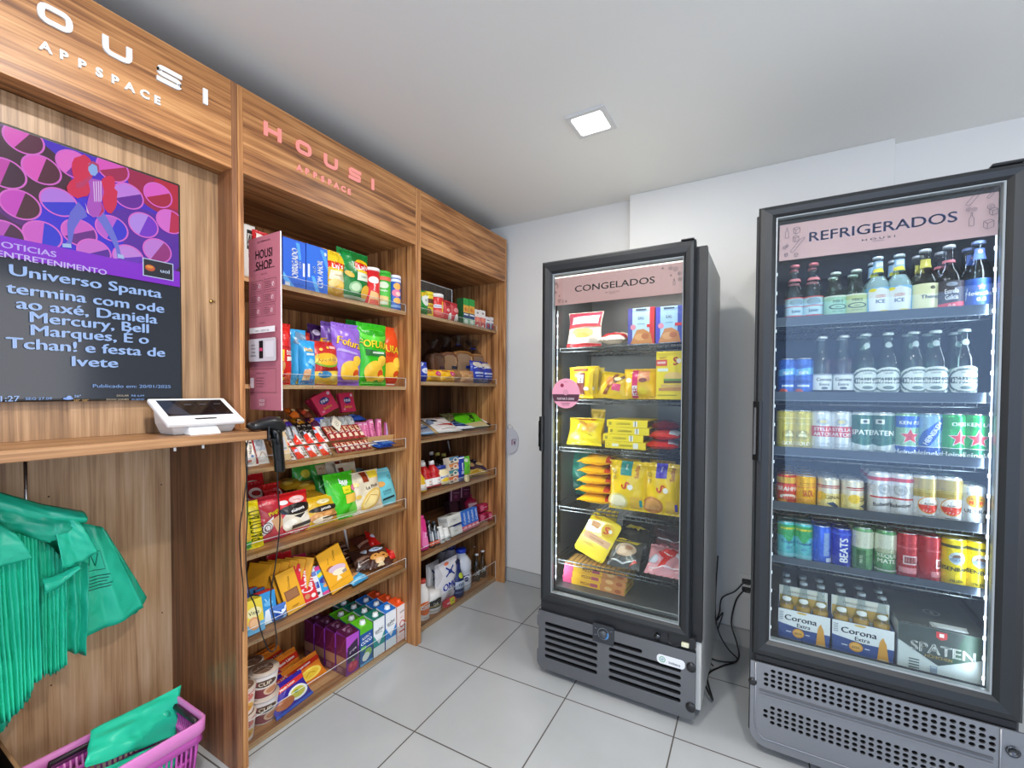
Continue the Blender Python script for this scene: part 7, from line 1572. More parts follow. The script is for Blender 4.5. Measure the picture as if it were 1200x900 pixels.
# ---- bottom grocery shelf: cleaning
ujar(495.5, 507, 681, G6, -1.672, 'bleach_tub', [(.95, 0), (1, .02), (1, .66), (.8, .80), (.5, .88), (.46, 1)], 'e6e0da', 'c8483c', [('e', .5, .50, .17, .30, 'e06a24'), ('r', .34, .46, .66, .62, 'f0ece4'), T('VEJA', .5, .54, .13, 'c84a1a', 0, .06, .26), T('multi', .5, .10, .07, '8a6a5a', 0, .03, .2)], 'white cleaner bottle with an orange oval label at the left of the bottom shelf', 'bottle', .02, .64, .016, capr=.5)
ujar(506.5, 522, 694, G6, -1.670, 'cleaner_tub', [(.9, 0), (1, .03), (1, .82), (.9, .96), (.86, 1)], 'e8e4de', None, [('p', [(.30, .30), (.70, .30), (.70, .62), (.55, .80), (.30, .58)], '1d1916'), T('Candy', .5, .52, .15, 'e6e0d0', 8, .04, .28), ('l', [(.36, .40), (.64, .40)], .004, 'c8a860'), ('r', .35, .12, .65, .17, 'a89a88')], 'white tub with a black label near the left of the bottom shelf', 'tub', .02, .92)
ubag(503, 517.5, 660, G6, -1.76, .05, 'bdbab8', [('l', [(.3, .6), (.7, .85)], .008, '23306c'), ('l', [(.7, .6), (.3, .85)], .008, '23306c'), T('O', .75, .35, .2, '23306c', 0, .06, .3), ('p', [(0, .0), (.9, .0), (.9, .14), (.1, .2)], '3a4a94'), ('p', [(.0, .3), (.3, .9), (.1, .95)], 'd4d2d0')], 'grey and blue detergent pouch behind the black labelled tub', 'detergent', name='detergent_pouch')
ubag(514, 539.5, 658, G6, -1.69, .06, 'e6e3e4', [('p', [(0, .42), (.0, .98), (.14, .98), (.22, .72)], 'd0ccce'), ('l', [(.35, .66), (.72, .84)], .010, '243a8c'), ('l', [(.72, .64), (.38, .86)], .010, '243a8c'), ('e', .54, .745, .09, .045, '243a8c'), ('e', .92, .78, .05, .05, 'f0c030'), ('e', .46, .93, .10, .03, 'e87a5a'), T('OMO', .52, .44, .16, '2438a0', 4, .06, .66), ('r', .36, .31, .86, .33, '7a80a8'), ('r', .05, .03, .98, .22, 'd8d4d8')], 'white detergent pouch with big navy letters on the bottom shelf', 'detergent', name='detergent_pouch')
ubox(523, 534.5, 698, G6, -1.665, .03, 'd83440', [('r', .1, .5, .9, .8, 'f0c8cc'), T('lava', .5, .65, .2, 'c82a38', 0, .06, .6)], 'small red and white box in front of the white detergent pouch', name='sponge_box', h=.030)
t_ = flat('yellow_sponge', .034, .034, .012, 'e4d414', [('d', .5, .5, .014, 'd8c810'), ('d', .36, .58, .003, '5a4a10'), ('d', .64, .58, .003, '5a4a10')], 'yellow pack with two dark marks at the front of the bottom shelf', 'sponge', (-1.6600, uy(530.5, 708, -1.66), G6 + .001), UNIT_X, R(80), 0, 3, None, 'paper', True)
ujar(536, 547.5, 658, G6, -1.668, 'detergent_bottle', [(.9, 0), (1, .03), (1, .55), (.8, .66), (.55, .82), (.5, 1)], '16245c', '10183c', [('e', .55, .72, .07, .09, 'b8c83a'), ('r', .40, .30, .64, .55, 'b8c4d8'), T('Ypê', .52, .44, .1, '2a3a7c', 0, .04, .2), ('r', .40, .15, .6, .2, '5a6a98')], 'navy detergent bottle with a green dot in front of the white bottle', 'bottle', .02, .9, .018, capr=.5)
QB = [(.9, 0), (1, .03), (1, .42), (.92, .47), (1, .52), (1, .72), (.7, .86), (.44, .93), (.44, 1)]
ujar(542.5, 557, 645, G6, -1.685, 'bleach_bottle', QB, 'cdd2da', '1f3fc0', [('r', .28, .10, .72, .44, 'e2e4ea'), ('r', .28, .26, .55, .48, '33306a'), T('Q', .5, .36, .22, 'e8e8f2', 0, .06, .2), ('r', .3, .12, .7, .18, 'b8bcc8')], 'white bleach bottle with a bright blue cap, front one on the bottom shelf', 'bottle', .02, .9, .022, capr=.5, group='bleach bottles')
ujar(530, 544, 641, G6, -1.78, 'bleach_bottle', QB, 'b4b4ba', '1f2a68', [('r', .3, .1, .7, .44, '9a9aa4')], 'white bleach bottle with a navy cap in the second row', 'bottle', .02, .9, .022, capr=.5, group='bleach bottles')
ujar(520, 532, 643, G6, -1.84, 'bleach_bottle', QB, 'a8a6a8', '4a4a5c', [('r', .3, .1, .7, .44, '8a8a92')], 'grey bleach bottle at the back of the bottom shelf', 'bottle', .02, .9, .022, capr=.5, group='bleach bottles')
CLR = [(.030, 0), (.033, .004), (.033, .075), (.029, .10), (.016, .135), (.012, .155), (.012, .168), (.0135, .169), (.0135, .182)]
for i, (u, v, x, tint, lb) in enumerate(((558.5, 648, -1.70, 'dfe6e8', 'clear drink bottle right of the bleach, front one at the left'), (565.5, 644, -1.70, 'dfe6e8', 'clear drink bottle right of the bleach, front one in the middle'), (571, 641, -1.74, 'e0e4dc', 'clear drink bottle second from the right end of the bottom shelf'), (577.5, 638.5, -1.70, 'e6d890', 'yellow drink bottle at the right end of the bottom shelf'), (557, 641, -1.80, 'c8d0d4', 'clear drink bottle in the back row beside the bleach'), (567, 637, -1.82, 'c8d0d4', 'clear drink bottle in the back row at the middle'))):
    k = bottle_kind(CLR, tint, 'd8dade', (.03, .085, None, .5), [T('H2O', .5, .6, .3, 'eef2f2' if i != 3 else 'f2e83a', 80, .05, .6), ('l', [(.2, .2), (.4, .5), (.3, .8)], .003, 'dfe6e6')], name='drink_bottle')
    put_kind(k, lb, 'bottle', (x - .033, uy(u, 660, x - .033), G6 + .001), (0, 0, UNIT_X - .3), 'clear drink bottles', (.80, .80, 1.0))

# ================================================================== frozen food in the freezer
YI = 1.925
def fbag(u0, u1, vt, z, y, d, base, art, label, cat='frozen food', lean=0, rz=0, name='frozen_bag', seed=None, roll=0, group=None, h=None, **k):
    xc, w, hh = on_fridge(u0, u1, vt, z, y)
    return put(name, bag_mesh(name, w * 1.03, h or hh / math.cos(lean), d, base, art, seed or int(u0 + vt), **k), label, cat, (xc, y + d / 2, z + .001), (-lean, roll, rz), group)
def fbox(u0, u1, vt, z, y, d, base, F, label, cat='frozen food', Rr=(), Tt=(), L=(), name='frozen_box', rz=0, group=None, h=None, lean=0):
    xc, w, hh = on_fridge(u0, u1, vt, z, y)
    return put(name, box_mesh(name, w, h or hh, d, base, F, L, Rr, Tt), label, cat, (xc, y + d / 2, z + .001 + math.sin(lean) * d / 2), (-lean, 0, rz), group)
S1_, S2_, S3_, S4_, S5_ = FS
fbag(662, 702, 364, S1_, YI, .06, 'e9d6c4', [('r', .02, .58, .98, .98, 'a8324a'), ('p', [(.16, .62), (.92, .64), (.94, .86), (.16, .84)], 'e6dcd8'), T('PÃO DE', .56, .78, .075, '8a3a4c', 0, .04, .62), T('QUEIJO', .56, .69, .075, '8a3a4c', 0, .04, .62), ('p', [(0, .50), (1, .56), (1, .60), (0, .58)], 'c83a3a'), ('e', .36, .40, .18, .10, 'e2b868'), ('e', .62, .38, .2, .11, 'ecc87c'), ('e', .48, .30, .2, .09, 'dcae5c'), ('p', [(0, .0), (1, .0), (1, .08), (.0, .12)], 'c83238'), ('r', .14, .10, .70, .24, 'f0e4e0')], 'white and red cheese bread bag standing at the left of the top freezer shelf', lean=.16)
flat('frozen_bag', .125, .20, .055, 'e4d2be', [('p', [(0, .16), (1, .2), (1, .44), (0, .42)], 'c8343c'), ('e', .68, .34, .14, .06, 'e8d4d0'), ('e', .4, .7, .3, .12, 'd8b47c'), ('r', .05, .03, .95, .10, 'f0e6dc'), ('l', [(.1, .85), (.9, .8)], .004, 'b8a48c')], 'white and red frozen bag lying flat on the top freezer shelf', 'frozen food', (at(714, 398, y=YI).x, YI + .01, S1_ + .001), 0, .18, 0, 4)
PIZ = lambda s: [('r', 0, 0, .17, 1, '4a42b8' if s else '4e4ea0'), ('r', .82, 0, 1, 1, '3c4cae' if s else 'd02a34'), ('e', .5, .72, .16, .06, 'a8c4dc'), T('SAL', .5, .72, .075, '3a5a78', 0, .03, .34), ('r', .36, .55, .64, .57, '7a9ab0'), ('d', .20, .48, .012, 'd88aa0'), ('r', .72, .46, .97, .54, 'd02a34'), ('p', [(.1, .02), (.94, .02), (.86, .30), (.60, .42), (.34, .40)], 'c8844a'), ('e', .48, .20, .22, .10, 'dca068'), ('e', .66, .22, .14, .08, 'b8683a'), ('r', .3, .93, .7, .97, '3a4a68')]
fbox(736, 767, 361, S1_, YI, .045, 'b8d4e8', PIZ(0), 'pale blue savoury box with violet and red edges, left one on the top freezer shelf', Rr=[('r', 0, 0, 1, 1, 'a82430')])
fbox(768.5, 800, 359, S1_, YI, .045, 'a8ccec', PIZ(1), 'pale blue savoury box with a violet edge, right one on the top freezer shelf')
YEL = 'f0c60e'
SAD = [('e', .50, .64, .16, .09, 'e8e2d8'), T('S', .5, .40, .2, 'd8402a', 0, .06, .4), ('r', .3, .05, .7, .12, 'c89a10')]
for i, (u0, u1, vt, y, rz) in enumerate(((664, 694, 430, YI, -.15), (672, 700, 429, YI + .06, -.1), (678, 706, 431, YI + .11, -.05))):
    fbag(u0, u1, vt, S2_, y, .04, YEL, [('r', .42, .12, .72, .80, '7a3a34'), ('r', .46, .48, .68, .74, 'e8e4dc'), T('PÃO', .57, .62, .09, '5a2a24', 90, .03, .3), ('e', .8, .3, .1, .06, 'e8e2d0'), ('r', .2, .86, .8, .93, '8a3a2c'), ('e', .25, .45, .16, .14, 'd8a018')], f'yellow frozen bag at the left of the second freezer shelf, {("front one", "second one", "rear one")[i]}', rz=rz, group='yellow frozen bags', lean=.05)
fbag(697, 733, 436, S2_, YI, .06, 'e6bc1a', [('p', [(.2, .1), (.5, .9), (.62, .9), (.34, .1)], '8a4a24'), ('p', [(.55, .5), (.9, .8), (.8, .9), (.5, .62)], '6a4a3c'), ('r', .48, .26, .76, .50, 'd83a6c'), ('e', .36, .6, .12, .16, 'e8883a'), ('e', .62, .70, .12, .07, 'f0dca0')], 'yellow and brown frozen bag leaning in the middle of the second freezer shelf', lean=.30, roll=.12)
fbag(729, 768, 432, S2_, YI, .07, 'eebd1c', [('r', .28, .02, .46, .95, 'd0346a'), ('r', .29, .10, .45, .42, 'e8dce0'), T('PIZZA', .37, .26, .07, '6a2a3c', 90, .04, .3), ('p', [(.46, .52), (.82, .58), (.80, .92), (.46, .92)], 'e8966a'), ('e', .62, .60, .12, .07, '7a3a3a'), ('e', .62, .26, .14, .12, 'f2d22a'), ('e', .16, .6, .1, .08, 'efe4c8')], 'yellow frozen bag with a pink stripe on the second freezer shelf', lean=.08)
fbox(769, 800, 412, S2_, YI, .045, 'f2d40f', [T('Seara', .26, .88, .045, 'c8461e', 12, .03, .34), ('r', .0, .70, .42, .83, 'e04a34'), ('r', .05, .745, .36, .79, 'f2c8c0'), T('S', .74, .80, .17, 'd8471f', 0, .06, .4), ('e', .86, .80, .09, .05, 'eee6d8'), ('r', .06, .585, .46, .65, 'e4ead8'), ('p', [(.10, .18), (1, .18), (1, .26), (.1, .24)], 'c88a4a'), ('e', .66, .48, .34, .09, 'e8c070'), ('r', .30, .34, 1, .42, '6a4a2a'), ('r', .3, .39, 1, .43, '6a9a3a'), ('r', .2, .26, 1, .31, 'dcae64'), ('r', .05, .08, .8, .10, 'a8941a')], 'tall yellow burger box with a big red letter on the second freezer shelf')
fbag(661, 701, 491, S3_, YI, .07, 'e8cf12', [('r', .28, .88, .78, .96, 'd8642a'), ('e', .62, .66, .2, .10, 'd8a030', 20), ('e', .48, .74, .14, .06, 'c88a24', -20), ('e', .76, .54, .14, .08, 'e0b03c', 40), ('e', .56, .52, .12, .07, 'c8902c'), ('p', [(.05, .1), (.5, .14), (.45, .40), (.12, .36)], 'f2e23a'), ('l', [(.2, .5), (.5, .42), (.8, .3)], .004, 'b8a010')], 'bright yellow nugget bag leaning at the left of the third freezer shelf', lean=.34)
fbag(690, 706, 480, S3_, 2.03, .05, 'c8a83a', [('p', [(.1, .2), (.9, .5), (.7, .9)], 'b09030')], 'dull yellow frozen bag standing behind the nugget bag', lean=.1)
x0_, x1_ = at(707, 510, y=YI).x, at(752, 510, y=YI).x
STK = [('r', .05, .25, .12, .7, 'a8940e'), T('LASANHA', .42, .48, .34, '8a7a0c', 0, .02, .34), ('r', .66, .12, .76, .88, 'e8e4da'), ('r', .70, .12, .72, .88, '3a3a30')]
STT = [('r', .02, .02, .98, .98, 'e8c812')]
for i in range(4):
    dx = (.008, 0, .022, .018)[i]
    put('frozen_box', box_mesh('frozen_box', .185, .0315, .19, 'efd314', STK if i != 0 else [('o', .07, .5, .007, .009, 'a8940e'), ('r', .18, .3, .34, .7, 'ece6cc'), T('LASANHA', .52, .48, .3, '8a7a0c', 0, .02, .3), ('r', .7, .12, .82, .88, 'e8e4da')], (), [('r', 0, .1, 1, .95, '8a6a2a'), ('r', .1, .2, .5, .8, '3a2a1c'), ('r', .6, .25, .9, .75, 'd8c8a0')], STT), f'flat yellow lasagne box in the stack on the third freezer shelf, {("lowest", "second from below", "third from below", "topmost")[i]}', 'frozen food', (x0_ + .0925 + dx, YI + .095, S3_ + .001 + i * .0325), (0, 0, -.03 * (i % 2)), 'stacked yellow boxes')
for i, (c_, z, y, rz) in enumerate((('d8341c', 0, YI, .05), ('dc3a20', .042, YI + .005, -.06), ('8c2a28', .080, YI + .06, .1))):
    flat('frozen_bag', .145, .17, .042, c_, [('p', [(.70, .1), (.98, .1), (.98, .6), (.66, .55)], 'd8dce8'), ('p', [(.0, .4), (.6, .5), (.6, .6), (0, .55)], 'e8644a'), ('e', .3, .75, .2, .1, 'b82a18')] if i < 2 else [('e', .5, .5, .3, .2, '6a1c1c'), ('l', [(.1, .5), (.9, .6)], .004, 'c88a88')], ('red frozen bag lying at the right of the third freezer shelf, lower one', 'red frozen bag lying at the right of the third freezer shelf, upper one', 'dark red frozen bag lying on the two red ones')[i], 'frozen food', (at(771, 520, y=YI).x + .012, y, S3_ + .001 + z), rz, .04, 0, 6 + i)
fbag(655, 672, 493, S3_, 2.06, .08, '2f5a34', [('e', .5, .5, .3, .2, '3f7a44'), ('l', [(.2, .8), (.8, .4)], .005, '6a9a6c')], 'dark green frozen vegetable bag at the back left of the third freezer shelf')
fbag(657, 694, 528, S4_, 2.10, .08, '0f6a58', [('l', [(.2, .8), (.4, .3)], .006, '2a8a74'), ('l', [(.6, .9), (.7, .2)], .006, '0a4a3c'), ('e', .5, .6, .3, .2, '15806a')], 'teal green frozen bag standing at the back left of the fourth freezer shelf')
x0_, x1_ = at(673, 560, y=YI).x, at(715, 560, y=YI).x
for i in range(5):
    flat('frozen_bag', (x1_ - x0_) * .98, .19, .044, 'f0b41a' if i % 2 else 'f4bc1c', [('r', .80, .05, .96, .5, 'd0482a'), ('e', .4, .3, .2, .12, 'e09a14'), ('l', [(.1, .15), (.7, .2)], .004, 'f8d868'), ('e', .35, .7, .25, .12, 'd89014')], f'yellow frozen bag in the stack on the fourth freezer shelf, {("lowest", "second from below", "middle", "second from the top", "topmost")[i]}', 'frozen food', ((x0_ + x1_) / 2 + (.004, -.004, .006, 0, .006)[i], YI + .01, S4_ + .002 + i * .0455), .06 * (-1) ** i, .02, 0, 21 + i, 'stacked yellow bags')
BIG = lambda c1, food: [('r', .34, .72, .64, 1, c1), T('frango', .49, .90, .035, 'f0f0ea', 90, .02, .18), T('Sadia', .78, .80, .09, 'b8501c', 90, .04, .26), T('S', .50, .52, .19, 'd0432a', -60, .06, .5), ('e', .62, .49, .075, .055, 'ece6dc'), ('e', .26, .18, .30, .17, food), ('e', .26, .18, .24, .13, 'efe4c0' if food != 'c8803a' else 'd89a54'), ('r', .62, .05, .92, .30, 'e8b83a'), ('d', .17, .78, .012, 'b89810'), ('d', .17, .66, .010, 'b89810'), ('r', .86, .10, .93, .24, c1)]
fbag(712, 755, 542, S4_, YI, .06, 'f2c90e', BIG('1f8a86', 'e0cf7a'), 'large yellow frozen bag with a teal tab upright on the fourth freezer shelf', lean=.05)
fbag(753, 797, 545, S4_, YI, .06, 'f2c60e', BIG('4e3fb0', 'c8803a'), 'large yellow frozen bag with a violet tab and round patty pictured, fourth freezer shelf', lean=.05)
for i, (u0, u1, vt) in enumerate(((718, 748, 539), (760, 790, 541))):
    fbag(u0, u1, vt, S4_, 2.03, .06, 'd8b21c', [('e', .5, .6, .3, .2, 'c89a14')], f'yellow frozen bag behind the large {("teal", "violet")[i]} tabbed one', lean=.03)
# tray pack, meat bags
t = thing('meat_tray', 'yellow sealed mince tray leaning upright on the lowest wire shelf of the freezer', 'frozen food', (at(686, 640, y=YI).x, YI + .035, S5_ + .004), (-.62, .36, -.02))
p = MB(); w2, h2 = .078, .205
for z_, i_ in ((-.016, 0), (.030, .012)): pass
p.loft([[Vector((a, -.016, b)) for a, b in rrect(-w2, 0, w2, h2, .018)], [Vector((a, -.012, b)) for a, b in rrect(-w2, 0, w2, h2, .018)], [Vector((a, .026, b)) for a, b in rrect(-w2 + .012, .012, w2 - .012, h2 - .012, .014)]], mat('e8c81a', 'plastic'), True, False); obj('tray', p, t)
p = MB(); p.holed(rrect(-w2, 0, w2, h2, .018), [], lambda a, b, d: (a, -.018 + d, b), .002, mat('f0d41e', 'gloss'))
A = plane_art(p, (-w2, -.018, 0), (1, 0, 0), (0, 0, 1)); A.disc(.105, .150, .033, 'e4b814'); A.text('S', .100, .150, .038, 'd04a24', 0, .09, None, 1.1); A.disc(.118, .152, .009, 'eee6d8'); A.text('Seara', .035, .186, .012, 'c8461e', 0, .05); A.rect(.018, .135, .062, .165, 'd8a06a'); A.rect(.010, .072, .146, .104, 'dcae84'); A.text('carne moída', .078, .088, .011, '9a5a34', 0, .03); A.line([(.02, .045), (.08, .05)], .003, 'a88a14'); A.line([(.02, .05), (.07, .058)], .003, 'a88a14')
obj('film_lid', p, t)
fbag(690, 716, 604, S5_, 2.0, .05, 'c8ac2a', [('e', .5, .5, .3, .2, 'b0921c')], 'dull yellow frozen pack leaning behind the sealed tray', lean=.4)
def clump(label, u, v, z, y, w, h, d, col, art, lean, seed, rz=0):
    return put('frozen_bag', bag_mesh('frozen_bag', w, h, d, col, art, seed, 'foil', amp=2.2), label, 'frozen food', (at(u, v, y=y).x, y, z), (-lean, 0, rz))
clump('clear and black frozen meat bag with pale meat showing, lowest wire shelf', 729, 668, S5_ + .002, YI - .01, .15, .15, .05, '4a4a48', [('e', .5, .55, .34, .25, 'd0b498'), ('e', .42, .5, .16, .12, 'e8cdb0'), ('e', .6, .62, .12, .1, 'b8886a'), ('p', [(.1, .85), (.8, .8), (.9, .9), (.1, .95)], 'd8c22a'), ('l', [(.1, .2), (.5, .1), (.9, .25)], .006, 'd8dadc'), ('p', [(.7, .05), (.95, .2), (.85, .25)], 'd84a3a'), ('l', [(.15, .3), (.3, .7)], .005, '9a9c9e')], .95, 51)
clump('black frozen bag with a yellow name band in the middle of the lowest wire shelf', 733, 645, S5_ + .012, YI + .07, .15, .17, .05, '2e2c2a', [('p', [(.05, .35), (.85, .30), (.95, .48), (.1, .55)], 'e8cc14'), T('Seara', .5, .43, .09, '6a4a14', -4, .04, .5), ('p', [(.1, .12), (.8, .08), (.8, .2), (.2, .25)], 'd8bc14'), ('e', .5, .8, .3, .12, '45423e')], .85, 53)
clump('black frozen bag with a yellow corner band at the back of the lowest wire shelf', 742, 615, S5_ + .02, YI + .16, .15, .17, .05, '33302e', [('p', [(.05, .55), (.9, .45), (.95, .65), (.3, .75)], 'c8ae1c'), ('l', [(.1, .2), (.8, .3)], .004, '6a6866')], .6, 55)
clump('red and pink frozen sausage bag at the right front of the lowest wire shelf', 778, 676, S5_ + .002, YI - .01, .17, .16, .055, 'd8949c', [('p', [(.30, .2), (.62, .85), (.75, .8), (.48, .15)], 'd02a24'), ('e', .5, .62, .24, .16, 'd82c28'), ('l', [(.35, .66), (.65, .58)], .006, 'e8dcd8'), ('e', .15, .4, .14, .12, 'c8ccd8'), ('e', .85, .6, .12, .1, 'd8d4e0'), ('l', [(.1, .15), (.9, .22)], .006, 'f0d8dc')], 1.0, 57)
clump('maroon frozen meat bag at the right back of the lowest wire shelf', 783, 650, S5_ + .015, YI + .085, .16, .17, .055, '4a2a2e', [('e', .3, .4, .2, .12, '8a4a54'), ('e', .7, .55, .2, .12, '7a3a44'), ('l', [(.1, .7), (.6, .6), (.9, .8)], .006, 'b0b4bc'), ('e', .5, .3, .12, .06, 'c8ccd4')], .8, 59)
clump('dark frozen meat bag in the back right corner of the lowest wire shelf', 780, 618, S5_ + .02, YI + .18, .16, .17, .05, '2e2224', [('e', .4, .5, .2, .15, '5a3238'), ('l', [(.2, .7), (.8, .6)], .005, '8a8c94')], .55, 61)
x0_, x1_ = at(659, 690, y=1.915).x, at(735, 690, y=1.915).x
for i in range(3):
    put('frozen_box', box_mesh('frozen_box', (x1_ - x0_) * .96, .031, .14, 'e8ae2a', [('r', 0, 0, .15, 1, 'c8487a'), ('p', [(.15, 0), (.30, 0), (.24, 1), (.15, 1)], 'e8b41e'), T('PIZZA', .38, .5, .4, '6a2a1c', 0, .06, .16), ('r', .46, .25, .58, .75, 'a84a5c'), ('r', .62, 0, 1, 1, 'c8824a'), ('e', .75, .5, .06, .3, 'e0b070'), ('e', .9, .45, .05, .3, 'a85a30')], (), [('r', 0, 0, 1, 1, 'e0b83a'), ('r', .2, .2, .8, .8, 'b8883a')], [('r', 0, 0, 1, 1, 'd8a85a')]), f'flat pink and yellow pizza box in the stack on the freezer floor, {("lowest", "middle", "topmost")[i]}', 'frozen food', ((x0_ + x1_) / 2 + .004 * i - .004, 1.915 + .07, .4162 + i * .032), (0, 0, .02 * (i - 1)), 'stacked pizza boxes')

# ================================================================== drinks in the fridge
R1, R2, R3, R4, R5 = RS
YB = 1.918
def px_x(u, v, y): return at(u, v, y=y).x
def row(kind, u, v, z, y0, n, lab, group, sc=1, rz=0, step=.069, cat='beer can', dx=0):
    """one file of the same drink, front one first"""
    x = px_x(u, v, y0)
    for i in range(n):
        put_kind(kind, lab + ('' if n == 1 else ', frontmost' if i == 0 else f', {ORD[i]} back'), cat, (x + dx * i, y0 + i * step, z + .001), (0, 0, rz + (.4 * i)), group if n > 1 else None, sc)
CLEARB, GREENB, BROWNB = 'e6eef0', 'b8d8b8', 'b89a72'
BUDL = ((.020, .098, 'b8d8e4', .96), [('r', 0, 0, 1, .14, 'c83a40'), ('r', 0, .54, 1, .58, 'c84a50'), ('e', .5, .76, .12, .17, '8aa8bc'), T('Budweiser', .5, .35, .16, '2a4a78', 4, .03, .36), ('r', 0, .95, 1, 1, 'd05a60')])
kb = bottle_kind(LONG, CLEARB, 'dc7880', *BUDL, neck=(.160, .170, 'd88088', .6), nart=[])
row(kb, 931, 350, R1, YB, 2, 'red capped clear beer bottle, leftmost on the top fridge shelf', 'red capped bottles', (1, 1, .98), .2, .075, 'beer bottle')
row(kb, 953, 350, R1, YB, 2, 'red capped clear beer bottle, second from the left on the top shelf', 'red capped bottles', (1, 1, .98), 0, .075, 'beer bottle')
def gl(c, lab): return bottle_kind(STUB, 'e4f0e8', 'd0dcd6', (.012, .098, c, .98), [('r', .0, .94, 1, 1, 'd8e4d8'), T('MIKS', .5, .74, .12, '2a4a40', 0, .03, .2), ('e', .5, .50, .13, .12, '3a5448'), ('e', .5, .50, .10, .08, c), T('mikss', .5, .50, .07, '24403a', 0, .04, .2), T('ALCOHOL', .5, .30, .06, '4a6458', 0, .02, .3)])
row(gl('9fd0b8', ''), 979, 350, R1, YB, 2, 'stubby mint green bottle, left of the pair on the top fridge shelf', 'stubby green bottles', (.98, .98, .92), .15, .08, 'drink bottle')
row(gl('bccf9a', ''), 1003, 350, R1, YB, 2, 'stubby yellow green bottle, right of the pair on the top fridge shelf', 'stubby green bottles', (.98, .98, .93), 0, .08, 'drink bottle')
ice = bottle_kind(WIDE, 'dce8ec', 'c8d4dc', (.010, .110, '7ab4e0', .98), [('p', [(.36, .12), (.64, .12), (.66, .86), (.50, .98), (.34, .86)], 'dfe6ec'), ('e', .40, .90, .05, .06, 'e8d83a'), T('COZZKO', .5, .68, .10, 'c86a6a', 5, .06, .26), T('ICE', .5, .50, .13, '2a4a78', 0, .06, .2), ('e', .56, .12, .08, .08, 'e8dc5a')], neck=(.165, .205, '9ac4e4', .95), nart=[('p', [(.3, .0), (.7, .0), (.6, .4), (.3, .3)], 'e8dc4a'), ('r', .4, .5, .65, .9, 'e6eef4')], fill=('c3d3d4', .15))
row(ice, 1028, 345, R1, YB, 2, 'pale frosted bottle with a blue and white label, left one', 'frosted bottles', (.98, .98, .97), .1, .08, 'drink bottle')
row(ice, 1053, 343, R1, YB, 2, 'pale frosted bottle with a blue and white label, right one', 'frosted bottles', (.98, .98, .97), -.1, .08, 'drink bottle')
th = bottle_kind(WIDE, 'e2e4da', 'c8ccd0', (.010, .105, 'e4e4b8', .98), [T('Therezo', .56, .55, .13, '3a4a6a', 0, .06, .26), ('e', .56, .85, .03, .06, '5a5a4a'), ('r', 0, 0, 1, .04, 'd8d890')], neck=(.160, .188, 'c8be4a', .34), nart=[('p', [(.4, .2), (.6, .2), (.5, .9)], 'f4ec9a')])
row(th, 1083, 340, R1, YB, 2, 'brown beer bottle with a cream label and yellow neck, top shelf', 'cream label bottles', (1, 1, 1.0), 0, .08, 'beer bottle')
es = bottle_kind(WIDE, 'd8dce4', 'c8ccd4', (.010, .105, '3a3440', .98), [('p', [(.28, .05), (.74, .05), (.74, .34), (.28, .22)], 'd8485a'), T('Estrella', .5, .66, .16, 'dfe4ee', 5, .06, .34), T('Galicia', .5, .46, .16, 'dfe4ee', 5, .06, .32), ('e', .5, .88, .06, .07, '8a94a8'), T('0,0', .5, .18, .1, 'f4dce0', 0, .03, .2)], neck=(.166, .174, 'c8707c', .9), nart=[])
row(es, 1111, 338, R1, YB, 2, 'dark beer bottle with white lettering and a red band, top shelf', 'red band bottles', (1, 1, 1.02), 0, .08, 'beer bottle')
hz = bottle_kind(LONG, 'dceaf0', '8a9cd0', (.012, .105, '3a68c0', .98), [('e', .5, .5, .22, .46, '2a58b8'), ('s', .5, .72, .010, 'e86a7a'), T('Heineken', .5, .52, .14, 'e4eef8', 0, .06, .42), T('0.0', .5, .32, .12, 'e4eef8', 0, .06, .2), ('l', [(.32, .3), (.34, .7)], .002, 'c8d8f0'), ('l', [(.66, .7), (.68, .3)], .002, 'c8d8f0')], neck=(.165, .200, '5a78c8', .3), nart=[('d', .5, .7, .005, 'e8a0b0')])
row(hz, 1145.5, 335, R1, YB, 2, 'green beer bottle with a round blue label, rightmost on the top shelf', 'blue label bottles', (1.1, 1.1, 1.02), 0, .08, 'beer bottle')
# second shelf
pr_ = can_kind('2a5fc0', [('p', [(.3, .55), (.7, .62), (.7, .82), (.3, .75)], '6ab0e8'), T('PRAYA', .5, .66, .10, 'eef2f8', 8, .06, .24), ('r', .40, .24, .60, .30, 'cfdcf0'), ('e', .42, .10, .08, .08, 'd85a3a'), ('e', .5, .40, .14, .06, '1f48a0')], .030, .146)
row(pr_, 922, 440, R2, YB, 3, 'blue beer can at the left end of the second shelf, left file', 'blue cans', 1, .1, .064)
row(pr_, 942, 440, R2, YB, 3, 'blue beer can at the left end of the second shelf, right file', 'blue cans', 1, -.1, .064)
co = bottle_kind(LONG, CLEARB, 'd8dce0', (.030, .088, 'dfe6ea', .9), [T('Corona', .5, .66, .20, '2a3448', 0, .06, .34), T('Extra', .5, .36, .18, '4a5468', 0, .04, .24), ('r', .2, .92, .8, 1, '8a94a8'), ('e', .5, .12, .06, .08, '5a6478')])
row(co, 963.5, 430, R2, YB, 2, 'clear beer bottle with a white lettered label, left one, second shelf', 'white label bottles', 1, .2, .08, 'beer bottle')
row(co, 988.6, 430, R2, YB, 2, 'clear beer bottle with a white lettered label, right one, second shelf', 'white label bottles', 1, -.1, .08, 'beer bottle')
he = bottle_kind(LONG, 'dcebe4', 'c8d4d4', (.014, .108, None, .62), [('e', .5, .5, .47, .49, 'd4dedc'), ('e', .5, .5, .42, .42, '5a6c6c'), ('e', .5, .5, .36, .35, 'd8e2e2'), ('r', .0, .40, 1, .62, '3c4e4c'), T('Heineken', .5, .51, .13, 'eef4f4', 0, .06, .86), T('LAGER', .5, .78, .06, '4a5c5c', 0, .03, .4), ('e', .5, .26, .12, .06, '6a7c7c')], neck=(.172, .192, None, .3), nart=[('e', .5, .5, .3, .5, 'aabcbc')])
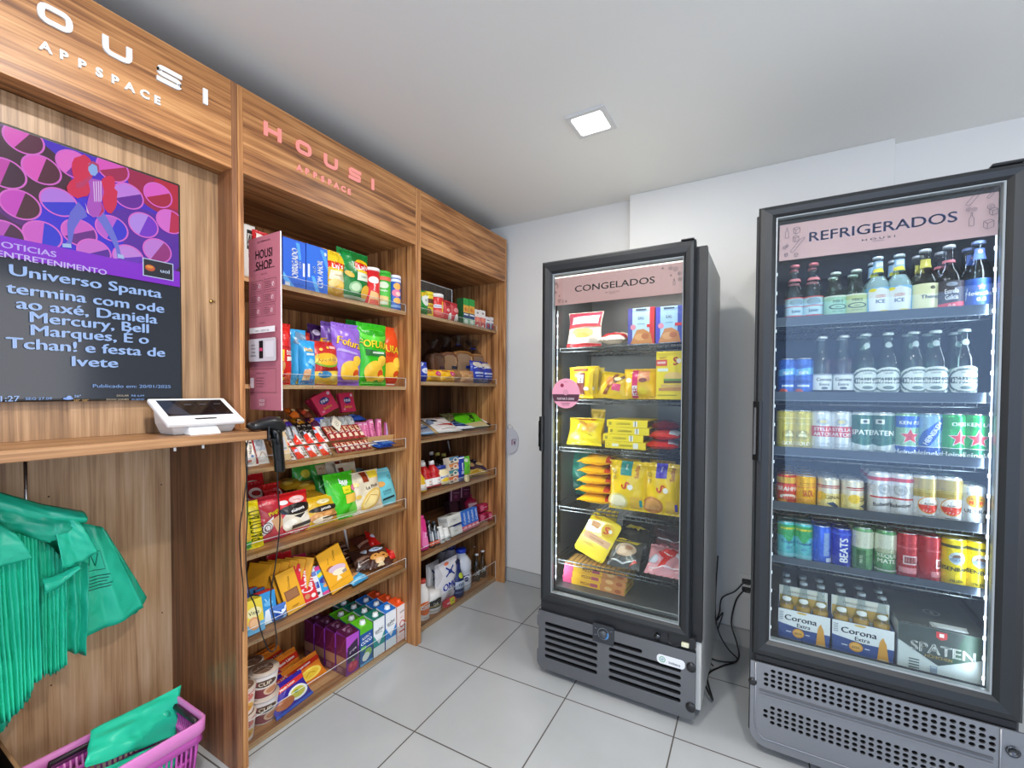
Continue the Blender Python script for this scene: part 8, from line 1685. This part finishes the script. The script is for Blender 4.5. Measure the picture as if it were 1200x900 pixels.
for i, (u, dz) in enumerate(((1014, 0), (1040, 0), (1070, 0), (1095.6, 0), (1129, 0))):
    row(he, u, 428, R2, YB, 2 if i != 1 else 1, f'beer bottle with round frosted label on the second shelf, {("first", "second", "third", "fourth", "fifth")[i]} from the left', 'round label bottles', (1.05, 1.05, 1.01), (.1, -.05, .2, -.1, 0)[i], .082, 'beer bottle')
put('purple_crate', box_mesh('purple_crate', .085, .150, .14, '7c2a64', [('r', .0, .1 + .16 * k, 1, .14 + .16 * k, '5a1c48') for k in range(5)]), 'purple ridged carton behind the clear bottles on the second shelf', 'carton', (px_x(983, 430, 2.06), 2.135, R2 + .001))
# third shelf
H47 = .157
gold = can_kind('c9b84a', [T('THEREZOPOLIS', .5, .72, .035, 'f0ecc8', 0, .02, .26), ('e', .5, .42, .12, .13, 'a8983a'), ('p', [(.42, .36), (.5, .54), (.58, .36)], 'e8e2b0'), T('GOLD', .5, .18, .10, 'f4f0d8', 0, .06, .24), T('PURO MALTE', .5, .06, .05, 'f4f0d8', 0, .04, .26), ('r', .25, .86, .75, .88, 'e8dc98')], .0325, H47)
row(gold, 921, 500, R3, YB, 3, 'gold beer can at the left end of the third shelf, left file', 'gold cans', 1, .35, .068)
row(gold, 940, 500, R3, YB, 3, 'gold beer can at the left end of the third shelf, right file', 'gold cans', 1, 0, .068)
st = can_kind('d8dde2', [('r', 0, .40, 1, .68, 'c8404c'), T('STELLA', .5, .60, .095, 'f2e8ea', 0, .06, .30), T('ARTOIS', .5, .47, .095, 'f2e8ea', 0, .06, .30), ('e', .5, .80, .09, .09, 'b0b8c0'), ('e', .5, .80, .05, .05, 'd8c890'), ('r', .40, .20, .6, .22, 'a8b0b8'), ('r', .42, .12, .58, .14, 'a8b0b8')], .0325, H47)
row(st, 962.5, 500, R3, YB, 3, 'white beer can with a red band, third shelf, left file', 'white cans with red band', 1, .1, .068)
row(st, 985.5, 500, R3, YB, 3, 'white beer can with a red band, third shelf, right file', 'white cans with red band', 1, -.05, .068)
sp = can_kind('d2dcdc', [('p', [(.0, .30), (.25, .30), (.5, .22), (.75, .30), (1, .30), (1, 1), (.0, 1)], '2f6a5c'), ('p', [(.44, .78), (.56, .78), (.56, .90), (.44, .90)], 'd8dcd8'), ('e', .5, .84, .03, .035, '3a4a44'), T('SPATEN', .5, .56, .13, 'eef2ee', 0, .06, .38), ('r', .42, .08, .58, .11, '7a8a88')], .0325, H47)
row(sp, 1010, 505, R3, YB, 3, 'dark green and white beer can, third shelf, left file', 'green and white cans', 1, .12, .068)
row(sp, 1035, 505, R3, YB, 3, 'dark green and white beer can, third shelf, right file', 'green and white cans', 1, -.45, .068)
def hei(top, mid, bot, lab, rot):
    return can_kind(mid, [('r', 0, .72, 1, 1, top), ('r', 0, 0, 1, .26, bot), ('r', 0, .255, 1, .27, 'dfe8e8'), T(lab, .5, .84, .09, 'eef4f8', 0, .06, .34), ('s', .5, .50, .030, 'e8ecec'), ('s', .5, .50, .026, 'd0404a'), T('Heineken', .5, .12, .12, 'eef4f4', 0, .06, .48)], .0328, H47)
row(hei('2f68c8', '8fc0a0', '2450a8', 'KEN 0.0', 0), 1062, 508, R3, YB, 3, 'blue and pale green beer can with a red star, third shelf', 'blue starred cans', 1, .1, .068)
hb = can_kind('88b4d0', [('r', 0, 0, 1, .26, '2450a8'), ('r', 0, .255, 1, .27, 'dfe8e8'), ('p', [(.30, .28), (.48, .28), (.74, .92), (.64, .98), (.40, .62)], '2f62c0'), T('HEINEKEN', .52, .60, .10, 'e8f0f8', 62, .06, .6), T('Heineken', .5, .12, .12, 'eef4f4', 0, .06, .48)], .0328, H47)
row(hb, 1089, 510, R3, YB, 3, 'pale blue beer can with slanted lettering on the third fridge shelf', 'pale blue lettered cans', 1, -.1, .068)
row(hei('1f9a4a', '23a552', '156a44', 'ORIG', 0), 1115, 510, R3, YB, 3, 'all green beer can with a red star, left file, third shelf', 'green starred cans', 1, .35, .068)
row(hei('1f9a4a', '23a552', '156a44', 'KEN LA', 0), 1144, 512, R3, YB, 3, 'all green beer can with a red star, right file, third shelf', 'green starred cans', 1, -.1, .068)
# fourth shelf
br = can_kind('c83a28', [('r', 0, .78, 1, 1, 'e0b040'), ('r', 0, .0, 1, .10, 'd8642a'), ('r', .2, .46, .8, .72, 'd8483a'), T('BRAHMA', .5, .58, .16, 'f2e8e0', 0, .06, .36), ('e', .5, .28, .14, .10, 'e8d8c8'), ('e', .5, .24, .10, .06, 'c83a28'), ('e', .4, .12, .08, .06, 'e89a3a')], .0328, .122, 'd0b860')
row(br, 921.5, 575, R4, YB, 4, 'red and gold beer can at the left end of the fourth fridge shelf', 'red and gold cans', 1, .2, .068)
sk = can_kind('efb218', [T('SKOL', .53, .48, .24, 'b01c14', 4, .06, .34), ('r', .4, .82, .64, .85, 'c88a1c'), ('r', .42, .74, .62, .76, 'c88a1c'), ('e', .5, .22, .12, .06, 'd8942a'), ('l', [(.3, .66), (.7, .70)], .002, 'd86a2a')], .0328, .122)
row(sk, 944, 575, R4, YB, 4, 'yellow beer can with red lettering on the fourth fridge shelf', 'yellow red lettered cans', 1, 0, .068)
orr = can_kind('e4dccb', [('r', .25, .80, .75, .84, 'b83a3c'), ('r', .3, .74, .7, .77, 'c84a4a'), ('r', 0, .02, 1, .55, 'ead890'), T('ORIGINAL', .48, .42, .13, '6a4a2a', 0, .06, .40), ('p', [(.44, .2), (.62, .0), (.70, .0), (.54, .26)], '3a4a68'), ('e', .36, .44, .08, .16, 'f0c840'), ('r', 0, 0, 1, .06, 'b8c8d4')], .0328, .122)
row(orr, 970.5, 580, R4, YB, 3, 'white and cream beer can with brown lettering, fourth shelf', 'cream lettered cans', 1, .1, .068)
row(orr, 998.5, 583, R4, YB, 2, 'white and cream beer can turned sideways on the fourth fridge shelf', 'cream lettered cans', 1, .95, .068)
bu = can_kind('d8d8dc', [('r', 0, .86, 1, .95, 'c83040'), ('r', .3, .42, .7, .46, 'c83a48'), ('e', .5, .66, .09, .14, 'b4b6bc'), ('e', .5, .66, .07, .11, 'd0d2d6'), ('e', .5, .66, .03, .05, 'b0b2b8'), T('Budweiser', .5, .28, .10, '33333c', 8, .03, .44), ('l', [(.2, .5), (.35, .82)], .003, 'b0b2b8'), ('l', [(.65, .5), (.8, .82)], .003, 'b0b2b8')], .0328, H47)
row(bu, 1030, 575, R4, YB, 3, 'tall white beer can with a red top band, fourth shelf, left file', 'white cans with red top', 1, .3, .068)
row(bu, 1055.5, 578, R4, YB, 3, 'tall white beer can with a red top band, fourth shelf, right file', 'white cans with red top', 1, -.2, .068)
am = can_kind('dcdcdc', [('p', [(0, .52), (.5, .56), (1, .52), (1, 1), (0, 1)], 'b8a050'), ('r', .3, .72, .7, .735, 'e8dca0'), ('r', .32, .68, .68, .69, 'e8dca0'), ('d', .52, .36, .0285, 'd8982a'), ('d', .52, .36, .026, 'ece6e0'), ('p', [(.52 + .126 * math.cos(R(a)), .36 + .194 * math.sin(R(a))) for a in range(180, 361, 15)], 'd8382a'), T('Amstel', .52, .40, .055, '4a3a34', 4, .04, .2), ('r', .44, .08, .6, .10, '8a8a8a')], .0328, H47)
row(am, 1083, 582, R4, YB, 3, 'gold and white beer can with a round red emblem, left file', 'gold and white cans', 1, .05, .068)
row(am, 1111, 585, R4, YB, 3, 'gold and white beer can with a round red emblem, right file', 'gold and white cans', 1, -.05, .068)
ul = can_kind('ccd2d8', [('d', .5, .66, .022, 'd8a84a'), ('p', [(.42, .56), (.58, .56), (.58, .66), (.42, .66)], 'd8482c'), T('Amstel', .5, .72, .06, '5a4a44', 4, .03, .2), T('ULTRA', .5, .38, .10, '3a4450', 0, .03, .30), ('r', 0, 0, 1, .1, 'b8c0c8')], .0300, .146)
row(ul, 1139.5, 590, R4, YB, 3, 'silver beer can with a small red emblem, right end, fourth shelf', 'silver cans', (1.06, 1.06, .93), 0, .066)
# fifth shelf
gi = can_kind('5ac0c8', [('p', [(0, .66), (.4, .66), (.5, .44), (.6, .66), (1, .66), (1, 1), (0, 1)], '3aaa6a'), ('r', .35, .86, .65, .92, 'e0d83a'), T('Tropical', .5, .48, .09, '2a5a9c', 0, .06, .34), T('gin', .5, .32, .09, '4a8ac0', 8, .03, .2), ('r', 0, 0, 1, .12, '8ad4dc')], .0292, .146)
row(gi, 921, 630, R5, YB, 3, 'aqua and green drink can, leftmost file of the fifth shelf', 'aqua cans', (1, 1, .97), .3, .063, 'drink can')
row(gi, 941.5, 632, R5, YB, 3, 'aqua and green drink can, second file of the fifth shelf', 'aqua cans', (1, 1, .97), 0, .063, 'drink can')
be = can_kind('2f62d8', [('r', .52, .2, .62, .9, '8aa8e0'), ('r', .56, .02, .68, .14, 'd8e0f0')], .0292, .146)
row(be, 963, 635, R5, YB, 3, 'bright blue drink can turned to its back on the fifth shelf', 'blue drink cans', (1, 1, .97), 0, .063, 'drink can')
bt = can_kind('2038b8', [T('BEATS', .52, .46, .20, 'f0f2fa', 90, .06, .70), ('r', .2, .9, .8, .96, '4a6ae0')], .0292, .146)
row(bt, 986, 638, R5, YB, 3, 'deep blue drink can with upright white lettering on the fifth shelf', 'blue drink cans', (1, 1, .97), 0, .063, 'drink can')
ma = can_kind('6aa070', [('r', 0, .55, 1, .98, 'd8dcc8'), ('r', .44, .05, .58, .5, '3a6a44'), T('MATE', .51, .26, .06, 'cfe0c8', 90, .04, .3)], .0305, .155)
row(ma, 1010.5, 640, R5, YB, 3, 'green drink can with a cream top on the fifth shelf, left file', 'green and cream cans', 1, -.3, .066, 'drink can')
mt = can_kind('5c9664', [('r', 0, .55, 1, .98, 'd8dcc8'), ('p', [(.3, .5), (.7, .5), (.62, .62), (.38, .62)], 'b0b89a'), T('XEQUE', .5, .44, .10, 'e6ecdc', 0, .06, .34), T('MATE', .5, .30, .11, 'e6ecdc', 0, .06, .30), ('r', .3, .04, .7, .08, 'cfd8c8')], .0305, .155)
row(mt, 1037, 645, R5, YB, 3, 'green drink can with white block lettering on the fifth shelf', 'green and cream cans', 1, 0, .066, 'drink can')
rd = can_kind('b02a34', [('r', .42, .30, .62, .52, 'e0c8cc'), ('r', .44, .33, .60, .49, '8a3a40'), ('r', .36, .08, .62, .22, 'd88a90'), ('r', .3, .7, .7, .74, 'd0606a')], .0305, .155)
row(rd, 1062.5, 650, R5, YB, 3, 'red drink can turned to its back on the fifth shelf, left file', 'red drink cans', 1, 0, .066, 'drink can')
row(rd, 1088, 652, R5, YB, 3, 'red drink can turned sideways on the fifth shelf, right file', 'red drink cans', 1, .9, .066, 'drink can')
ei = can_kind('ecd01a', [('r', 0, .86, 1, .93, '5a5a3a'), ('e', .5, .62, .10, .15, 'c8d4dc'), ('e', .5, .62, .06, .09, '7a5a4a'), ('e', .5, .58, .09, .06, '8aa0b8'), T('EISENBAHN', .5, .36, .10, '2f3a34', 0, .06, .44), T('PILSEN', .5, .08, .06, '5a5a2a', 0, .04, .24)], .0322, .157)
row(ei, 1116.5, 655, R5, YB, 3, 'yellow beer can with a round emblem, left file, fifth shelf', 'yellow cans', 1, .08, .068)
row(ei, 1145.5, 658, R5, YB, 3, 'yellow beer can with a round emblem, right file, fifth shelf', 'yellow cans', 1, -.05, .068)
# fridge floor: carriers with bottles and the big carton
ZF = .392
def carrier(x0, x1, label, side):
    y0, h, d = 1.895, .130, .125; w = x1 - x0
    t = thing('bottle_carrier', label, 'bottle carrier', ((x0 + x1) / 2, y0 + d / 2, ZF + .001))
    def shell(a, b):
        p = MB(); k = .002; m_ = mat('2e4a8c', 'satin')
        p.box(-w / 2, w / 2, -d / 2, -d / 2 + k, 0, h, m_, 0); p.box(-w / 2, w / 2, d / 2 - k, d / 2, 0, h, m_, 0)
        p.box(-w / 2, -w / 2 + k, -d / 2, d / 2, 0, h, m_, 0); p.box(w / 2 - k, w / 2, -d / 2, d / 2, 0, h, m_, 0); p.box(-w / 2, w / 2, -d / 2, d / 2, 0, k, m_, 0)
        A = plane_art(p, (-w / 2, -d / 2 - .0002, 0), (1, 0, 0), (0, 0, 1), 'satin')
        A.rect(0, h * .50, w, h, 'e4e8ea'); A.poly([(0, h * .5), (w, h * .5), (w, h * .42), (w * .7, h * .46), (0, h * .60)], '2e4a8c')
        A.text('Corona', w * .44, h * .78, h * .16, '2a3040', 0, .06, None, 1.12); A.text('Extra', w * .50, h * .60, h * .11, '2a3040', 0, .05); A.ell(w * .46, h * .955, w * .10, h * .03, 'd8b45a')
        A.ell(w * .40, h * .37, w * .115, h * .13, 'd8952a'); A.ell(w * .40, h * .37, w * .09, h * .095, 'e8b04a'); A.text('BEER', w * .40, h * .36, h * .06, '7a4a14', 0, .03); A.rect(w * .16, h * .36, w * .26, h * .385, 'cfd8e6'); A.rect(w * .54, h * .36, w * .62, h * .385, 'cfd8e6')
        A.poly([(w * .68, h * .02), (w * .99, h * .02), (w * .96, h * .14), (w * .92, h * .18), (w * .88, h * .62), (w * .85, h * .70), (w * .83, h * .78), (w * .79, h * .70), (w * .77, h * .62), (w * .74, h * .18), (w * .70, h * .14)], 'd89a2c')
        A.poly([(w * .74, h * .03), (w * .94, h * .03), (w * .90, h * .20), (w * .77, h * .20)], 'c8b080')
        for k_ in range(5): A.rect(w * .02, h * .90 - h * .05 * k_, w * .10, h * .915 - h * .05 * k_, '5a6478')
        A.o += .0004
        return p
    obj('carrier_body', shell(0, 0), t)
    p = MB(); k = .0018; zt = h + .052; m_ = mat('d8dcda', 'satin')
    p.box(-w / 2 + .003, w / 2 - .003, -.001, .001, .004, zt + .012, m_, 0)
    A = plane_art(p, (-w / 2, -.0012, 0), (1, 0, 0), (0, 0, 1), 'satin'); A.rect(.008, h + .036, w - .008, zt + .010, 'e8e6d8'); A.text('CERVEZA DE MEXICO', w * .5, h + .044, .008, '4a4a44', 0, .03, None, .9); A.rect(.005, h - .01, w - .005, h + .03, 'c8a040')
    obj('handle_board', p, t)
    for i in range(3):
        for j in range(2):
            x = x0 + w * (i + .5) / 3; y = y0 + d * (.26 + .48 * j)
            put_kind(kc, f'clear beer bottle with golden beer in the {side} carrier, {("front", "back")[j]} row, {("left", "middle", "right")[i]}', 'beer bottle', (x, y, ZF + .0035), (0, 0, 0), 'carrier bottles', (.84, .84, 1.02))
kc = bottle_kind(LONG, 'e8eef0', '8f989e', None, (), (.150, .166, None, .5), [('e', .5, .5, .3, .5, 'd8dcd8')], fill=('c8941c', .132))
carrier(.043, .2035, 'blue and white beer bottle carrier on the left of the fridge floor', 'left')
carrier(.2095, .3825, 'blue and white beer bottle carrier in the middle of the fridge floor', 'middle')
x0_, x1_, hs = .3925, .6170, .166
t = thing('beer_carton', 'large dark green and white beer carton on the fridge floor', 'beer carton', ((x0_ + x1_) / 2, 1.90 + .15, ZF + .001))
w, d = x1_ - x0_, .30
p = MB(); p.box(-w / 2, w / 2, -d / 2, d / 2, 0, hs, mat('d0d8d6', 'satin'), .002)
A = plane_art(p, (-w / 2, -d / 2 - .0002, 0), (1, 0, 0), (0, 0, 1), 'satin')
A.poly([(0, hs * .66), (w * .46, hs * .28), (w, hs * .62), (w, hs), (0, hs)], '3a4440'); A.poly([(w * .55, hs * .34), (w, hs * .62), (w, hs), (w * .75, hs)], '34503f')
A.text('SPATEN', w * .50, hs * .60, hs * .20, 'eceee8', 0, .04, None, 1.0); A.text('MÜNCHEN', w * .46, hs * .44, hs * .06, 'c8a85a', 0, .04)
A.poly([(w * .43, hs * .84), (w * .49, hs * .80), (w * .55, hs * .84), (w * .55, hs * .96), (w * .43, hs * .96)], 'c83a3c'); A.rect(w * .465, hs * .86, w * .515, hs * .93, 'f0e8e4')
for k_ in range(4): A.rect(w * .13, hs * .30 - hs * .055 * k_, w * .25, hs * .325 - hs * .055 * k_, '5a6460')
A.rect(w * .37, hs * .03, w * .45, hs * .26, '8a98a8'); A.rect(w * .38, hs * .22, w * .44, hs * .25, 'b8c4d0')
B = plane_art(p, (-w / 2, -d / 2, hs + .0002), (1, 0, 0), (0, 1, 0), 'satin'); B.rect(0, 0, w, d, '4a4e48'); B.rect(w * .40, d * .05, w * .80, d * .16, 'd8dcd8'); B.ring(w * .52, d * .45, .020, .022, 'b0b4b0'); B.text('S', w * .52, d * .45, .018, 'b0b4b0', 0, .03); B.text('PURO MALTE ALEMÃO', w * .3, d * .03, .008, 'c8ccc4', 0, .03)
obj('carton_body', p, t)
p = MB(); p.hexa([(-.012, -d / 2 + .012, hs + .001), (.062, -d / 2 + .012, hs + .001), (.070, -d / 2 + .045, hs + .001), (-.020, -d / 2 + .045, hs + .001), (-.012, -d / 2 + .010, hs + .006), (.062, -d / 2 + .010, hs + .006), (.070, -d / 2 + .045, hs + .004), (-.020, -d / 2 + .045, hs + .004)], mat('c8ccca', 'satin')); obj('carry_flap', p, t)
